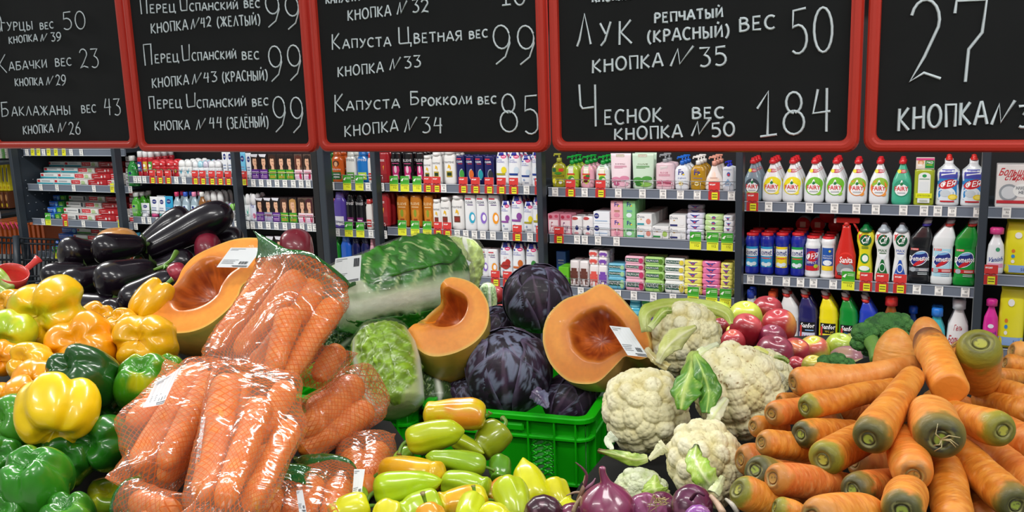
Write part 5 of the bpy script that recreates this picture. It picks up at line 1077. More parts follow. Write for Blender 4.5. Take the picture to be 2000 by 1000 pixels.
def profile_body(prof, nt=30, nc=48):
    P = catmull(prof, nt); P[:, 0] = np.maximum(P[:, 0], 0.0)
    th = np.linspace(0, 2 * np.pi, nc, endpoint=False)
    return P[:, 0][:, None], P[:, 1][:, None], th[None, :]
def calyx_stem(root, R0, z0, bend=(0.0, 0.0), col='#4a7a22', sl=1.0, star=5, cup=.45, tilt=None):
    """green calyx disc and a curved stalk growing from the stem end (towards -z)"""
    nc, nt = 20, 5; th = np.linspace(0, 2 * np.pi, nc, endpoint=False)
    P = []
    for i, f in enumerate(np.linspace(1, .12, nt)):
        rr = R0 * cup * f * (1 + .22 * np.cos(star * th) * f); zz = z0 + R0 * .10 * f ** 2 - .02 * R0
        P.append(np.stack([rr * np.cos(th), rr * np.sin(th), np.full(nc, zz - R0 * .1)], 1))
    V, Fc = tube_grid(np.array(P), cap0=False)
    c = np.tile(la(col), (len(V), 1)) * (0.85 + .3 * vnoise(V, 60 / max(R0, .01) * .02)[:, None])
    mesh('calyx', V, Fc, stem_m, root, c, True)
    n = 9; pts = []; L = R0 * .95 * sl
    for k in range(n):
        f = k / (n - 1); pts.append((bend[0] * L * f * f, bend[1] * L * f * f, z0 - R0 * .1 - L * f * (1 - .25 * (abs(bend[0]) + abs(bend[1])) * f)))
    tube_mesh('stem', pts, [R0 * (.15 - .06 * math.sin(k / (n - 1) * 3.1) * .6 + (.03 if k == n - 1 else 0)) for k in range(n)], stem_m, root, la(col) * 1.05, tipc=la('#8a7a4a'))
def tube_mesh(name, pts, rad, m, parent, c, n=10, tipc=None, taper_tip=False):
    pts = np.array(pts, float); T = np.gradient(pts, axis=0); T /= np.linalg.norm(T, axis=1)[:, None] + 1e-9
    up = np.array([0.3, 1, .2]); P = []
    for p, t, r_ in zip(pts, T, rad):
        x = np.cross(t, up); x /= np.linalg.norm(x); y = np.cross(t, x); a = np.linspace(0, 2 * np.pi, n, endpoint=False)[:, None]
        P.append(p + r_ * (np.cos(a) * x + np.sin(a) * y))
    V, Fc = tube_grid(np.array(P)); C_ = np.tile(c, (len(V), 1))
    if tipc is not None: C_[-n - 2:-2] = tipc; C_[-1] = tipc
    return mesh(name, V, Fc, m, parent, C_, True)
def finish(root, C, axis, roll, r, keep=None):
    setmat(root, C, frame_from(axis, roll))
    reg(C, r)
    return root
def root_mesh(name, V, Fc, m, col, label, cat, group=None):
    return tag(mesh(name, V, Fc, m, None, col, True), label, cat, group)

BELL = [(0, -.60), (.22, -.70), (.5, -.86), (.8, -.78), (.98, -.42), (1.0, 0.0), (.95, .38), (.82, .68), (.6, .86), (.38, .84), (.2, .70), (0, .62)]
def bell(px, py, hw, d, ax, c1, c2, label, n=4, L=1.0, seed=0, roll=0.0, mott=.0, groove=.22, stem=True, squash=1.0):
    r_ = S(hw, d); C = W(px, py, d); r0, z0, th = profile_body(BELL, 34, 64)
    rs = np.random.default_rng(seed + 11)
    ang = np.linspace(0, 2 * np.pi, n, endpoint=False) + rs.uniform(-.22, .22, n)
    dl = np.abs((th[..., None] - ang + np.pi) % (2 * np.pi) - np.pi).min(-1)
    gr = np.exp(-(dl / .27) ** 2)
    endw = .45 + .55 * np.abs(z0 / .85) ** 1.5
    amp = np.interp((th % (2 * np.pi))[0], np.linspace(0, 2 * np.pi, 9), np.append(rs.uniform(.9, 1.1, 8), 1.0))[None]
    amp = 1 + (amp - 1) * 1.0
    rho = r0 * (1 - groove * gr * endw) * amp
    z = z0 * (1 - .17 * gr * (np.abs(z0) > .3) * r0) * L
    # the blossom end keeps lobes of unequal height
    lob = np.interp((th % (2 * np.pi))[0], np.linspace(0, 2 * np.pi, 2 * n + 1), np.append(rs.uniform(-.09, .09, 2 * n), 0))[None]
    z = z + lob * smooth(z0, .3, .9) * L
    P = np.stack([rho * np.cos(th) * squash, rho * np.sin(th), z + 0 * th], -1)
    P = P * (1 + .10 * (vnoise(P, 1.3, seed) - .5)[..., None]) * r_
    V, Fc = tube_grid(P, False, False)
    q = fnoise(V / r_, 1.6, seed + 5, 2); t = smooth(q, .62 - mott * .45, .8 - mott * .3) if mott else q * 0
    col = mixc(la(c1), la(c2), t) * (.94 + .12 * vnoise(V / r_, 5, 3)[:, None])
    o = root_mesh('bell_pepper', V, Fc, pepper_m, col, label, 'bell pepper')
    if stem: calyx_stem(o, r_, -.60 * L * r_ - .04 * r_, (rs.uniform(-.5, .5), rs.uniform(-.5, .5)), '#4f7d24', .8, 5, .34)
    return finish(o, C, cdir(*ax), roll, r_ * .85)

def longp(a, b, hw, da, db, c1, c2, label, bend=.0, n=3, seed=0, mott=0.0, stem=(.4, .4), fat=0, roll=0.0, sl=1.0, tip=.25):
    """long sweet pepper from its stem end a to its tip b (pixels)"""
    A, B = W(*a, da), W(*b, db); ax = B - A; L = np.linalg.norm(ax); r_ = S(hw, (da + db) / 2)
    prof = [(0, .03), (.4, -.01), (.82, .05), (1, .17), (.97, .36), (.86, .55), (.66, .74), (tip + .12, .88), (tip * .6, .96), (0, 1.0)]
    if fat: prof = [(0, .04), (.45, -.01), (.85, .05), (1, .2), (1.0, .45), (.92, .65), (.74, .82), (tip + .15, .94), (tip * .5, .99), (0, 1.0)]
    r0, z0, th = profile_body(prof, 34, 40); rs = np.random.default_rng(seed + 3)
    ang = np.linspace(0, 2 * np.pi, n, endpoint=False) + rs.uniform(-.3, .3, n)
    gr = np.exp(-(np.abs((th[..., None] - ang + np.pi) % (2 * np.pi) - np.pi).min(-1) / .3) ** 2)
    rho = r0 * r_ * (1 - .13 * gr * (1 - .6 * z0)) * (1 + .0 * th)
    P = np.stack([rho * np.cos(th), rho * np.sin(th), z0 * L + 0 * th], -1)
    P = P + (r_ * .14 * (np.stack([vnoise(P / r_, 1.2, seed), vnoise(P / r_, 1.2, seed + 9), vnoise(P / r_, 1.2, seed + 4)], -1) - .5))
    P[..., 0] += bend * r_ * np.sin(np.pi * np.clip(P[..., 2] / L, 0, 1))
    V, Fc = tube_grid(P, False, False); q = fnoise(V / r_, .9, seed + 5, 2)
    t = smooth(q, .65 - mott * .5, .8 - mott * .3) if mott else q * 0
    col = mixc(la(c1), la(c2), t) * (.95 + .1 * vnoise(V / r_, 4, 3)[:, None])
    o = root_mesh('sweet_pepper', V, Fc, pepper_m, col, label, 'pepper')
    calyx_stem(o, r_, .03 * L, stem, '#5f8a26', sl, 6, .42)
    setmat(o, A, frame_from(ax, roll)); reg((A + B) / 2, r_); return o

EGG = [(0, -1), (.28, -.985), (.5, -.9), (.66, -.7), (.78, -.4), (.9, 0), (1, .35), (.97, .62), (.78, .84), (.45, .96), (.2, .995), (0, 1)]
def eggplant(px, py, hw, hl, d, ax, label, seed=0, bend=0.0, scar=True, stem=False, calyx=True, roll=0.0):
    r_, L = S(hw, d), S(hl, d); r0, z0, th = profile_body(EGG, 34, 40)
    P = np.stack([r0 * np.cos(th) * r_ + bend * r_ * z0 ** 2, r0 * np.sin(th) * r_, z0 * L + 0 * th], -1)
    P = P * (1 + .05 * (vnoise(P / r_, .9, seed) - .5)[..., None]); V, Fc = tube_grid(P, False, False)
    col = np.tile(la('#170e19'), (len(V), 1)) * (.8 + .5 * fnoise(V / r_, 1.2, seed)[:, None])
    if scar:
        q = np.hypot(V[:, 0] - r_ * .1, V[:, 1]) / r_; zz = V[:, 2] > .5 * L; t = (1 - smooth(q, .08, .17)) * zz * (vnoise(V / r_, 9, seed) > .25)
        col = mixc(col, la('#8a7a46'), t)
        t = (fnoise(V / r_, 2.2, seed + 40) > .80) * (V[:, 2] > .1 * L) * 1.0
        col = mixc(col, la('#3f3320'), t)
    o = root_mesh('aubergine', V, Fc, eggplant_m, col, label, 'aubergine')
    if calyx: calyx_stem(o, r_ * 1.1, -L * .93, (stem or (.3, .2)), '#4d6a2c', 1.0, 5, .62)
    return finish(o, W(px, py, d), cdir(*ax), roll, r_)

APP = [(0, -.62), (.12, -.66), (.3, -.86), (.6, -.92), (.9, -.6), (1, -.1), (.95, .35), (.78, .72), (.5, .92), (.28, .9), (.1, .8), (0, .78)]
def apple(px, py, hw, d, ax, c1, c2, label, seed=0, L=.95, blush=.5, name='apple', cat='apple'):
    r_ = S(hw, d); r0, z0, th = profile_body(APP, 26, 36)
    P = np.stack([r0 * np.cos(th), r0 * np.sin(th), z0 * L + 0 * th], -1) * r_; P = P * (1 + .06 * (vnoise(P / r_, 1.1, seed) - .5)[..., None])
    V, Fc = tube_grid(P, False, False); q = fnoise(V / r_, 1.1, seed, 2) + .12 * (vnoise(V / r_ * [6, 6, .7], 1.5, 2) - .5)
    col = mixc(la(c1), la(c2), smooth(q, blush - .12, blush + .14)) * (.92 + .16 * vnoise(V / r_, 7, 1)[:, None])
    o = root_mesh(name, V, Fc, apple_m, col, label, cat)
    tube_mesh('stem', [(0, 0, -.66 * L * r_), (.02 * r_, 0, -.85 * L * r_), (.1 * r_, 0, -1.12 * L * r_)], [.04 * r_, .035 * r_, .05 * r_], stem_m, o, la('#5a4428'), 6)
    return finish(o, W(px, py, d), cdir(*ax), seed, r_)

def carrot_at(A, B, ra, rb, label, seed=0, green=.3, crown='green', cut=False, bend=0.0, c1='#c9741c', c2='#d98c30', name='carrot', loose=True, hairy=False, up=None):
    ax = B - A; L = np.linalg.norm(ax); nt, nc = 44, 36
    prof = [(0.0, .03), (.22, .025), (.29, .02), (.34, .05), (.40, .012), (.55, .0), (.76, .065), (.91, .17), (.98, .30), (1.0, .45)]
    P0 = catmull([(a * ra, z * ra * 2.2) for a, z in prof], 26); zs = P0[-1, 1]
    tt = np.linspace(0, 1, nt)[1:]
    zz = zs + (L - zs) * tt; rr = ra + (rb - ra) * tt ** 1.1
    if cut: rr = np.where(tt > .97, rr * (1 - (tt - .97) / .03 * .12), rr)
    else: rr = rr * np.sqrt(np.clip(1 - np.clip((zz - (L - rb * 1.6)) / (rb * 1.6), 0, 1) ** 2, 0.0008, 1))
    r0 = np.concatenate([P0[:, 0], rr])[:, None]; z0 = np.concatenate([P0[:, 1], zz])[:, None]
    if cut:
        r0 = np.vstack([r0, [[r0[-1, 0] * .9]], [[r0[-1, 0] * .5]], [[1e-4]]]); z0 = np.vstack([z0, [[L + ra * .02]], [[L + ra * .03]], [[L + ra * .03]]])
    th = np.linspace(0, 2 * np.pi, nc, endpoint=False)[None]
    lump = 1 + .15 * (vnoise(np.stack([np.cos(th) + 0 * z0, np.sin(th) + 0 * z0, z0 / ra * .55 + 0 * th], -1), 1.0, seed) - .5) * smooth(z0 / ra, .1, .6)
    ring = 1 - .02 * (vnoise(np.stack([z0 / ra * 4 + 0 * th, 0 * z0 + .4 * np.cos(th), .4 * np.sin(th) + 0 * z0], -1), 1.0, seed + 2) > .72) * smooth(z0 / ra, .4, .8)
    P = np.stack([r0 * lump * ring * np.cos(th), r0 * lump * ring * np.sin(th), z0 + 0 * th], -1)
    P[..., 0] += bend * ra * np.sin(np.pi * np.clip(P[..., 2] / L, 0, 1))
    V, Fc = tube_grid(P, False, not cut)
    k = ra; q = np.hypot(V[:, 0], V[:, 1]) / ra; z = V[:, 2] / ra; nn = fnoise(V / k, 2.5, seed + 7); n2 = fnoise(V / k * [1, 1, 2.4], 1.5, seed + 17)
    col = mixc(la(c1), la(c2), smooth(n2, .35, .65))
    spots = fnoise(V / k * [1, 1, 3], 3.0, seed + 30, 2); col = mixc(col, la('#eab070'), .35 * smooth(spots, .68, .8)); col = mixc(col, la('#9a5420'), .5 * smooth(1 - spots, .74, .86))
    gz = green * (1.0 + 2.2 * (nn - .45)) * 1.9
    gc = {'green': '#7c8a1e', 'dark': '#4c5f22', 'purple': '#3b1a24', 'plain': '#b5792e', 'none': '#b5792e'}[crown]
    if crown != 'none':
        t = (1 - smooth(z, gz * .35, gz)) * (z < 5); col = mixc(col, la(gc), np.clip(t, 0, 1) * .8)
    if crown in ('green', 'dark'): col = mixc(col, la('#4f5f1f' if crown == 'green' else '#28381a'), (1 - smooth(z, .08, .34 + .3 * (nn - .5))) * (.45 if crown == 'green' else .7))
    inner = (z < .4); q = q * (1 + .5 * (vnoise(V / k, 3.0, seed + 50) - .5))
    col = mixc(col, la('#3a3722'), inner * smooth(q, .40, .47) * (1 - smooth(q, .52, .62)) * .5)
    col = mixc(col, la('#8d8a55'), inner * smooth(q, .31, .35) * (1 - smooth(q, .40, .44)) * .7)
    col = mixc(col, la('#2e2c1c'), inner * smooth(q, .24, .28) * (1 - smooth(q, .32, .36)) * .6)
    plug = {'green': '#a3a23a', 'dark': '#8fa03a', 'purple': '#6a5a3a', 'plain': '#a8803a', 'none': '#a8803a'}[crown]
    col = mixc(col, la(plug) * 1.0, inner * (1 - smooth(q, .22, .27))); col = mixc(col, la('#4a4426'), inner * (q < .25) * smooth(vnoise(V / k, 9, seed), .55, .7) * .8)
    if hairy: col = mixc(col, la('#2a281a'), inner * (q < .55) * smooth(vnoise(V / k, 6, seed), .35, .6) * .9)
    if cut: col = mixc(col, la('#e3872a'), (z > L / ra - .03) * 1.0)
    o = root_mesh(name, V, Fc, carrot_m, col, label, 'carrot')
    if hairy:
        rs = np.random.default_rng(seed)
        for i in range(6):
            a = rs.uniform(0, 6.28); e = rs.uniform(.3, .7) * ra
            tube_mesh('rootlet', [(0, 0, -.02 * ra), (math.cos(a) * e * .5, math.sin(a) * e * .5, -.18 * ra), (math.cos(a + .5) * e, math.sin(a + .5) * e, -.1 * ra)], [.0008, .0006, .0004], stem_m, o, la('#b5a878'), 5)
    setmat(o, A, frame_from(ax, seed * 1.3)); 
    if loose:
        for f in (.15, .5, .85): reg(A + ax * f, ra + (rb - ra) * f)
    return o
def carrot(a, b, hwa, hwb, da, db, label, **k): return carrot_at(W(*a, da), W(*b, db), S(hwa, da), S(hwb, db), label, **k)

ONI = [(0, -.93), (.12, -.95), (.3, -.9), (.65, -.72), (.92, -.38), (1, 0), (.92, .34), (.68, .66), (.36, .9), (.2, 1.05), (.14, 1.25), (.12, 1.45), (.11, 1.6), (0, 1.62)]
def onion(px, py, hw, d, ax, label, seed=0, c1='#5e1f3a', c2='#8a3a62', neck=1.0, flat=.95, roll=0.0, top=None, dark=0.0):
    r_ = S(hw, d); prof = [(a, z if z < .7 else .7 + (z - .7) * neck) for a, z in ONI]; r0, z0, th = profile_body(prof, 38, 48)
    tw = 1 + .015 * np.cos(11 * th + 4 * z0) * (r0 > .1) + .12 * (vnoise(np.stack([np.cos(th) + 0 * z0, np.sin(th) + 0 * z0, z0 + 0 * th], -1), 2.2, seed) - .5) * smooth(z0, .8, 1.2)
    P = np.stack([r0 * tw * np.cos(th) + .12 * smooth(z0, .9, 1.6) * neck, r0 * tw * np.sin(th), z0 * flat + 0 * th], -1) * r_
    V, Fc = tube_grid(P, False, False); a = np.arctan2(V[:, 1], V[:, 0])
    ln = vnoise(np.stack([np.cos(a) * 9, np.sin(a) * 9, V[:, 2] / r_ * .5], 1), 1.0, seed); bl = fnoise(V / r_, 1.4, seed + 2)
    col = mixc(la(c1), la(c2), .5 * smooth(ln, .3, .8) + .5 * smooth(bl, .4, .65)); col = mixc(col, la('#24101c'), dark * smooth(bl, .35, .6)); col = mixc(col, la('#b98a9a'), .35 * smooth(vnoise(V / r_, 2.5, seed + 8), .78, .9))
    o = root_mesh('red_onion', V, Fc, onion_m, col, label, 'onion')
    return finish(o, W(px, py, d), cdir(*ax), roll, r_)

def fib(n, seed=0):
    i = np.arange(n) + .5; ph = np.arccos(1 - 2 * i / n); t = np.pi * (1 + 5 ** .5) * i + seed
    P = np.stack([np.cos(t) * np.sin(ph), np.sin(t) * np.sin(ph), np.cos(ph)], 1); P += np.random.default_rng(seed).normal(0, .35 / math.sqrt(n), P.shape)
    return P / np.linalg.norm(P, axis=1)[:, None]
def domes(D, cen, rad):
    """height 0..1 of rounded bumps at unit directions cen with angular radius rad"""
    out = np.zeros(len(D)); near = np.zeros(len(D), int)
    for k in range(0, len(D), 4000):
        c = D[k:k + 4000] @ cen.T; j = c.argmax(1); a = np.arccos(np.clip(c[np.arange(len(j)), j], -1, 1)) / rad
        out[k:k + 4000] = np.sqrt(np.clip(1 - a * a * .8, 0, 1)); near[k:k + 4000] = j
    return out, near
def curd(px, py, hw, d, label, name='cauliflower', seed=0, squash=(1, 1, .85), ax=(0, -.5, -.86), n1=66, n2=620, amp=(.155, .045), m=None, c=('#e3dcb0', '#d2c68e', '#ece8cc'), cat='cauliflower', res=(140, 210), parent=None, brown=.2, capdir=None, r_=None, C=None):
    r_ = r_ or S(hw, d); nt, nc = res
    ph = np.linspace(.0, np.pi * .93, nt)[:, None]; th = np.linspace(0, 2 * np.pi, nc, endpoint=False)[None]
    D = np.stack([np.sin(ph) * np.cos(th), np.sin(ph) * np.sin(th), np.cos(ph) + 0 * th], -1).reshape(-1, 3)
    c1 = fib(n1, seed); h1, j1 = domes(D, c1, 2.0 / math.sqrt(n1) * .98); c2 = fib(n2, seed + 1); h2, j2 = domes(D, c2, 2.0 / math.sqrt(n2) * 1.1)
    n3 = n2 * 5; c3 = fib(n3, seed + 2); h3, j3 = domes(D, c3, 2.0 / math.sqrt(n3) * 1.1)
    rs = np.random.default_rng(seed); v1 = rs.uniform(.6, 1.15, n1)[j1]
    top = np.clip(D[:, 2] + .9, .25, 1)
    rr = (1 - amp[0]) + amp[0] * h1 * v1 + amp[1] * h2 + amp[1] * .35 * h3 + .07 * (vnoise(D, 1.6, seed) - .5)
    V = D * rr[:, None] * np.array(squash) * r_ * (1 / 1.0)
    under = smooth(-D[:, 2], .35, .9); V *= (1 - .45 * under)[:, None]
    _, Fc = tube_grid(V.reshape(nt, nc, 3), False, True); V = np.vstack([V, V[-nc:].mean(0)])
    q = fnoise(D, 2.2, seed + 9); col = mixc(la(c[0]), la(c[1]), smooth(q, .45, .75)); col = mixc(col, la(c[2]), smooth(h1 * v1, .6, 1.05) * .6)
    sp_ = (vnoise(D, 22, seed + 3) > .83) * smooth(fnoise(D, 1.5, seed + 12), .5, .62); col = mixc(col, la('#9a8050'), sp_ * brown * 2)
    col = np.vstack([col, col[-1:]])
    o = mesh(name, V, Fc, m or cauli_m, parent, col, True)
    if parent is None:
        tag(o, label, cat); finish(o, W(px, py, d) if C is None else C, cdir(*ax), seed, r_)
    return o

def leaf(parent, pts, wid, d_off=0, c=('#7fa52e', '#d8dfa0'), fold=.35, seed=0, ruf=.12, rib=.12, name='leaf', base='#e3e6bd', n=(30, 17), thick=.0012, tipc=None, tw=0.0, veins=8, world=False):
    """leaf or leaf piece along a midrib; pts = (px, py, depth), wid = half width in pixels"""
    Pm = np.array([W(*p) for p in pts]) if not world else np.array(pts, float)
    M_ = catmull(Pm, n[0]); wd = np.interp(np.linspace(0, 1, n[0]), np.linspace(0, 1, len(wid)), [S(w_, pts[min(i, len(pts) - 1)][2]) for i, w_ in enumerate(wid)] if not world else wid)
    T = np.gradient(M_, axis=0); T /= np.linalg.norm(T, axis=1)[:, None]
    xs = np.linspace(-1, 1, n[1]); V = []
    for i in range(n[0]):
        tc_ = EYE - M_[i]; tc_ /= np.linalg.norm(tc_); side = np.cross(T[i], tc_); side /= np.linalg.norm(side); nn = np.cross(side, T[i]); nn = nn if nn @ tc_ > 0 else -nn
        a = tw; side, nn = side * math.cos(a) + nn * math.sin(a), nn * math.cos(a) - side * math.sin(a)
        edge = 1 + .16 * (vnoise(np.stack([xs * 0 + i * .45, np.sign(xs) * 7, xs * 0], 1), 1.0, seed) - .5) * 2
        r_ = ruf * wd[i] * (vnoise(np.stack([xs * 0 + i * .6, xs * 2.2, xs * 0], 1), 1.0, seed + 3) - .5) * 2 * np.abs(xs)
        rb = .10 * wd[i] * np.exp(-(xs / rib) ** 2)
        crk = .10 * wd[i] * (vnoise(np.stack([xs * 3 + 20, xs * 0 + i * .5, xs * 0], 1), 1.3, seed + 8) - .5)
        V.append(M_[i] + side * (xs * wd[i] * edge)[:, None] + nn * (-fold * wd[i] * xs ** 2 + r_ + rb + crk)[:, None])
    V = np.array(V); s_, x_ = np.meshgrid(np.linspace(0, 1, n[0]), xs, indexing='ij')
    Vf, Fc = tube_grid(V, False, False, wrap=False)
    vein = np.abs(((s_ * veins - np.abs(x_) * 2.2) % 1) - .5) * 2; col = mixc(la(c[0]), la(c[1]), smooth(fnoise(np.stack([s_ * 4, x_ * 2, s_ * 0], -1), 1.0, seed), .4, .75) * .7)
    col = mixc(col, la(base), smooth(vein, .82, .97) * .55 * (np.abs(x_) < .85)); col = mixc(col, la(base), np.exp(-(x_ / rib) ** 2)); col = mixc(col, la(base), 1 - smooth(s_, .0, .25))
    if tipc: col = mixc(col, la(tipc), smooth(s_ + .15 * np.abs(x_), .9, 1.05))
    o = mesh(name, Vf, Fc, leaf_m, None, col.reshape(-1, 3), True)
    so = o.modifiers.new('thickness', 'SOLIDIFY'); so.thickness = thick; so.offset = 0
    if parent is not None:
        bpy.context.view_layer.update(); o.parent = parent; o.matrix_parent_inverse = parent.matrix_world.inverted()
    return o
def keep(o, parent):
    o.parent = parent; o.matrix_parent_inverse = parent.matrix_world.inverted(); return o

# clear wrapping film with fine creases
def film_mat(name, haze=.05, net=False, hazec='#ffffff', crease=(6, 6, 1.2), bs=.4, gl=.012, fm=.26):
    m = bpy.data.materials.new(name); m.use_nodes = True; nt = m.node_tree; nt.nodes.clear(); N = nt.nodes.new; Lk = nt.links.new
    out = N('ShaderNodeOutputMaterial'); tr = N('ShaderNodeBsdfTransparent'); gs = N('ShaderNodeBsdfGlossy'); gs.inputs['Roughness'].default_value = .07
    df = N('ShaderNodeBsdfDiffuse'); df.inputs[0].default_value = (*lin(hazec), 1)
    m1 = N('ShaderNodeMixShader'); Lk(tr.outputs[0], m1.inputs[1]); Lk(df.outputs[0], m1.inputs[2])
    tc = N('ShaderNodeTexCoord'); mp = N('ShaderNodeMapping'); mp.inputs['Scale'].default_value = crease
    if net: tc = N('ShaderNodeUVMap')
    n1 = N('ShaderNodeTexNoise'); n1.inputs['Scale'].default_value = 9; n1.inputs['Detail'].default_value = 4; n1.inputs['Distortion'].default_value = 1.2
    Lk(tc.outputs[0] if net else tc.outputs['Object'], mp.inputs[0]); Lk(mp.outputs[0], n1.inputs[0])
    if net: n1.inputs['Scale'].default_value = 1; n1.inputs['Detail'].default_value = 2.5; gs.inputs['Roughness'].default_value = .12
    bp = N('ShaderNodeBump'); bp.inputs['Strength'].default_value = bs; bp.inputs['Distance'].default_value = .006; Lk(n1.outputs['Fac'], bp.inputs['Height']); Lk(bp.outputs[0], gs.inputs['Normal'])
    fr = N('ShaderNodeFresnel'); fr.inputs[0].default_value = 1.45; Lk(bp.outputs[0], fr.inputs['Normal'])
    ma = N('ShaderNodeMath'); ma.operation = 'MULTIPLY_ADD'; ma.inputs[1].default_value = fm; ma.inputs[2].default_value = gl; ma.use_clamp = True; Lk(fr.outputs[0], ma.inputs[0])
    m1.inputs[0].default_value = haze
    last = m1
    if net:
        uv = N('ShaderNodeUVMap'); sx = N('ShaderNodeSeparateXYZ'); Lk(uv.outputs[0], sx.inputs[0]); fs = []
        for op in ('ADD', 'SUBTRACT'):
            a = N('ShaderNodeMath'); a.operation = op; Lk(sx.outputs[0], a.inputs[0]); Lk(sx.outputs[1], a.inputs[1])
            b = N('ShaderNodeMath'); b.operation = 'FRACT'; Lk(a.outputs[0], b.inputs[0]); c_ = N('ShaderNodeMath'); c_.operation = 'LESS_THAN'; c_.inputs[1].default_value = .19; Lk(b.outputs[0], c_.inputs[0]); fs.append(c_)
        mx = N('ShaderNodeMath'); mx.operation = 'MAXIMUM'; Lk(fs[0].outputs[0], mx.inputs[0]); Lk(fs[1].outputs[0], mx.inputs[1])
        sc = N('ShaderNodeMath'); sc.operation = 'MULTIPLY'; sc.inputs[1].default_value = .66; Lk(mx.outputs[0], sc.inputs[0])
        dn_ = N('ShaderNodeBsdfDiffuse'); dn_.inputs[0].default_value = (*lin('#d25c18'), 1); m2 = N('ShaderNodeMixShader'); Lk(sc.outputs[0], m2.inputs[0]); Lk(m1.outputs[0], m2.inputs[1]); Lk(dn_.outputs[0], m2.inputs[2]); last = m2
    m3 = N('ShaderNodeMixShader'); Lk(ma.outputs[0], m3.inputs[0]); Lk(last.outputs[0], m3.inputs[1]); Lk(gs.outputs[0], m3.inputs[2]); Lk(m3.outputs[0], out.inputs[0])
    return m
film_m = film_mat('clear_film', .012, bs=.6); taut_m = film_mat('taut_clear_film', .0, bs=.2, gl=.0, fm=.22); netbag_m = film_mat('net_printed_film', .13, True, '#ffc59c', (.13, .26, 1), .7, .005, .125); greenfilm_m = film_mat('green_film_band', .82, False, '#0e6a2a', (4, 4, 4), .6, .05)
def sticker(parent, corners, d, label='white printed price sticker', lift=0.0, curve=0.0, bar=(.62, .9, .08, .3), name='price_sticker'):
    """corners: top-left, top-right, bottom-right, bottom-left pixels with depths"""
    Q = [W(*p, (d if not isinstance(d, (list, tuple)) else d[i])) for i, p in enumerate(corners)]
    def P(u, v): return Q[0] * (1 - u) * (1 - v) + Q[1] * u * (1 - v) + Q[2] * u * v + Q[3] * (1 - u) * v
    nn = np.cross(Q[1] - Q[0], Q[3] - Q[0]); nn /= np.linalg.norm(nn); nn = nn if nn @ (EYE - Q[0]) > 0 else -nn
    b = MB(); wm, km = mat('#e9edf0', .4), mat('#3c4046', .6)
    def quad(u0, u1, v0, v1, m_, off, n=6):
        V = []
        for v in (v0, v1):
            for k in range(n + 1):
                u = u0 + (u1 - u0) * k / n; V.append(P(u, v) + nn * (off + curve * (1 - (2 * u - 1) ** 2)))
        b.add(V, [(k, k + 1, n + 2 + k, n + 1 + k) for k in range(n)], m_)
    quad(0, 1, 0, 1, wm, .0, 6)
    for k, (l, v) in enumerate(((.55, .06), (.3, .12), (.6, .62), (.5, .68), (.45, .74), (.5, .80))): quad(.06, .06 + l * .8, v, v + .022, mat('#8a8f96'), .0004)
    quad(.45, .95, .9, .93, km, .0004); quad(.5, .95, .95, .975, km, .0004)
    for k in range(9): u = bar[0] + (bar[1] - bar[0]) * k / 9; quad(u, u + .016 + .01 * (k % 3 == 0), 1 - bar[3], 1 - bar[2] - .08, km, .0004, 1)
    o = b.build(name); bpy.context.view_layer.update()
    if parent is not None: keep(o, parent)
    return o
# ------------------------------------------------------------------ bell peppers on the left
Y1, Y2, YO, GD, GM, GY = '#eebf0c', '#a9b81a', '#ec9f0a', '#144a10', '#2f7d16', '#c9c41a'
bell(93, 610, 73, 1.22, (-.05, .15, -1), '#efbb0a', '#c3bf1c', 'large four-lobed yellow pepper facing out, topmost at left', n=4, L=.8, seed=1, roll=.35, mott=.15, groove=.34, stem=False)
bell(22, 592, 26, 1.34, (-.4, -.1, -.9), '#eba80c', YO, 'small yellow pepper peeking out left of the large four-lobed one', n=3, seed=2)
bell(22, 650, 44, 1.16, (.2, .4, -.9), '#c6cc1e', '#9fbf20', 'yellow-green pepper below the large four-lobed one, left edge', n=3, seed=3, mott=.5)
bell(190, 628, 36, 1.32, (.4, -.6, -.7), '#eda80a', YO, 'orange-yellow pepper between the large yellow one and aubergines', n=3, seed=4)
bell(160, 675, 66, 1.16, (.1, -.3, -.95), '#ee9d08', '#efb50e', 'wide orange-yellow pepper behind the dark green one', n=4, L=.8, seed=5, roll=.5, groove=.3)
bell(283, 668, 62, 1.16, (.0, -.2, -1), '#eeb00a', '#efc014', 'yellow pepper touching the cut pumpkin rind', n=4, L=.85, seed=6, roll=.1, groove=.26)
bell(243, 634, 32, 1.26, (-.3, -.6, -.7), '#efae0a', YO, 'small yellow pepper above the one touching the pumpkin', n=3, seed=7)
bell(298, 588, 33, 1.30, (-.45, .75, -.4), '#efb408', '#f0c020', 'elongated yellow pepper leaning between aubergine and cut pumpkin', n=3, L=1.45, seed=8)
bell(62, 712, 44, 1.1, (-.2, -.4, -.9), '#eeb30c', YO, 'yellow pepper left of the dark green one, upper of three', n=3, seed=9)
bell(66, 742, 40, 1.06, (.3, .2, -.9), '#ef9f06', YO, 'orange-yellow pepper left of the dark green one, middle of three', n=3, seed=10)
bell(42, 772, 36, 1.02, (.1, .3, -.9), '#ef9a06', YO, 'orange-yellow pepper left of the dark green one, lowest of three', n=3, seed=12)
bell(6, 700, 34, 1.12, (.3, .1, -.9), '#ee9706', YO, 'orange pepper cut by the left edge, upper', n=3, seed=13)
bell(2, 785, 40, 1.02, (.4, .0, -.9), '#ee9a06', YO, 'orange pepper cut by the left edge, lower', n=3, seed=14)
bell(160, 738, 66, 1.03, (-.3, -.55, -.75), GD, '#1c5a14', 'dark green pepper in the middle of the left heap', n=4, seed=15, L=1.0, groove=.26, roll=.6)
bell(281, 748, 56, 1.05, (.05, -.75, -.6), '#b9bd14', '#3f8a14', 'yellow-green mottled pepper beside the carrot bag', n=4, seed=16, mott=.75, L=1.05, groove=.24)
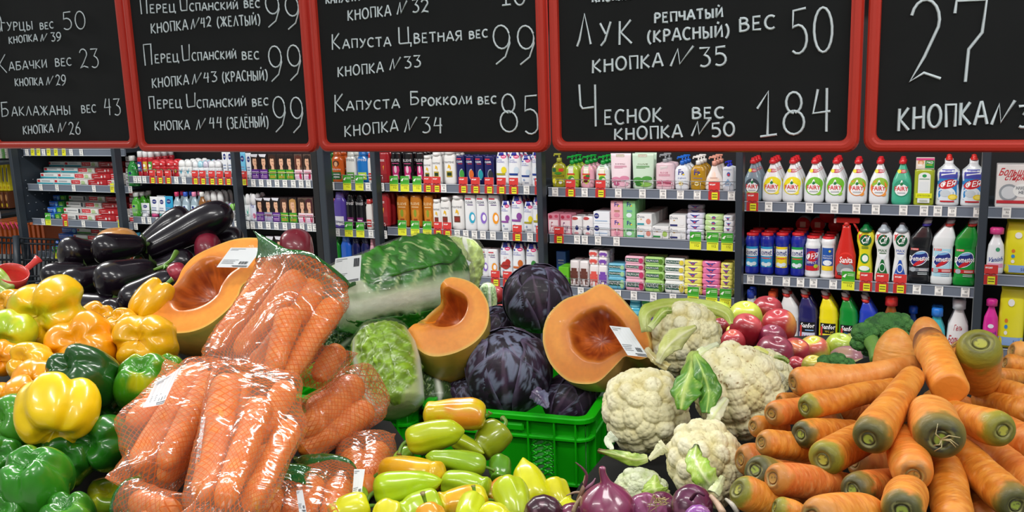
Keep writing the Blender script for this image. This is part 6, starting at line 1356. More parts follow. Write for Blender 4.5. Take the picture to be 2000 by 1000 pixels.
bell(330, 716, 26, 1.12, (.2, -.4, -.9), '#5f9a1a', '#3f8a14', 'green pepper lobe behind the mottled one', n=3, seed=17, mott=.5)
bell(114, 801, 76, .95, (.15, .75, -.6), '#f2cb10', '#f0d428', 'bright yellow pepper lying alone among the green ones', n=4, seed=18, L=.9, groove=.2, roll=.9, stem=False)
bell(38, 832, 60, 1.0, (-.3, -.4, -.85), '#3f8a1c', '#5f9f22', 'mid green pepper at left edge below the orange ones', n=3, seed=19, L=1.1)
bell(196, 868, 62, .97, (-.15, -.2, -.95), '#1e6a12', '#2f7d16', 'green pepper below right of the bright yellow one', n=4, seed=20, L=.9, groove=.3, roll=.2)
bell(226, 796, 34, 1.08, (.2, -.4, -.8), '#1f6a12', GD, 'small dark green pepper above the green one by the bag', n=3, seed=21)
bell(70, 940, 68, .86, (-.05, -.75, -.6), '#2e8018', '#1f6f14', 'large green pepper, lower left corner, in front', n=4, seed=22, L=1.1, groove=.25)
bell(130, 900, 52, .96, (.3, -.3, -.9), '#226a14', GD, 'green pepper behind the large front one', n=3, seed=23, L=1.1)
bell(4, 890, 36, .95, (.3, -.2, -.9), '#2a7a1a', GM, 'green pepper cut by left edge beside large front one', n=3, seed=24)
bell(134, 1012, 54, .84, (0, -.85, -.5), '#2a7416', '#5a9a22', 'green pepper at the bottom edge showing its hollow end', n=4, seed=25, L=.9, groove=.3, mott=.3)
bell(218, 975, 44, .99, (.2, -.6, -.8), '#b5bd18', '#7a9f1c', 'dull yellow pepper at the bottom beside carrot bag', n=3, seed=26, L=1.2, mott=.5)
bell(10, 1000, 40, .84, (.2, -.4, -.8), '#2e7a1a', GM, 'green pepper in the bottom left corner', n=3, seed=27)
# pale courgettes behind at the very left
for i, (a, b, hw, d) in enumerate((((-14, 530), (26, 566), 15, 1.5), ((-20, 560), (30, 585), 12, 1.45), ((-10, 590), (16, 640), 14, 1.4))):
    longp(a, b, hw, d, d, '#9fbf3a', '#c8d88a', ('pale green courgette at left edge, upper', 'pale green courgette at left edge, middle', 'pale green courgette at left edge, lower')[i], seed=i + 60, mott=.4, tip=.5)['category'] = 'courgette'
# ------------------------------------------------------------------ aubergines
EG = 'aubergine'
eggplant(162, 494, 31, 46, 1.92, (-.75, -.05, -.65), 'aubergine resting top left of the heap, blossom scar forward', 1)
eggplant(232, 483, 30, 50, 1.9, (-.78, .12, -.6), 'aubergine below the orange pumpkin top, blossom scar forward', 2)
eggplant(125, 533, 24, 42, 1.86, (-.8, .2, -.55), 'aubergine at the far left end of the heap', 3)
eggplant(170, 548, 32, 48, 1.78, (-.7, .3, -.65), 'scarred aubergine in the middle of the second layer', 4)
eggplant(246, 540, 38, 58, 1.74, (-.75, .25, -.6), 'large aubergine in the second layer with ring mark', 5)
eggplant(288, 566, 30, 56, 1.6, (-.75, .55, -.4), 'aubergine slanting down to the yellow peppers', 6)
eggplant(232, 602, 24, 34, 1.58, (-.6, .3, -.75), 'small aubergine low beside the elongated yellow pepper', 7)
eggplant(188, 600, 30, 50, 1.72, (-.9, .1, .3), 'aubergine in deep shade at the bottom of the heap', 8, scar=False)
eggplant(364, 452, 34, 96, 1.98, (.80, -.45, .25), 'long aubergine lying diagonally on top', 9, scar=False, bend=.1, stem=(.5, .5))
eggplant(318, 450, 26, 62, 2.1, (.75, -.6, .2), 'aubergine behind the long diagonal one', 10, scar=False, calyx=False)
eggplant(432, 470, 26, 44, 2.06, (.9, -.1, .3), 'aubergine right of the long diagonal one', 11, scar=False, calyx=False)
eggplant(330, 520, 26, 50, 1.95, (.9, -.3, .2), 'aubergine below the long diagonal one with curled stalk', 12, scar=False, stem=(.9, .3))
cs = empty('aubergine_stalk', W(330, 520, 1.72), 'curled green aubergine stalk hanging beside the yellow pepper', 'stalk')
cs.location = (0, 0, 0)
tube_mesh('stem', [W(*p) for p in ((345, 492, 1.78), (335, 508, 1.76), (318, 520, 1.74), (300, 527, 1.73))], [S(6, 1.7), S(4, 1.7), S(3, 1.7), S(2.5, 1.7)], stem_m, cs, la('#6f9a34'))
tube_mesh('tendril', [W(*p) for p in ((340, 522, 1.7), (322, 520, 1.68), (316, 532, 1.67), (324, 542, 1.66), (336, 545, 1.66))], [S(3.4, 1.7)] * 5, stem_m, cs, la('#6fae3a'))
apple(230, 478, 42, 2.15, (0, -1, -.2), '#e09a4a', '#e8a860', 'orange pumpkin top rising behind the aubergines', 31, .8, .5, 'pumpkin', 'pumpkin')
apple(266, 500, 12, 2.0, (0, -1, -.2), '#d8602a', '#e0703a', 'orange root peeking out between two aubergines', 32, .8, .5, 'root_vegetable', 'vegetable')
apple(408, 492, 40, 1.98, (.95, -.1, .1), '#8a1f36', '#a83248', 'crimson root behind the left cut pumpkin, left one', 33, .6, .5, 'red_beet', 'vegetable')
apple(580, 487, 42, 1.95, (.95, -.1, .1), '#8a2636', '#a03a48', 'crimson root behind the left cut pumpkin, right one', 34, .75, .5, 'red_beet', 'vegetable')
apple(346, 532, 20, 1.62, (.9, -.3, .1), '#a8283e', '#c04a5a', 'small red root left of the cut pumpkin', 35, .9, .5, 'red_radish', 'vegetable')
# red plastic scoop
sc_ = empty('plastic_scoop', (0, 0, 0), 'red plastic scoop at the left edge with handle raised', 'scoop')
rm = mat('#d9413c', .3, .4); ct = W(22, 548, 1.52); ax = cdir(.35, -.75, -.45); Fm = frame_from(ax, 0); P = []
for r_, z in ((.6, -.9), (.9, -.6), (1.05, .2), (1.12, .75), (1.06, .75), (.98, .2), (.8, -.5), (.3, -.75)):
    t = np.linspace(0, 2 * np.pi, 28, endpoint=False)[:, None]; P.append(ct + S(27, 1.52) * (Fm[:, 0] * np.cos(t) * r_ + Fm[:, 1] * np.sin(t) * r_ + Fm[:, 2] * z))
V, Fc = tube_grid(np.array(P)); mesh('bowl', V, Fc, rm, sc_, None, True)
hp = [W(44, 533, 1.54), W(56, 522, 1.55), (W(76, 505, 1.57))]; hb = MB()
pts = catmull(hp, 8); P = []
for i, p in enumerate(pts):
    t = pts[min(i + 1, 7)] - pts[max(i - 1, 0)]; t /= np.linalg.norm(t); sd = np.cross(t, EYE - p); sd /= np.linalg.norm(sd); nn = np.cross(sd, t); wd = S(6 + (2.5 if i in (0, 7) else 0) + (i > 5), 1.5)
    P.append([p + sd * math.cos(a) * wd + nn * math.sin(a) * wd * .4 for a in np.linspace(0, 6.283, 12, endpoint=False)])
V, Fc = tube_grid(np.array(P)); mesh('handle', V, Fc, rm, sc_, None, True); reg(ct, S(27, 1.5))
# ------------------------------------------------------------------ cut pumpkins
def cut_squash(label, outer, inner, dplane, normal, back, cavd, rind=('#a8802e', '#6a7a2a'), cavc='#a03c0c', fleshc=('#f59f38', '#ee8f26'), seed=0, backdir=None, shrink=.55, notch=None):
    """outer / inner outlines in pixels on the cut plane (closed, same start side); back = depth of rind behind"""
    nrm = cdir(*normal); p0 = W(*np.mean(outer, axis=0), dplane)
    def onp(p): r = ray(*p); return EYE + r * (((p0 - EYE) @ nrm) / (r @ nrm))
    def resample(pts, n):
        q = catmull(list(pts) + [pts[0]], n * 6); dd = np.r_[0, np.cumsum(np.linalg.norm(np.diff(q, axis=0), axis=1))]; t = np.linspace(0, dd[-1], n, endpoint=False)
        return np.stack([np.interp(t, dd, q[:, 0]), np.interp(t, dd, q[:, 1])], 1)
    n = 96; O = np.array([onp(p) for p in resample(outer, n)]); I = np.array([onp(p) for p in resample(inner, n)])
    k = np.argmin(((O[:, None] - I[None]) ** 2).sum(-1).sum(1) * 0 + ((O[0] - I) ** 2).sum(1)); I = np.roll(I, -k, axis=0)
    if (np.cross(O[1] - O[0], O[5] - O[0]) @ nrm) * (np.cross(I[1] - I[0], I[5] - I[0]) @ nrm) < 0: I = np.roll(I[::-1], 1, axis=0)
    bd = -nrm if (nrm @ (EYE - p0)) > 0 else nrm
    bdir = bd if backdir is None else cdir(*backdir)
    Oc, Ic = O.mean(0), I.mean(0)
    rows, kinds = [], []
    for f in np.linspace(1, 0.06, 9):                       # cavity wall
        dz = cavd * (1 - f ** 2.4); w_ = 0.004 * (vnoise(I * 60 + f * 3, 1.0, seed) - .5) * (f < .98)[()] if f < .98 else 0
        rows.append(Ic + (I - Ic) * f + bd * dz + (bd * np.asarray(w_).reshape(-1, 1) * 3 * f if f < .98 else 0)); kinds.append(2)
    rows = rows[::-1]
    for f in np.linspace(0.12, 1, 8): rows.append(I + (O - I) * f); kinds.append(1)
    fl_end = len(rows) - 1
    rib = 1
    for f in np.linspace(.06, 1, 12):
        s_ = math.sqrt(max(0, 1 - f ** 2.3)); s_ = shrink * 0 + s_; rows.append(Oc + bdir * back * f + (O - Oc) * max(.02, s_) * (1 + .035 * f * (1 - f) * 4)); kinds.append(0)
    if notch:
        c0 = onp(notch[0]); rr_ = S(notch[1], dplane); rows = [r_ + bd * (notch[2] * np.exp(-(np.linalg.norm(r_ - c0, axis=1) / rr_) ** 4))[:, None] if j_ < 20 else r_ for j_, r_ in enumerate(rows)]
    V, Fc = tube_grid(np.array(rows), True, True)
    nfr = 16 * n; P = np.array(V); kd = np.repeat([2] * 9 + [1] * 8 + [0] * 12, n); kd = np.append(kd, [2, 0])
    q = fnoise(P, 30, seed); fr = np.repeat(np.r_[np.zeros(9), np.linspace(.12, 1, 8), np.zeros(12)], n); fr = np.append(fr, [0, 0])
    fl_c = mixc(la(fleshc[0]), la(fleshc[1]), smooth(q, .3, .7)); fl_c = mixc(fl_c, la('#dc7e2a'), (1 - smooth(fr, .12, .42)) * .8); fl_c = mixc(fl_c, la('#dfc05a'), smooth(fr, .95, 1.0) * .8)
    kk = np.arange(len(P)) % n * 2 * np.pi / n; ri_ = (np.arange(len(P)) // n) * .5; fib_ = fnoise(np.stack([np.cos(kk) * 9, np.sin(kk) * 9, ri_], 1), 1.3, seed + 3, 3)
    fib_ = .5 * fib_ + .5 * fnoise(P, 55, seed + 8, 3)
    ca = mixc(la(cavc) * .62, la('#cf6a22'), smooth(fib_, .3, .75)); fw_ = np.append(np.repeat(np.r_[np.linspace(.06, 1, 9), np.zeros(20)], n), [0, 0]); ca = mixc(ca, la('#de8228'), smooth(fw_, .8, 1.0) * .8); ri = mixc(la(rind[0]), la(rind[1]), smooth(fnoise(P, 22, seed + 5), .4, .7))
    col = np.where((kd == 2)[:, None], ca, np.where((kd == 1)[:, None], fl_c, ri))
    fk = []
    for f in Fc: fk.append(0 if min(f) >= fl_end * n and min(f) < len(P) - 2 and max(f) > (fl_end + 1) * n - 1 else 1)
    # separate meshes: flesh (root) and rind
    Fc = np.array([f if len(f) == 4 else list(f) + [f[-1]] for f in Fc]); fk = np.array(fk)
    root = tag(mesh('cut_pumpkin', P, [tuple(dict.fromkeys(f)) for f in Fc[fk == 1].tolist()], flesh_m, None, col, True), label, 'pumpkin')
    colr = np.where((kd == 0)[:, None], ri, mixc(ri, la('#d9b04a'), np.full(len(P), .5)))
    mesh('rind', P, [tuple(dict.fromkeys(f)) for f in Fc[fk == 0].tolist()], rind_m, root, colr, True)
    c_ = Oc + bdir * back * .4; reg(c_, back * .5, low=min(P[:, 2])); return root, onp, nrm
def crop(pts, s, ox, oy): return [(ox + x / s, oy + y / s) for x, y in pts]
pk1, on1, n1_ = cut_squash('left cut pumpkin half, cut face up with price sticker, beside aubergines', crop([(120, 310), (128, 345), (155, 365), (205, 376), (270, 372), (330, 350), (390, 305), (432, 258), (452, 210), (490, 185), (530, 155), (556, 112), (560, 75), (530, 50), (480, 43), (420, 50), (350, 75), (285, 108), (245, 150), (220, 200), (170, 250), (132, 285)], 1.785, 220, 440),
    crop([(195, 250), (197, 272), (212, 290), (240, 297), (290, 289), (335, 268), (368, 238), (382, 205), (410, 168), (440, 146), (430, 132), (385, 122), (345, 112), (305, 122), (262, 158), (235, 192), (215, 212), (198, 228)], 1.785, 220, 440),
    1.3, (-.12, -.62, -.78), .10, .045, ('#bf9c48', '#8c8a3c'), seed=1, backdir=(.25, .75, .5))
sticker(pk1, crop([(412, 78), (524, 78), (470, 148), (362, 146)], 1.785, 220, 440), [1.285, 1.285, 1.27, 1.27])
pk2, _, _ = cut_squash('crescent-shaped pumpkin piece in the middle leaning on red cabbage', crop([(640, 290), (680, 281), (760, 300), (820, 340), (865, 410), (876, 480), (860, 560), (800, 635), (700, 690), (600, 712), (530, 700), (480, 660), (445, 605), (432, 572), (490, 508), (475, 470), (520, 400), (600, 330)], 2.779, 640, 440),
    crop([(655, 335), (690, 352), (735, 375), (758, 410), (755, 460), (728, 512), (680, 543), (620, 552), (565, 540), (535, 508), (515, 500), (530, 450), (580, 380), (625, 345)], 2.779, 640, 440),
    1.42, (-.28, -.42, -.86), .125, .065, ('#d9a23c', '#a8903a'), cavc='#c0561a', seed=2, backdir=(.05, .75, .65), notch=(crop([(530, 420)], 2.779, 640, 440)[0], 36, .055))
pk3, _, _ = cut_squash('film-wrapped round pumpkin half with price sticker, centre right', crop([(2, 480), (5, 600), (60, 760), (160, 880), (260, 940), (400, 955), (500, 930), (600, 840), (690, 745), (740, 708), (850, 738), (930, 715), (955, 660), (950, 560), (880, 400), (780, 290), (680, 170), (600, 95), (540, 68), (490, 72), (430, 105), (350, 150), (200, 200), (90, 290), (30, 380)], 4.545, 1060, 540),
    crop([(225, 480), (245, 430), (330, 340), (430, 290), (520, 270), (600, 300), (690, 380), (750, 480), (770, 570), (720, 640), (620, 700), (520, 755), (450, 750), (370, 730), (270, 640), (235, 560)], 4.545, 1060, 540),
    1.36, (-.22, -.3, -.93), .105, .045, ('#e6b868', '#cfa055'), cavc='#a83c08', fleshc=('#f49a2c', '#ee8c20'), seed=3, backdir=(.5, .45, .75))
sticker(pk3, [(1190, 636), (1229, 640), (1267, 698), (1226, 694)], [1.325, 1.32, 1.305, 1.305])
bpy.context.view_layer.update()
def film_over(parent, pts, d0, bulge, seed=0, name='film', n=56, m=None, wr=.0022):
    """taut clear film over a shape: outline pixels at depth d0, bulging towards the camera"""
    q = catmull(list(pts) + [pts[0]], n + 1)[:-1]; m = m or taut_m; O = np.array([W(*p, d0) for p in q]); c = O.mean(0); tc_ = (EYE - c) / np.linalg.norm(EYE - c); rows = []
    for f in np.linspace(1, .03, 16):
        p = c + (O - c) * f + tc_ * bulge * (1 - f ** 3); p = p + tc_ * (wr * (fnoise(p, 34, seed, 2) - .5) * 2)[:, None] * (f < .99); rows.append(p)
    V, Fc = tube_grid(np.array(rows), False, True); o = mesh(name, V, Fc, m or film_m, None, None, True); keep(o, parent); return o
film_over(pk3, crop([(0, 480), (0, 620), (60, 770), (160, 890), (260, 948), (400, 962), (520, 925), (640, 820), (740, 722), (850, 745), (945, 715), (962, 640), (950, 550), (885, 395), (790, 290), (640, 125), (540, 62), (480, 68), (410, 108), (200, 192), (90, 280), (25, 370)], 4.545, 1060, 540), 1.35, .035, 5)
film_over(pk1, crop([(118, 310), (128, 350), (205, 380), (330, 354), (432, 262), (492, 188), (558, 112), (562, 72), (480, 40), (350, 72), (245, 148), (170, 248)], 1.785, 220, 440), 1.29, .02, 6, wr=.001)
# ------------------------------------------------------------------ nappa cabbages
def nappa(a, b, hw, da, db, label, seed=0, roll=0.0, green='#3f7326', pale='#dfe6c4', leaves=((-.2, .9, 1), (.9, .9, 0), (2.2, 1, 0), (-1.4, 1, 0), (3.6, 1, 0)), prof=None, film=True, crink=.06, gs=(.1, .4)):
    A, B = W(*a, da), W(*b, db); ax = B - A; L = np.linalg.norm(ax); r_ = S(hw, (da + db) / 2)
    prof = prof or [(0, 0), (.45, .01), (.68, .08), (.82, .25), (.98, .5), (1, .72), (.85, .9), (.5, .985), (0, 1)]
    r0, z0, th = profile_body(prof, 30, 40); P = np.stack([r0 * np.cos(th) * r_ * .93, r0 * np.sin(th) * r_ * .93, z0 * L + 0 * th], -1); V, Fc = tube_grid(P, False, False)
    o = root_mesh('nappa_cabbage', V, Fc, leaf_m, np.tile(la(pale), (len(V), 1)), label, 'cabbage')
    zp, rp = np.array([p[1] for p in prof]), np.array([p[0] for p in prof])
    for i, (t0, wd, top) in enumerate(leaves):
        ns, nx = 64, 44; s = np.linspace(0.0, 1.0, ns)[:, None]; x = np.linspace(-1, 1, nx)[None]
        z = s * .985; rr = np.interp(z[:, 0], zp, rp)[:, None]
        ang = t0 + x * wd * (1 + .08 * (vnoise(np.stack([s[:, 0] * 9, s[:, 0] * 0, s[:, 0] * 0], 1), 1.0, seed + i)[:, None] - .5)) * (1 - .25 * smooth(s, .75, 1))
        edge = np.abs(x) ** 3
        pos = np.stack([x * 5 + 0 * s, s * 14 + 0 * x, 0 * s * x + i], -1)
        gr = smooth(np.abs(x) + .0 * s, .15 + .5 * (1 - smooth(s, gs[0], gs[1])), .25 + .5 * (1 - smooth(s, gs[0], gs[1])))
        cr = (fnoise(pos, 1.6, seed + i, 3) - .5) * crink * 2.6 * gr + (vnoise(pos, .6, seed + 5) - .5) * .07 * edge
        lift = 1.0 + .02 * i % .05 + (.05 if top else .02) + cr + .06 * edge * (vnoise(pos, .5, seed + 11) > .4) + .025 * np.exp(-(x / .2) ** 2) * (1 - s)
        rad = rr * r_ * lift; P = np.stack([rad * np.cos(ang), rad * np.sin(ang), z * L + 0 * x + edge * .03 * L * 0], -1)
        V, Fc = tube_grid(P, False, False, wrap=False)
        sv = s * 7.5 - np.abs(x) * 2.4 + .25 * (vnoise(pos, .5, seed + 2) - .5); vein = np.abs((sv % 1) - .5) * 2
        col = mixc(la(green), la(green) * 1.7, smooth(fnoise(pos, 1.2, seed + 7), .35, .7)); col = mixc(col, la('#c3d894'), smooth(vein, .80, .95) * (np.abs(x) < .85) * .95); st_ = vnoise(np.stack([x * 26 + .8 * s * np.sign(x), s * 1.5 + 0 * x, 0 * s * x + i], -1), 1.0, seed + 21); pl_ = mixc(la(pale) + 0 * col, la(green) * 1.6 + la(pale) * .35, smooth(st_, .5, .85) * .45); col = mixc(pl_, col, gr)
        col = mixc(col, la('#f0f2e4'), np.exp(-(x / (.16 * (1.15 - s))) ** 2) * .9)
        lf = mesh('leaf', V, Fc, leaf_m, o, col.reshape(-1, 3), True); so = lf.modifiers.new('thickness', 'SOLIDIFY'); so.thickness = .0012
    if film:
        r2, z2, th2 = profile_body(prof, 26, 40); P = np.stack([(r2 * r_ * 1.06 + .002) * np.cos(th2), (r2 * r_ * 1.06 + .002) * np.sin(th2), (z2 * 1.04 - .02) * L + 0 * th2], -1)
        P = P * (1 + .05 * (fnoise(P / r_ * [1, 1, .6], 2.2, seed + 3, 2) - .5)[..., None]); V, Fc = tube_grid(P, False, False); mesh('film', V, Fc, film_m, o, None, True)
    setmat(o, A, frame_from(ax, roll)); reg((A + B) / 2, r_, low=min(A[2], B[2]) - r_ * .6); bpy.context.view_layer.update(); return o
BLK = [(0, 0), (.5, .01), (.8, .07), (.9, .25), (1, .5), (1, .7), (.86, .88), (.5, .98), (0, 1)]
LA = .12
nA = nappa((648, 588), (896, 528), 84, 1.5, 1.66, 'large film-wrapped nappa cabbage lying on top in the centre', 1, roll=0.0, prof=[(0, 0), (.6, .01), (.74, .08), (.84, .3), (.98, .55), (1.0, .75), (.86, .9), (.5, .985), (0, 1)], leaves=((LA, 1.65, 1), (-2.2, 1.7, 0), (2.7, 1, 0), (LA + 1.3, .9, 0)), green='#2c6a18', gs=(.06, .2), crink=.075)
sticker(nA, [(655, 505), (706, 498), (703, 548), (650, 558)], [1.44, 1.43, 1.43, 1.44], curve=.003, bar=(.75, .95, .5, .9))
nA2 = nappa((880, 600), (905, 462), 46, 1.95, 1.95, 'pale film-wrapped cabbage standing behind the large nappa', 2, prof=BLK, green='#a5b66a', pale='#e6e8d8', crink=.04, leaves=((2.4, 1.3, 1), (-.6, 1.3, 0), (4.6, 1.3, 0)))
sticker(nA2, [(884, 492), (920, 512), (903, 542), (872, 530)], [1.86, 1.86, 1.85, 1.85])
LB = -.55
nB = nappa((780, 806), (738, 640), 62, 1.36, 1.44, 'yellow-green film-wrapped nappa cabbage standing in the left green crate', 3, prof=BLK, green='#7a9c20', pale='#c3d088', leaves=((LB, 1.6, 1), (1.6, 1.2, 0), (3.4, 1.2, 0)), gs=(.0, .25), crink=.10)
nC = nappa((640, 690), (700, 640), 36, 1.6, 1.62, 'dark green leafy cabbage peeking out below the large nappa', 4, prof=BLK, green='#1f4a1a', pale='#2f5a24', film=False, crink=.14)
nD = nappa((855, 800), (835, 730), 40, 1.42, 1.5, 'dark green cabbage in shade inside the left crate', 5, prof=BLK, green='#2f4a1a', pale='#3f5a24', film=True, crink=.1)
nE = nappa((955, 622), (952, 552), 16, 2.1, 2.1, 'small pale green cabbage behind the crescent pumpkin', 6, prof=BLK, green='#8fae7a', pale='#c8d8b8', film=True)
apple(968, 575, 17, 2.12, (0, -1, -.2), '#8a2226', '#a8383a', 'dark red apple behind the small pale cabbage, upper', 41)
apple(978, 610, 16, 2.08, (0, -1, -.2), '#b83a34', '#c8524a', 'red apple behind the small pale cabbage, lower', 42)
# ------------------------------------------------------------------ red cabbages
def redcab(px, py, hx, hy, d, label, seed=0, ax=(0, -.8, -.6), leaves=5, bloom=.5, roll=0.0):
    r_ = S((hx + hy) / 2, d); ph = np.linspace(.02, np.pi - .02, 60)[:, None]; th = np.linspace(0, 2 * np.pi, 80, endpoint=False)[None]
    D = np.stack([np.sin(ph) * np.cos(th), np.sin(ph) * np.sin(th), np.cos(ph) + 0 * th], -1)
    def paint(D, az, k):
        f = D.reshape(-1, 3); t = np.arctan2(f[:, 1], f[:, 0]) - az; t = (t + np.pi) % (2 * np.pi) - np.pi; z = f[:, 2]
        base = mixc(la('#1b111f'), la('#33203a'), smooth(fnoise(f, 2.4, seed + k), .4, .65))
        st = fnoise(np.stack([f[:, 0] * 5, f[:, 1] * 5, f[:, 2] * 2.0], 1) + np.stack([fnoise(f, 4, 9) * 3, 0 * z, 0 * z], 1), 1.5, seed + 3 + k)
        base = mixc(base, la('#7c839c'), smooth(st, .64 - bloom * .2, .70 - bloom * .2) * .85)
        v = np.abs(((np.abs(t) * 2.6 - z * 3.2 + .5 * fnoise(f, 3, seed)) % 1) - .5) * 2; base = mixc(base, la('#4a2440'), smooth(v, .88, .97) * .45); base = mixc(base, la('#8a6a86'), np.exp(-(t / .04) ** 2) * .4)
        return base, v, t
    col, v, t = paint(D, 0, 0); rr = 1 + .03 * (vnoise(D.reshape(-1, 3), 2.0, seed) - .5)
    V = D.reshape(-1, 3) * rr[:, None] * r_ * [hx * 2 / (hx + hy)] * 1.0 if False else D.reshape(-1, 3) * rr[:, None] * r_
    _, Fc = tube_grid(V.reshape(60, 80, 3)); V = np.vstack([V, V[:80].mean(0), V[-80:].mean(0)]); col = np.vstack([col, col[:1], col[-1:]])
    o = root_mesh('red_cabbage', V, Fc, redcab_m, col, label, 'cabbage')
    for i in range(leaves):
        az = i * 2 * np.pi / leaves + seed; ns, nx = 34, 34
        s = np.linspace(0, 1, ns)[:, None]; x = np.linspace(-1, 1, nx)[None]; wd = 1.15 * np.sin(np.pi * np.clip(.18 + .72 * s, 0, 1)) ** .5
        an = az + x * wd; phi = np.pi - .15 - s * (2.35 + .25 * np.cos(x * 2)) + .06 * np.abs(x) * np.sin(5 * x + i)
        D2 = np.stack([np.sin(phi) * np.cos(an), np.sin(phi) * np.sin(an), np.cos(phi)], -1); c2, v2, t2 = paint(D2, az, i + 1)
        ed = np.maximum(np.abs(x) ** 4, s ** 6); lift = 1.018 + .010 * i / leaves * 2 + .05 * ed * vnoise(D2, 4, seed + i) - .004 * smooth(v2.reshape(ns, nx), .84, .96) + .008 * np.exp(-(x / .08) ** 2) + .02 * (fnoise(D2, 3, seed) - .5)
        V = D2 * lift[..., None] * r_; Vf, Fc = tube_grid(V, False, False, wrap=False); c2 = mixc(c2, la('#6a5a78'), (ed.reshape(-1) > .75) * .5)
        lf = mesh('leaf', Vf, Fc, redcab_m, o, c2, True); so = lf.modifiers.new('thickness', 'SOLIDIFY'); so.thickness = .001
    return finish(o, W(px, py, d), cdir(*ax), roll, r_)
redcab(1050, 583, 66, 66, 1.62, 'dark red cabbage on top, left of the wrapped pumpkin half', 1, (-.2, -.9, -.4), bloom=.15)
redcab(994, 724, 84, 82, 1.42, 'large purple-grey red cabbage in front in the right green crate', 2, (-.1, -.85, -.5), bloom=.75, roll=2.2)
redcab(972, 640, 44, 40, 1.68, 'red cabbage half hidden behind the crescent pumpkin', 3, (.2, -.8, -.5), bloom=.3)
redcab(1114, 782, 54, 54, 1.42, 'dark red cabbage deep in the right green crate', 4, (.3, -.8, -.5), bloom=.1)
redcab(912, 775, 40, 40, 1.45, 'red cabbage at the left end of the right crate', 5, (-.3, -.8, -.5), bloom=.3)
redcab(1180, 744, 36, 36, 1.54, 'dark red cabbage behind the wrapped pumpkin half', 6, (-.3, -.8, -.5), bloom=.1)
lf = leaf(None, [(1040, 765, 1.3), (1058, 778, 1.27), (1070, 797, 1.26)], [14, 15, 3], c=('#4a4660', '#6a708c'), seed=4, base='#5a4a6a', fold=.3); lf.name = 'cabbage_leaf'; tag(lf, 'loose purple leaf tip hanging off the large red cabbage', 'leaf')
# ------------------------------------------------------------------ green crates
def crate(corner_px, z_rim, Wd, Dp, Hc, yaw, label):
    C = on_level(*corner_px, z_rim); root = empty('produce_crate', (C[0], C[1], z_rim - Hc), label, 'crate', 'bright green plastic produce crates', rz=yaw)
    g = mat('#19c410', .3, .3); g2 = mat('#16b00e', .32, .3)
    def ring(z0, z1, out, name, t=.004):
        loops = []
        for o_, z in ((out, z0), (out, z1), (out - .002, z1 + .0015), (-.004 + .0, z1 + .0015), (-.006, z1), (-.006, z0), (out, z0)):
            q = rrect(-o_, Wd + o_, -o_, Dp + o_, .016 + max(0, o_)); loops.append([(x, y, z) for x, y in q])
        V, Fc = tube_grid(np.array(loops), False, False); b = MB(); b.add(V, Fc, g); return b.build(name, root)
    ring(Hc - .006, Hc, .009, 'rim'); ring(Hc - .034, Hc - .031, .007, 'lower_flange'); ring(.0, .003, .004, 'foot_flange')
    lat_w = .034; lx0 = Wd - .085
    # walls: four panels, the front one pierced by a lattice
    b = MB(); b.box(.004, lx0, 0, .003, .0, Hc, g2); b.box(lx0 + lat_w, Wd - .004, 0, .003, 0, Hc, g2); b.box(lx0, lx0 + lat_w, 0, .003, Hc - .036, Hc, g2); b.box(lx0, lx0 + lat_w, 0, .003, 0, .012, g2); b.build('front_wall', root)
    b = MB(); b.box(.0, Wd, Dp - .003, Dp, 0, Hc, g2); b.build('back_wall', root)
    b = MB(); b.box(0, .003, .004, Dp - .004, 0, Hc, g2); b.build('side_wall', root); b = MB(); b.box(Wd - .003, Wd, .004, Dp - .004, 0, Hc, g2); b.build('side_wall', root)
    b = MB(); b.box(.003, Wd - .003, .003, Dp - .003, 0, .003, g2); b.build('base', root)
    L = MB(); n = 6; hh = (Hc - .048) / n
    for i in range(n + 1):
        for c in range(3):
            x = lx0 + c * lat_w / 2; z = .012 + i * hh; dx = lat_w / 4
            if i < n:
                s = 1 if c % 2 == 0 else -1
                L.rod((x, .0005, z), (x + s * dx * (1 if c < 2 else -1) * (1 if c != 1 else -1), .0005, z + hh * .75), .0023, g, 6) if 0 < c or s > 0 else None
                if c < 2: L.rod((x + dx * 1.0, .0005, z + hh * .7), (x + 2 * dx, .0005, z + hh), .0022, g, 6); L.rod((x + dx, .0005, z + hh * .35), (x, .0005, z + hh), .0022, g, 6)
    L.build('lattice', root)
    # vertical ribs, front, left and right
    for x in (.01, .05, Wd * .45, lx0 - .003, lx0 + lat_w + .003, Wd - .016):
        r_ = MB(); r_.box(x - .0012, x + .0012, -.008, 0, .002 if x > Wd * .6 else Hc - .034, Hc - .004, g); r_.build('rib', root)
    for y in (.02, Dp * .25, Dp * .5, Dp * .75):
        for x0, x1 in ((-.008, 0), (Wd, Wd + .008)): r_ = MB(); r_.box(x0, x1, y - .0012, y + .0012, .002, Hc - .004, g); r_.build('rib', root)
    h_ = MB(); h_.box(Wd * .38, lx0 - .01, -.006, .0, Hc - .026, Hc - .013, g, .003); h_.build('handle_bar', root)
    BEDX.append((C, root)); return root
BEDX = []
ZC = 1.145
crate((829, 792), ZC, .255, .36, .105, R(-18.5), 'bright green plastic crate holding red cabbages')
cl_ = on_level(822, 794, ZC); ux = np.array([math.cos(R(-18.5)), math.sin(R(-18.5))]); Cl = np.array([cl_[0], cl_[1]]) - ux * .272
crl = crate((829, 792), ZC, .25, .36, .105, R(-18.5), 'bright green plastic crate holding the yellow-green nappa cabbage'); crl.location = (Cl[0], Cl[1], ZC - .105)
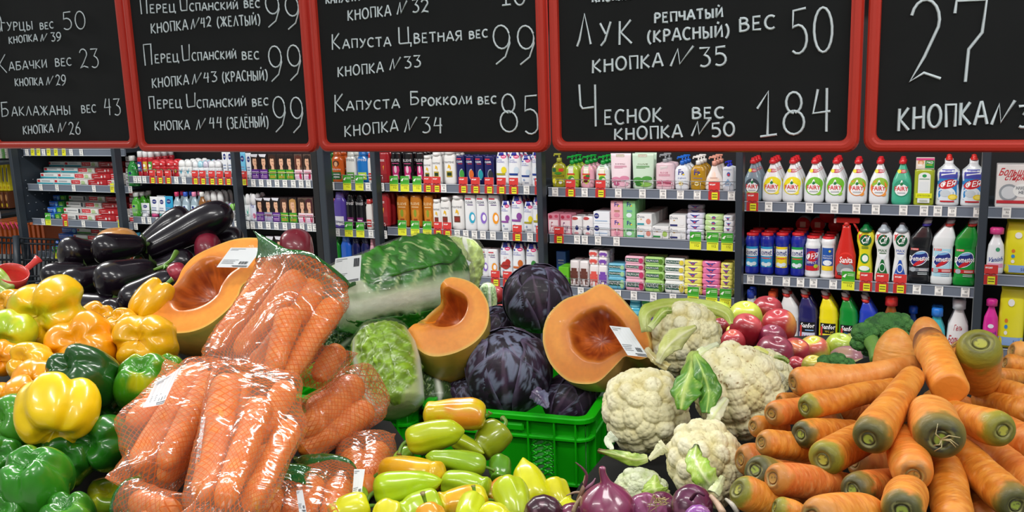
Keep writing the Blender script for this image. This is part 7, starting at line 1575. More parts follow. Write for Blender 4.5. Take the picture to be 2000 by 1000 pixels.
# ------------------------------------------------------------------ carrots in net-printed bags
def bag(label, outline_ax, carrots, d, name='carrot_bag', pad=.0055, open_end=0, seed=0, ends=(1, 1), band=None, tilt=0.0, wl='bag'):
    """carrots: (a, b, hwa, hwb, da, db); the film is drawn over them as a hull along the axis outline_ax"""
    cs_ = []; k = 0
    for a, b, ha, hb, da, db in carrots:
        k += 1; carrot(a, b, ha, hb, da, db, f'bagged carrot in {wl}, {ORD[k - 1]} from its left', seed=seed * 10 + k, crown='plain', green=.15, c1='#dd741c', c2='#e88a30', name='carrot', loose=False)
        A, B = W(*a, da), W(*b, db); ra, rb = S(ha, da), S(hb, db)
        for f in np.linspace(0, 1, 9): cs_.append((*(A + (B - A) * f), ra + (rb - ra) * f))
    cs_ = np.array(cs_); A, B = W(*outline_ax[0]), W(*outline_ax[1]); ax = B - A; L = np.linalg.norm(ax); z = ax / L
    tc_ = EYE - (A + B) / 2; x = np.cross(z, tc_); x /= np.linalg.norm(x); y = np.cross(x, z); y = y if y @ tc_ > 0 else -y
    ns, nc = 46, 72; ph = np.linspace(0, 2 * np.pi, nc, endpoint=False); U = np.stack([np.cos(ph), np.sin(ph)], 1)
    rel = cs_[:, :3] - A; az = rel @ z; P2 = np.stack([rel @ x, rel @ y], 1); r_ = cs_[:, 3]
    H = []; Cc = []
    for s in np.linspace(0, L, ns):
        dz = np.abs(az - s); wgt = np.maximum(0, 1 - (dz / (r_ * 2.6)) ** 2); act = dz < r_ * 2.6
        if not act.any(): H.append(None); Cc.append(None); continue
        p, q = P2[act], r_[act] * np.sqrt(wgt[act]); c = (p * q[:, None]).sum(0) / q.sum(); h = ((p - c) @ U.T + q[:, None]).max(0); H.append(h); Cc.append(c)
    idx = [i for i in range(ns) if H[i] is not None]
    for i in range(ns):
        if H[i] is None: j = min(idx, key=lambda k_: abs(k_ - i)); H[i] = H[j] * max(.6, 1 - .02 * abs(i - j)); Cc[i] = Cc[j]
    Hh = np.array(H); Cc = np.array(Cc)
    for _ in range(5):
        Cc[1:-1] = (Cc[:-2] + Cc[1:-1] * 2 + Cc[2:]) / 4; Hh[1:-1] = np.maximum((Hh[:-2] + Hh[1:-1] * 2 + Hh[2:]) / 4, Hh[1:-1] * .985)
    md = np.median(Hh[10:-10], axis=0)
    for i in range(9): Hh[i] = np.maximum(Hh[i], md * (.98 if band is not None else .8)); Hh[-1 - i] = np.maximum(Hh[-1 - i], md * .62)
    # support function -> radius of the hull
    cosm = np.cos(ph[:, None] - ph[None]); rad = []
    for h in Hh: c_ = np.where(cosm > .15, h[None] / np.maximum(cosm, .15), 9); rad.append(c_.min(1))
    rad = np.array(rad); 
    s_ = np.linspace(0, 1, ns)[:, None]
    # the film clings between the carrots
    union = np.zeros_like(rad)
    for i, s in enumerate(np.linspace(0, L, ns)):
        dz = np.abs(az - s); act = dz < r_
        if not act.any(): union[i] = rad[i] * .8; continue
        p = P2[act] - Cc[i]; q = np.sqrt(r_[act] ** 2 - dz[act] ** 2); bq = p @ U.T; disc = bq ** 2 - ((p ** 2).sum(1) - q ** 2)[:, None]; v = np.where(disc > 0, bq + np.sqrt(np.maximum(disc, 0)), 0).max(0); union[i] = np.where(v > 0, v, rad[i] * .75)
    for _ in range(3): union = (np.roll(union, 1, 1) + union * 2 + np.roll(union, -1, 1)) / 4; union[1:-1] = (union[:-2] + 2 * union[1:-1] + union[2:]) / 4
    rad = rad * .62 + np.minimum(union, rad) * .38 + pad
    X = rad * np.cos(ph)[None]; Y = rad * np.sin(ph)[None]
    for e, fl in ((0, ends[0]), (1, ends[1])):                   # flat sealed ends
        if fl: t = 1 - smooth(np.abs(s_ - e), 0, .12); Y = Y * (1 - .93 * t); X = X * (1 + .12 * t)
    P = A + z * (s_ * L)[..., None] + x * (X + Cc[:, :1])[..., None] + y * (Y + Cc[:, 1:])[..., None]
    nz = fnoise(P * 1.0, 38, seed, 3) - .5; N_ = (P - (A + z * (s_ * L)[..., None] + x * Cc[:, :1][..., None] + y * Cc[:, 1:][..., None])); N_ /= np.linalg.norm(N_, axis=-1, keepdims=True) + 1e-6
    P = P + N_ * (nz * .007)[..., None]
    arc_ = np.cumsum(np.linalg.norm(np.roll(P, -1, 1) - P, axis=-1), 1)[:, -1].mean(); rep = round(arc_ / .0068); uu = np.tile(np.arange(nc) / nc * rep, (ns, 1)); vv = np.tile(s_ * L / .0068, (1, nc))
    # uv seam: last column of faces gets its own vertices
    P = np.concatenate([P, P[:, :1]], 1); uu = np.concatenate([uu, np.full((ns, 1), rep)], 1); vv = np.concatenate([vv, vv[:, :1]], 1)
    V, Fc = tube_grid(P, False, False, wrap=False); uv = np.stack([uu.ravel(), vv.ravel()], 1)
    root = tag(mesh(name, V, Fc, netbag_m, None, None, True, uv=uv), label, 'bag of carrots', 'net-printed bags of carrots')
    if band is not None:
        i0, i1 = band; Q = P[i0:i1] * 1.0; c_ = Q.mean(1, keepdims=True); Q = c_ + (Q - c_) * 1.015; V, Fc = tube_grid(Q, False, False, wrap=False); mesh('green_band', V, Fc, greenfilm_m, root, None, True)
    low = V[:, 2].min() if len(V) else 0; mid = (A + B) / 2; reg(mid, .05, low=P[..., 2].min() + .01); reg(A + (B - A) * .2, .04, low=P[..., 2].min() + .01)
    bpy.context.view_layer.update(); return root
def cc(*l): return [(*crop([(x0, y0), (x1, y1)], 1.785, 220, 440), ha / 1.785, hb / 1.785, da, db) for (x0, y0, x1, y1, ha, hb, da, db) in l]
def pc_(x, y): return (220 + x / 1.785, 440 + y / 1.785)
bA = bag('uppermost net-printed bag of carrots with green band, leaning on pumpkin', ((*pc_(712, 96), 1.08), (*pc_(392, 590), .97)), cc((585, 130, 350, 440, 46, 34, 1.10, 1.02), (655, 170, 430, 450, 44, 34, 1.05, 1.0), (620, 300, 555, 520, 46, 34, 1.0, .95), (700, 200, 650, 350, 44, 36, 1.06, 1.02), (775, 270, 600, 545, 44, 34, 1.04, .96), (690, 260, 500, 500, 46, 40, 1.1, 1.04), (650, 380, 470, 500, 40, 36, 1.08, 1.05)), 1.05, seed=1, ends=(1, 1), band=(0, 7), wl='the uppermost bag')
bB = bag('net-printed bag of carrots at left, sloping down to the green peppers', ((*pc_(345, 480), 1.0), (*pc_(40, 960), .84)), cc((300, 500, 80, 850, 50, 44, .98, .86), (350, 530, 175, 850, 48, 42, .95, .85), (330, 690, 170, 890, 46, 40, .94, .86), (240, 530, 60, 700, 44, 40, 1.0, .9), (300, 620, 110, 860, 50, 44, 1.02, .93)), .92, seed=2, wl='the left bag')
bC = bag('net-printed bag of carrots in front centre', ((*pc_(520, 490), .93), (*pc_(355, 1075), .72)), cc((400, 540, 315, 960, 54, 46, .88, .76), (520, 620, 380, 980, 50, 42, .86, .74), (620, 700, 470, 990, 46, 40, .86, .76), (610, 560, 500, 760, 46, 40, .9, .84), (450, 520, 420, 700, 44, 40, .92, .88), (470, 560, 380, 900, 60, 50, .97, .86), (560, 600, 480, 900, 50, 46, .97, .87)), .82, seed=3, band=(0, 5), wl='the front centre bag')
bD = bag('net-printed bag of carrots at right beside the left green crate', ((*pc_(905, 560), 1.15), (*pc_(640, 770), 1.0)), cc((850, 550, 660, 730, 52, 44, 1.1, 1.0), (895, 640, 650, 790, 48, 40, 1.08, 1.0), (800, 600, 690, 640, 46, 40, 1.14, 1.06)), 1.06, seed=4, wl='the right bag')
bE = bag('net-printed bag of carrots low in front of the long peppers', ((*pc_(770, 850), .95), (*pc_(700, 1040), .82)), cc((700, 900, 660, 1020, 48, 42, .9, .84), (790, 900, 760, 1030, 46, 40, .9, .84)), .88, seed=5, band=(0, 10), wl='the low middle bag')
bF = bag('net-printed bag of carrots behind, above the long green peppers', ((*pc_(870, 760), 1.06), (*pc_(880, 960), .98)), cc((840, 800, 850, 960, 50, 46, 1.02, .95), (925, 780, 880, 940, 50, 46, 1.04, .96)), 1.0, seed=6, wl='the rear right bag')
bG = bag('net-printed bag of carrots at the bottom edge under the left bag', ((*pc_(70, 930), .84), (*pc_(250, 1040), .78)), cc((80, 960, 230, 1000, 42, 40, .82, .78), (110, 1020, 250, 1030, 40, 40, .8, .78)), .82, seed=7, band=(0, 8), wl='the bottom left bag')
bH = bag('net-printed bag end with dark green film at the bottom centre', ((*pc_(590, 850), .9), (*pc_(560, 1040), .82)), cc((560, 930, 540, 1030, 40, 36, .86, .82), (640, 940, 620, 1040, 38, 36, .87, .83)), .88, seed=8, band=(0, 22), wl='the bottom centre bag')
bI = bag('flattened net-printed bag mouth sticking out right of the uppermost bag', ((*pc_(740, 400), 1.06), (*pc_(700, 560), 1.03)), cc((790, 430, 710, 540, 40, 36, 1.08, 1.04),), 1.05, seed=9, wl='the small flattened bag')
# crumpled film lips at the mouths of the bags
sticker(bB, [pc_(150, 548), pc_(242, 488), pc_(178, 622), pc_(104, 636)], [.885, .93, .875, .865], curve=.002, bar=(.5, .9, .05, .25))
sticker(bC, [pc_(310, 668), pc_(324, 668), pc_(302, 828), pc_(288, 830)], [.82, .82, .78, .79])
sticker(bE, [pc_(842, 850), pc_(880, 850), pc_(866, 945), pc_(834, 960)], [.87, .87, .86, .86])
sticker(bE, [pc_(640, 925), pc_(662, 922), pc_(676, 1000), pc_(650, 1000)], [.82, .82, .81, .81])
# ------------------------------------------------------------------ cauliflowers
k1 = curd(1338, 662, 78, 1.36, 'topmost cauliflower with a curled pale leaf arching over it', seed=1, squash=(1, .86, .9), ax=(.15, -.6, -.8))
k2 = curd(1260, 800, 84, 1.12, 'left cauliflower, bare curd, beside the green crate corner', seed=2, squash=(1, 1, .85), ax=(-.1, -.5, -.85))
k3 = curd(1438, 762, 92, 1.14, 'large cauliflower right of the bright green leaf', seed=3, squash=(1, 1.02, .85), ax=(.25, -.5, -.85), brown=.5)
k4 = curd(1492, 730, 54, 1.3, 'cauliflower half hidden behind the large one, by the apples', seed=4, ax=(.1, -.8, -.6))
k5 = curd(1380, 905, 88, 1.0, 'lowest cauliflower with a pointed green leaf on its face', seed=5, squash=(1, .85, .85), ax=(.0, -.6, -.8))
k6 = curd(1252, 962, 54, 1.0, 'greenish cauliflower low behind the big red onion', seed=6, squash=(1, .9, .8), c=('#cfd6b0', '#b8c48c', '#dde2c6'))
bpy.context.view_layer.update()
def lk(parent, pts, wid, **k): o = leaf(parent, pts, wid, **k); return o
LG = dict(c=('#8aa83a', '#c9d27a'), base='#dfe3ae')
lk(k1, [(1262, 648, 1.3), (1262, 615, 1.31), (1290, 600, 1.34), (1340, 596, 1.38), (1385, 600, 1.38), (1418, 612, 1.34), (1428, 632, 1.3)], [10, 14, 16, 13, 14, 12, 3], c=('#a9bc4a', '#c6cf74'), base='#ced68a', seed=1, fold=.5)
lk(k1, [(1270, 640, 1.27), (1295, 610, 1.29), (1312, 606, 1.3)], [6, 9, 5], c=('#8aa63a', '#b9c860'), base='#d0d898', seed=2)
lk(k1, [(1285, 710, 1.22), (1300, 682, 1.22), (1325, 658, 1.24), (1360, 638, 1.27)], [5, 13, 22, 4], c=('#c6cc74', '#dfe0a4'), base='#e6e4b8', seed=3, fold=.4)
lk(k1, [(1262, 680, 1.28), (1278, 700, 1.24), (1305, 718, 1.22)], [5, 9, 8], c=('#b9a868', '#d6cf94'), base='#d8d0a0', seed=4)
lk(k3, [(1352, 686, 1.14), (1350, 720, 1.08), (1338, 760, 1.05), (1330, 800, 1.04)], [10, 22, 30, 10], c=('#4f8a24', '#8ab43c'), base='#b6cc6a', seed=5, fold=.3, rib=.2, tw=-.3)
lk(k3, [(1356, 690, 1.1), (1372, 725, 1.06), (1384, 765, 1.05), (1380, 806, 1.03)], [6, 18, 24, 8], c=('#3f7a1c', '#6fa030'), base='#a8c860', seed=15, fold=.4, rib=.1)
lk(k3, [(1350, 700, 1.15), (1375, 686, 1.16), (1404, 672, 1.2)], [7, 9, 5], c=('#dfe8b4', '#e9eed0'), base='#e6ecc8', seed=6)
lk(k3, [(1384, 832, 1.03), (1398, 806, 1.03), (1420, 778, 1.06)], [5, 16, 6], c=('#dfe2bc', '#e8e8cc'), base='#d8e0a0', seed=7)
lk(k5, [(1392, 955, .9), (1372, 925, .9), (1358, 895, .92), (1360, 868, .94)], [18, 25, 20, 4], c=('#8fb83a', '#b6cc5a'), base='#dce6a8', seed=8, tipc='#3a4a1c', fold=.25)
lk(k5, [(1395, 962, .88), (1405, 945, .89), (1412, 930, .92)], [12, 9, 5], c=('#cfdaa0', '#dfe6bc'), base='#d6dfae', seed=9)
lk(k2, [(1265, 895, 1.0), (1240, 898, 1.0), (1210, 890, 1.02), (1168, 880, 1.06)], [7, 13, 10, 4], c=('#7fa02c', '#a9c050'), base='#cdd88a', seed=10, tipc='#6a4a2a')
lk(k2, [(1300, 870, 1.0), (1285, 882, 1.0), (1268, 898, 1.0)], [14, 9, 3], c=('#d9d9a8', '#e6e2bc'), base='#e0dcb0', seed=11)
lk(k2, [(1200, 850, 1.08), (1188, 862, 1.08), (1196, 878, 1.06)], [12, 8, 3], c=('#d6ddc0', '#e2e6d0'), base='#d6dec4', seed=12)
lk(k6, [(1285, 975, .93), (1278, 952, .93), (1280, 928, .95)], [26, 22, 3], c=('#93b23c', '#aac455'), base='#cfdc90', seed=13)
lk(k4, [(1455, 688, 1.24), (1478, 684, 1.24), (1500, 692, 1.24)], [4, 8, 5], c=('#c9cc4a', '#dfe08a'), base='#e0e2a0', seed=14)
lk(k4, [(1512, 696, 1.24), (1530, 700, 1.24), (1541, 708, 1.24)], [3, 5, 3], c=('#6f8a2c', '#9ab04a'), base='#b6c47a', seed=16)
# ------------------------------------------------------------------ apples
RD, RL, GA, GB = '#8c1a26', '#b8424a', '#a9b82c', '#c6c64a'
for i, (x, y, r_, d, c1, c2, bl, l) in enumerate(((1403, 616, 27, 2.0, '#a9c23a', '#c2d24e', .5, 'green apple with deep stalk hollow, top left of the apples'), (1456, 621, 33, 1.95, '#b2bf3e', '#b85a4a', .72, 'yellow-green apple in the top row'),
        (1498, 608, 30, 2.0, RD, RL, .6, 'red apple in the top row right of the yellow-green one'), (1457, 645, 32, 1.84, RD, '#a83c3e', .55, 'red apple in front of the yellow-green one'), (1521, 636, 33, 1.86, '#a02830', '#c4853e', .72, 'red apple right of centre in the second row'),
        (1508, 662, 28, 1.82, '#6a1430', '#7c2440', .6, 'maroon apple between the red apples, upper'), (1512, 692, 38, 1.72, '#6e162e', '#84263e', .6, 'large maroon apple lowest in the heap'), (1553, 690, 30, 1.76, '#96222e', '#b8683c', .66, 'red apple right of the large maroon one'),
        (1590, 686, 30, 1.8, '#b0503e', '#a9b03a', .45, 'red and green apple in the middle of the row'), (1614, 690, 20, 1.82, '#9cb836', '#b2c24a', .5, 'small light green apple wedged between two others'), (1640, 678, 28, 1.8, '#96a838', '#a87048', .7, 'green apple left of the broccoli'),
        (1666, 675, 24, 1.84, '#7f8c30', '#8a6a3a', .6, 'dull green apple touching the broccoli'), (1432, 668, 24, 1.8, '#a02c34', '#c05a44', .6, 'red apple low at left by the cauliflower'), (1430, 648, 12, 1.86, '#c2c23a', '#d0cc5a', .5, 'yellow apple sliver between red apples'), (1408, 638, 17, 1.9, '#7a1c28', '#96343a', .6, 'dark red apple behind the topmost cauliflower'),
        (1556, 716, 20, 1.66, '#96222e', '#a83c3a', .6, 'red apple below the second row near the carrots'), (1588, 716, 22, 1.62, '#b5a83e', '#b8683c', .7, 'yellowish apple behind the carrots'), (1285, 668, 26, 1.7, '#b85a44', '#b9ae3c', .5, 'apple hidden behind pumpkin and cauliflower'), (1268, 706, 22, 1.42, '#c8a050', '#a9c23a', .5, 'yellow apple below the wrapped pumpkin'))):
    apple(x, y, r_, d, ((-.2 + .13 * (i % 4)), -.85, -.45), c1, c2, l, 100 + i, .95, bl)
apple(1654, 702, 26, 1.55, (.9, -.1, -.3), '#c49a80', '#a8707a', 'pinkish root in front of the green apples', 130, 1.2, .5, 'root_vegetable', 'vegetable')
apple(1690, 724, 24, 1.5, (.9, -.1, -.3), '#b9a468', '#c4b078', 'pale root behind the carrots', 131, 1.2, .5, 'root_vegetable', 'vegetable')
# ------------------------------------------------------------------ broccoli
def broccoli(lobes, stalk, label):
    root = empty('broccoli', (0, 0, 0), label, 'broccoli')
    for i, (x, y, r_, d) in enumerate(lobes):
        C = W(x, y, d); o = curd(0, 0, 0, 0, '', name='floret', seed=20 + i, squash=(1, 1, .8), n1=24, n2=620, amp=(.16, .085), m=broc_m, c=('#3c7430', '#2c5a2a', '#5e9444'), res=(90, 130), parent=root, brown=0, r_=S(r_, d)); setmat(o, C, frame_from(cdir(.1 * (i % 3 - 1), -.85, -.5), i)); reg(C, S(r_, d) * .7)
    for i, (pts, rr) in enumerate(stalk): tube_mesh('stalk', [W(*p) for p in catmull(pts, 10)], list(np.interp(np.linspace(0, 1, 10), np.linspace(0, 1, len(rr)), [S(r_, 1.5) for r_ in rr])), stem_m, root, la('#6f9a44'), 14)
    return root
broccoli([(1732, 638, 32, 1.36), (1758, 632, 24, 1.38), (1712, 640, 24, 1.36), (1690, 652, 25, 1.34), (1680, 672, 18, 1.34), (1750, 650, 22, 1.36), (1696, 686, 13, 1.36)], [([(1716, 704, 1.28), (1708, 682, 1.3), (1698, 660, 1.34)], [14, 11, 14]), ([(1708, 686, 1.3), (1722, 668, 1.32), (1732, 650, 1.36)], [8, 7, 9])], 'large broccoli head behind the carrots at right')
broccoli([(1614, 708, 17, 1.3), (1636, 706, 19, 1.29), (1656, 712, 15, 1.29)], [([(1638, 735, 1.31), (1636, 718, 1.3)], [8, 8])], 'small broccoli head between the apples and carrots')
# ------------------------------------------------------------------ long sweet peppers in the centre
longp((948, 812), (826, 808), 32, 1.04, 1.04, '#d6b816', '#dd8a1e', 'fat yellow-orange sweet pepper on top, stalk to the right', seed=1, mott=.45, stem=(.1, -.6), fat=1, sl=.4, tip=.55, bend=.2)
longp((797, 862), (908, 838), 31, .99, .99, '#b6c41a', '#c2cc24', 'yellow-green sweet pepper with brown-tipped stalk at left', seed=2, stem=(.5, .6), fat=1, tip=.2)
longp((888, 858), (946, 886), 19, 1.04, 1.02, '#a3b41c', '#b0c020', 'sweet pepper tip showing behind the upper green ones', seed=3)
longp((982, 836), (936, 886), 34, 1.06, 1.04, '#8f9c1a', '#a2ac20', 'olive sweet pepper with hooked stalk against the crate', seed=4, stem=(.9, .3), fat=1, tip=.5, sl=1.1)
longp((946, 912), (830, 890), 25, .97, .96, '#8fb31c', '#a2be20', 'green sweet pepper lying across the middle, stalk right', seed=5, stem=(.1, .2), tip=.4)
longp((978, 898), (974, 940), 23, 1.03, 1.0, '#5f9a1c', '#7aa820', 'small green pepper beside the crate wall', seed=6, fat=1, tip=.6)
longp((752, 922), (864, 930), 36, .97, .93, '#e0a414', '#e6b81c', 'orange-yellow sweet pepper under the bright green one', seed=7, mott=.3, fat=1, tip=.6)
longp((733, 962), (864, 936), 36, .88, .88, '#a9c818', '#bace1e', 'bright yellow-green sweet pepper in front, curved stalk left', seed=8, stem=(.7, .7), tip=.3, sl=1.1)
longp((868, 944), (957, 952), 28, .93, .91, '#a0c01c', '#b2c820', 'light green sweet pepper lying in the middle front', seed=9, fat=1, tip=.6)
longp((1048, 990), (1020, 896), 36, .93, .97, '#cfcf14', '#d6d420', 'upright pointed yellow sweet pepper', seed=10, tip=.2)
longp((992, 944), (1010, 1020), 36, .88, .84, '#b2c41a', '#c2ce20', 'yellow-green sweet pepper with hooked stalk on top', seed=11, stem=(-.6, .8), fat=1, tip=.4, sl=.9)
longp((1082, 942), (1098, 1000), 26, .95, .92, '#cfc81a', '#d8d222', 'yellow sweet pepper next to the crate foot', seed=12, fat=1, tip=.3, sl=.3)
longp((990, 948), (958, 985), 26, .95, .92, '#cfae1a', '#dd7a20', 'yellow and orange pepper behind the hooked-stalk one', seed=13, mott=.6, fat=1, tip=.5)
longp((946, 978), (852, 992), 36, .88, .86, '#d8cc14', '#dda01a', 'yellow sweet pepper at the bottom with stalk right', seed=14, mott=.25, fat=1, tip=.6)
longp((926, 975), (905, 1030), 28, .84, .8, '#c0cc1a', '#b0c020', 'yellow-green pepper at the bottom edge, stalk up', seed=15, stem=(.2, -.7), fat=1, tip=.5)
longp((855, 985), (780, 1008), 36, .86, .84, '#a9c41c', '#b6cc24', 'green-yellow pepper at the bottom left of the yellow one', seed=16, fat=1, tip=.5)
longp((835, 996), (846, 1040), 32, .82, .8, '#dd9a24', '#e07a26', 'orange pepper at the bottom edge with green star calyx', seed=17, stem=(.2, -.8), fat=1, tip=.5)
longp((716, 990), (642, 1012), 34, .86, .84, '#cfce1a', '#d6d422', 'yellow pepper at the bottom left beside the bag', seed=18, fat=1, tip=.6)
longp((765, 990), (740, 1040), 30, .85, .82, '#cfc81c', '#dda020', 'yellow pepper at the bottom edge under the curved stalk', seed=28, fat=1, tip=.6)
longp((802, 880), (762, 912), 17, 1.02, 1.0, '#7fae24', '#8ab82a', 'green pepper sliver behind the brown-tipped stalk one', seed=19, tip=.5)
longp((700, 955), (712, 1000), 16, .93, .9, '#7aa620', '#8ab026', 'small green pepper beside the low carrot bag', seed=20, tip=.5)
longp((950, 1000), (990, 1020), 28, .82, .8, '#d2cf1c', '#dcd626', 'yellow pepper at the bottom below the hooked-stalk one', seed=21, fat=1, tip=.6)
longp((1100, 985), (1130, 1020), 24, .9, .88, '#cfcf1c', '#d8d422', 'yellow pepper sliver right of the dark onion', seed=22, fat=1)
longp((730, 930), (752, 950), 14, .99, .97, '#6a9422', '#7aa028', 'small green pepper behind the bright green one', seed=23)
# ------------------------------------------------------------------ red onions
onion(1062, 1006, 40, .80, (-.1, .2, -1), 'very dark red onion at the bottom, left of the tall-necked one', 1, '#33101f', '#4a1c30', .3, .9, dark=.5)
on2 = onion(1186, 990, 54, .78, (-.05, -.95, -.25), 'large red onion with tall twisted neck', 2, '#6a2140', '#8c3c60', 1.15, .9)
onion(1262, 1004, 42, .79, (.1, .1, -1), 'red onion with dry roots right of the tall-necked one', 3, '#6a2440', '#96507a', .2, .85)
onion(1292, 990, 32, .86, (0, -.8, -.5), 'dark red onion behind the rooty one', 4, '#4c1830', '#6a2a48', .4)
onion(1352, 990, 44, .80, (.5, -.1, -.8), 'dark red onion right of centre with dry tip', 5, '#43132c', '#6a2850', .5, .9)
onion(1364, 1014, 28, .74, (-.2, -.2, -1), 'bright purple peeled onion at the bottom edge', 6, '#6a2a78', '#9454a0', .2)
onion(1120, 1016, 34, .80, (.2, -.5, -.8), 'red onion low between the dark one and tall-necked one', 7, '#5a1e38', '#7c3454', .4)
bpy.context.view_layer.update()
def dry(name, label, strands, cat='onion stalk'):
    root = empty(name, (0, 0, 0), label, cat)
    for pts, rr, c in strands: tube_mesh('strand', [W(*p) for p in catmull(pts, 10)], list(np.interp(np.linspace(0, 1, 10), np.linspace(0, 1, len(rr)), [S(r_, .8) for r_ in rr])), stem_m, root, la(c), 7)
    return root
dry('onion_stalk', 'dry brown onion stalk with purple strands sticking up', [([(1126, 1000, .8), (1132, 975, .8), (1140, 950, .8), (1144, 930, .82)], [7, 6, 4, 3], '#7a5a44'), ([(1140, 955, .8), (1146, 930, .8), (1138, 915, .8), (1124, 903, .8)], [4, 3, 2.5, 1], '#5a2438'), ([(1142, 955, .8), (1156, 945, .8), (1163, 934, .8)], [4, 3, 1], '#8a5a70'), ([(1138, 962, .8), (1122, 962, .8), (1106, 968, .8)], [3, 2.5, 1], '#8a7058'), ([(1120, 1000, .79), (1126, 985, .79), (1136, 970, .79)], [5, 4, 3], '#a08868')])
rs_ = np.random.default_rng(4); dry('onion_roots', 'tangle of pale dry roots on the red onion', [([(1282, 976, .74), (1282 + rs_.uniform(-22, 22), 972 + rs_.uniform(-8, 14), .735), (1282 + rs_.uniform(-28, 26), 980 + rs_.uniform(-10, 22), .74)], [1.2, .9, .5], '#b09a6a') for _ in range(14)], 'onion roots')
dry('onion_stalk', 'pale dry onion stalk at the bottom right beside the carrots', [([(1388, 968, .78), (1402, 985, .77), (1412, 1002, .76)], [4, 6, 7], '#b89a80'), ([(1350, 975, .76), (1362, 962, .75), (1376, 968, .75)], [4, 3, 2], '#4a1c34'), ([(1418, 975, .8), (1430, 985, .78), (1440, 1000, .78)], [3, 5, 5], '#c4bcae')])
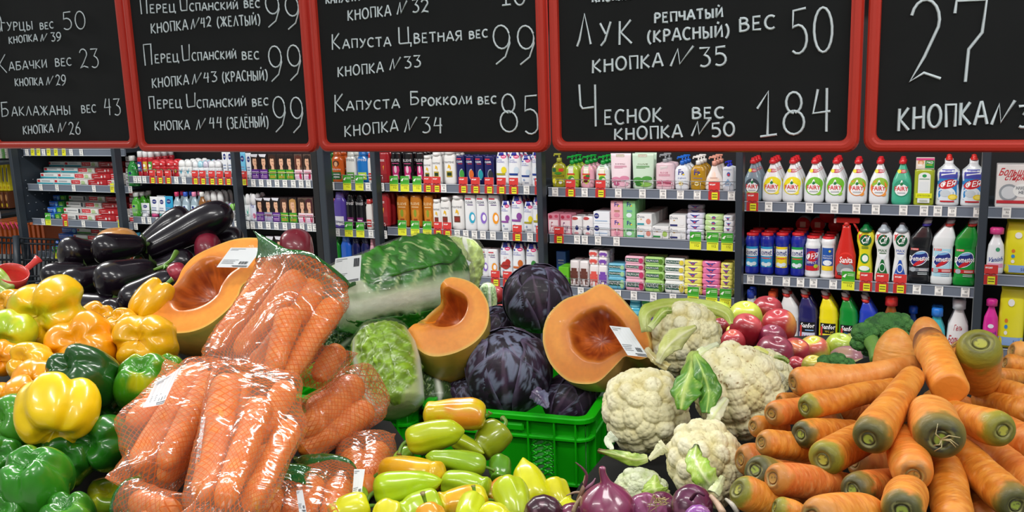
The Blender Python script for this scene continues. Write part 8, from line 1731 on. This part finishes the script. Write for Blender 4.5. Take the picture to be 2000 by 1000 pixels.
# ------------------------------------------------------------------ loose carrots
CA = [((1812, 660), (1856, 762), 31, 36, 1.0, .88, 'broken carrot with dark purple crown on top of the heap', dict(crown='purple', green=1.0, cut=True, c1='#dd8428', c2='#e59838')),
 ((1914, 668), (1908, 760), 44, 40, .93, 1.0, 'fat carrot standing with its green crown up', dict(crown='green', green=.62, c1='#d58426', c2='#de9436')),
 ((1812, 710), (1806, 618), 33, 30, 1.12, 1.12, 'carrot end rising behind the purple-crowned one', dict(crown='none', c1='#d9893a', c2='#dd9444')),
 ((1742, 745), (1752, 640), 38, 33, 1.08, 1.08, 'rounded carrot end left of the purple-crowned one', dict(crown='none', c1='#de8c36', c2='#e39a44')),
 ((1548, 748), (1800, 706), 30, 19, .97, 1.0, 'long carrot lying across the top of the heap', dict(crown='plain', green=.2, bend=.35, c1='#d98636', c2='#e0964a')),
 ((1571, 797), (1758, 752), 27, 18, .90, .97, 'green-crowned carrot just below the long top one', dict(crown='green', green=.45)),
 ((1696, 858), (1788, 728), 39, 22, .78, .92, 'biggest carrot in the middle, dark ringed crown to the front', dict(crown='dark', green=.5)),
 ((1960, 842), (1815, 788), 37, 16, .80, .93, 'thick carrot at right, green crown to the front', dict(crown='green', green=.45)),
 ((1838, 858), (1812, 800), 50, 46, .77, .86, 'blunt carrot with hairy dark crown', dict(crown='dark', green=.5, hairy=True, c1='#d88432', c2='#de9440')),
 ((2010, 778), (1885, 745), 26, 20, .95, 1.02, 'carrot running out to the right edge, upper', dict(crown='none')),
 ((2010, 806), (1900, 778), 26, 20, .93, 1.0, 'carrot running out to the right edge, just below upper', dict(crown='none')),
 ((1962, 708), (2020, 720), 20, 18, 1.05, 1.05, 'small dark-tipped carrot at the right edge', dict(crown='plain', green=.2)),
 ((1945, 735), (2010, 738), 17, 16, 1.02, 1.04, 'small carrot below the dark-tipped one, right edge', dict(crown='plain', green=.2)),
 ((1975, 685), (2030, 700), 24, 22, 1.12, 1.12, 'rounded carrot end far back at right', dict(crown='none', c1='#dd9444', c2='#e0a050')),
 ((1562, 848), (1680, 842), 29, 24, .87, .93, 'carrot with grey-green crown in the second row', dict(crown='dark', green=.4)),
 ((1606, 898), (1720, 836), 37, 30, .80, .9, 'thick carrot left of the biggest, green crown', dict(crown='green', green=.4)),
 ((1506, 808), (1590, 800), 26, 25, .92, .96, 'carrot with brown crown at the left side of the heap', dict(crown='plain', green=.25, c1='#d4702a', c2='#dc8438')),
 ((1486, 864), (1600, 878), 27, 30, .87, .9, 'carrot touching the cauliflower, pale round crown', dict(crown='plain', green=.2)),
 ((1470, 832), (1540, 838), 22, 24, .95, .97, 'carrot peeking out beside the cauliflower', dict(crown='plain', green=.2)),
 ((1474, 918), (1560, 950), 36, 32, .80, .84, 'carrot with very dark green crown at the lower left', dict(crown='dark', green=.75)),
 ((1508, 934), (1640, 950), 33, 38, .78, .82, 'carrot with yellow crown and dark collar, lower left', dict(crown='plain', green=.4, c1='#cf6a28', c2='#db7e36')),
 ((1440, 955), (1530, 1000), 34, 36, .78, .8, 'carrot at the lower left edge of the heap by the onions', dict(crown='green', green=.25)),
 ((1618, 938), (1690, 960), 24, 26, .83, .86, 'small carrot with grey crown under the thick one', dict(crown='plain', green=.3)),
 ((1664, 956), (1770, 944), 33, 30, .77, .84, 'carrot with a deep green crown near the bottom centre', dict(crown='dark', green=.8, c1='#d4702a', c2='#dc8438')),
 ((1784, 930), (1762, 850), 40, 40, .75, .86, 'carrot below the biggest with a pale ringed crown', dict(crown='plain', green=.15, c1='#dd7a24', c2='#e28c34')),
 ((1985, 988), (1858, 868), 38, 34, .74, .86, 'long carrot sloping to the lower right corner', dict(crown='dark', green=.4)),
 ((1862, 1030), (1842, 900), 40, 38, .72, .84, 'carrot running down off the bottom edge', dict(crown='none')),
 ((1762, 1000), (1775, 950), 42, 40, .70, .76, 'carrot at the bottom edge right of the deep green crown', dict(crown='dark', green=.35)),
 ((1585, 1012), (1720, 1000), 44, 42, .70, .74, 'wide carrot along the bottom edge', dict(crown='plain', green=.4)),
 ((1512, 990), (1580, 1010), 24, 26, .76, .76, 'small yellow-green crowned carrot at the bottom', dict(crown='green', green=.5)),
 ((2030, 960), (1895, 862), 40, 36, .80, .9, 'carrot behind the long one, running off right', dict(crown='none', c1='#d07026', c2='#d98434')),
 ((2030, 880), (1900, 815), 38, 34, .86, .95, 'carrot at the right edge behind the thick crowned one', dict(crown='none', c1='#d07026', c2='#d98434')),
 ((1925, 1025), (1890, 920), 34, 34, .78, .86, 'carrot between the two that run off the bottom', dict(crown='none', c1='#cc6c24', c2='#d47e30')),
 ((1522, 782), (1580, 785), 17, 18, 1.0, 1.02, 'thin carrot tucked behind the left side of the heap', dict(crown='none')),
 ((1590, 722), (1690, 732), 16, 16, 1.15, 1.12, 'flat-lying carrot behind the long top one', dict(crown='none', c1='#dd8a34', c2='#e29a44')),
 ((1712, 712), (1760, 720), 24, 22, 1.2, 1.2, 'pale carrot in front of the broccoli stalk', dict(crown='none', c1='#dfa056', c2='#e2aa62')),
 ((1866, 672), (1890, 700), 22, 22, 1.12, 1.12, 'carrot end between the purple crown and green crown', dict(crown='none', c1='#de9240', c2='#e2a04c'))]
for i, (a, b, ha, hb, da, db, l, k) in enumerate(CA): carrot(a, b, ha, hb, da, db, l, seed=200 + i, **k)
# more carrots lie inside the heap, below the visible ones
FX = [(1560, 900), (1640, 870), (1720, 910), (1800, 880), (1880, 850), (1950, 900), (1830, 960), (1920, 960), (1700, 990), (1620, 960), (1560, 960), (1500, 900), (1750, 800), (1860, 800), (1940, 790), (1660, 800), (1600, 830), (1980, 930)]
for i, (x, y) in enumerate(FX):
    d = np.interp(y, [780, 1000], [1.06, .86]); a = (i * 1.7) % 3.1; dx, dy = 55 * math.cos(a), 28 * math.sin(a)
    carrot((x - dx, y - dy), (x + dx, y + dy), 34, 28, d, d + .02, f'carrot inside the heap under the visible ones, {ORD[i]} buried', seed=300 + i, crown='plain', green=.2, c1='#c96a26', c2='#d47c32')['group'] = 'carrots buried in the heap'
# ------------------------------------------------------------------ the display bed everything lies on
def bed():
    x0, x1, y0, y1, st = -1.75, 1.25, .45, 2.75, .03
    xs, ys = np.arange(x0, x1 + .001, st), np.arange(y0, y1 + .001, st); X, Y = np.meshgrid(xs, ys); B = np.array(BED)
    num = np.zeros_like(X); den = np.zeros_like(X); mn = np.full(X.shape, 9.0)
    for bx, by, bz, br in B:
        d2 = (X - bx) ** 2 + (Y - by) ** 2; w_ = 1 / (d2 + .0015) ** 2; num += w_ * bz; den += w_
        mn = np.where(d2 < (br * .95 + .03) ** 2, np.minimum(mn, bz - .004), mn)
    Z = num / den - .012; Z = np.minimum(Z, mn)
    dist = np.sqrt(((X[..., None] - B[:, 0]) ** 2 + (Y[..., None] - B[:, 1]) ** 2).clip(0)) - B[:, 3]; dist = dist.min(-1); Z = Z - np.maximum(0, dist - .005) * np.where(X > .34, 1.1, 2.2)
    for _ in range(1):
        Zs = Z.copy(); Zs[1:-1, 1:-1] = (Z[:-2, 1:-1] + Z[2:, 1:-1] + Z[1:-1, :-2] + Z[1:-1, 2:] + 4 * Z[1:-1, 1:-1]) / 8; Z = np.minimum(Z, Zs)
    for C, root in BEDX:                                            # level floor under the crates
        yw = root.rotation_euler.z; c = np.array(root.location[:2]); rx = (X - c[0]) * math.cos(yw) + (Y - c[1]) * math.sin(yw); ry = -(X - c[0]) * math.sin(yw) + (Y - c[1]) * math.cos(yw)
        ins = (rx > -.03) & (rx < .30) & (ry > -.035) & (ry < .42); Z = np.where(ins, np.minimum(Z, root.location.z - .002), Z)
    Z = np.clip(Z, .82, 1.5); Vt = np.stack([X, Y, Z], -1); ny, nx = X.shape
    V, Fc = tube_grid(Vt, False, False, wrap=False); V = list(map(tuple, V)); k = len(V)
    ring = [j for j in range(nx)] + [i * nx + nx - 1 for i in range(1, ny)] + [(ny - 1) * nx + j for j in range(nx - 2, -1, -1)] + [i * nx for i in range(ny - 2, 0, -1)]
    V += [(V[i][0], V[i][1], .74) for i in ring]; n = len(ring); Fc += [(ring[i], ring[(i + 1) % n], k + (i + 1) % n, k + i) for i in range(n)]
    root = empty('display_counter', (0, 0, 0), 'dark vegetable display counter heaped with produce', 'counter'); mesh('lining', V, Fc, mat('#0a0b08', .9), root, None, True)
    t = MB(); t.box(x0 - .02, x1 + .02, y0 - .02, y1 + .02, .0, .74, mat('#23282c', .5)); t.build('base', root)
bed()
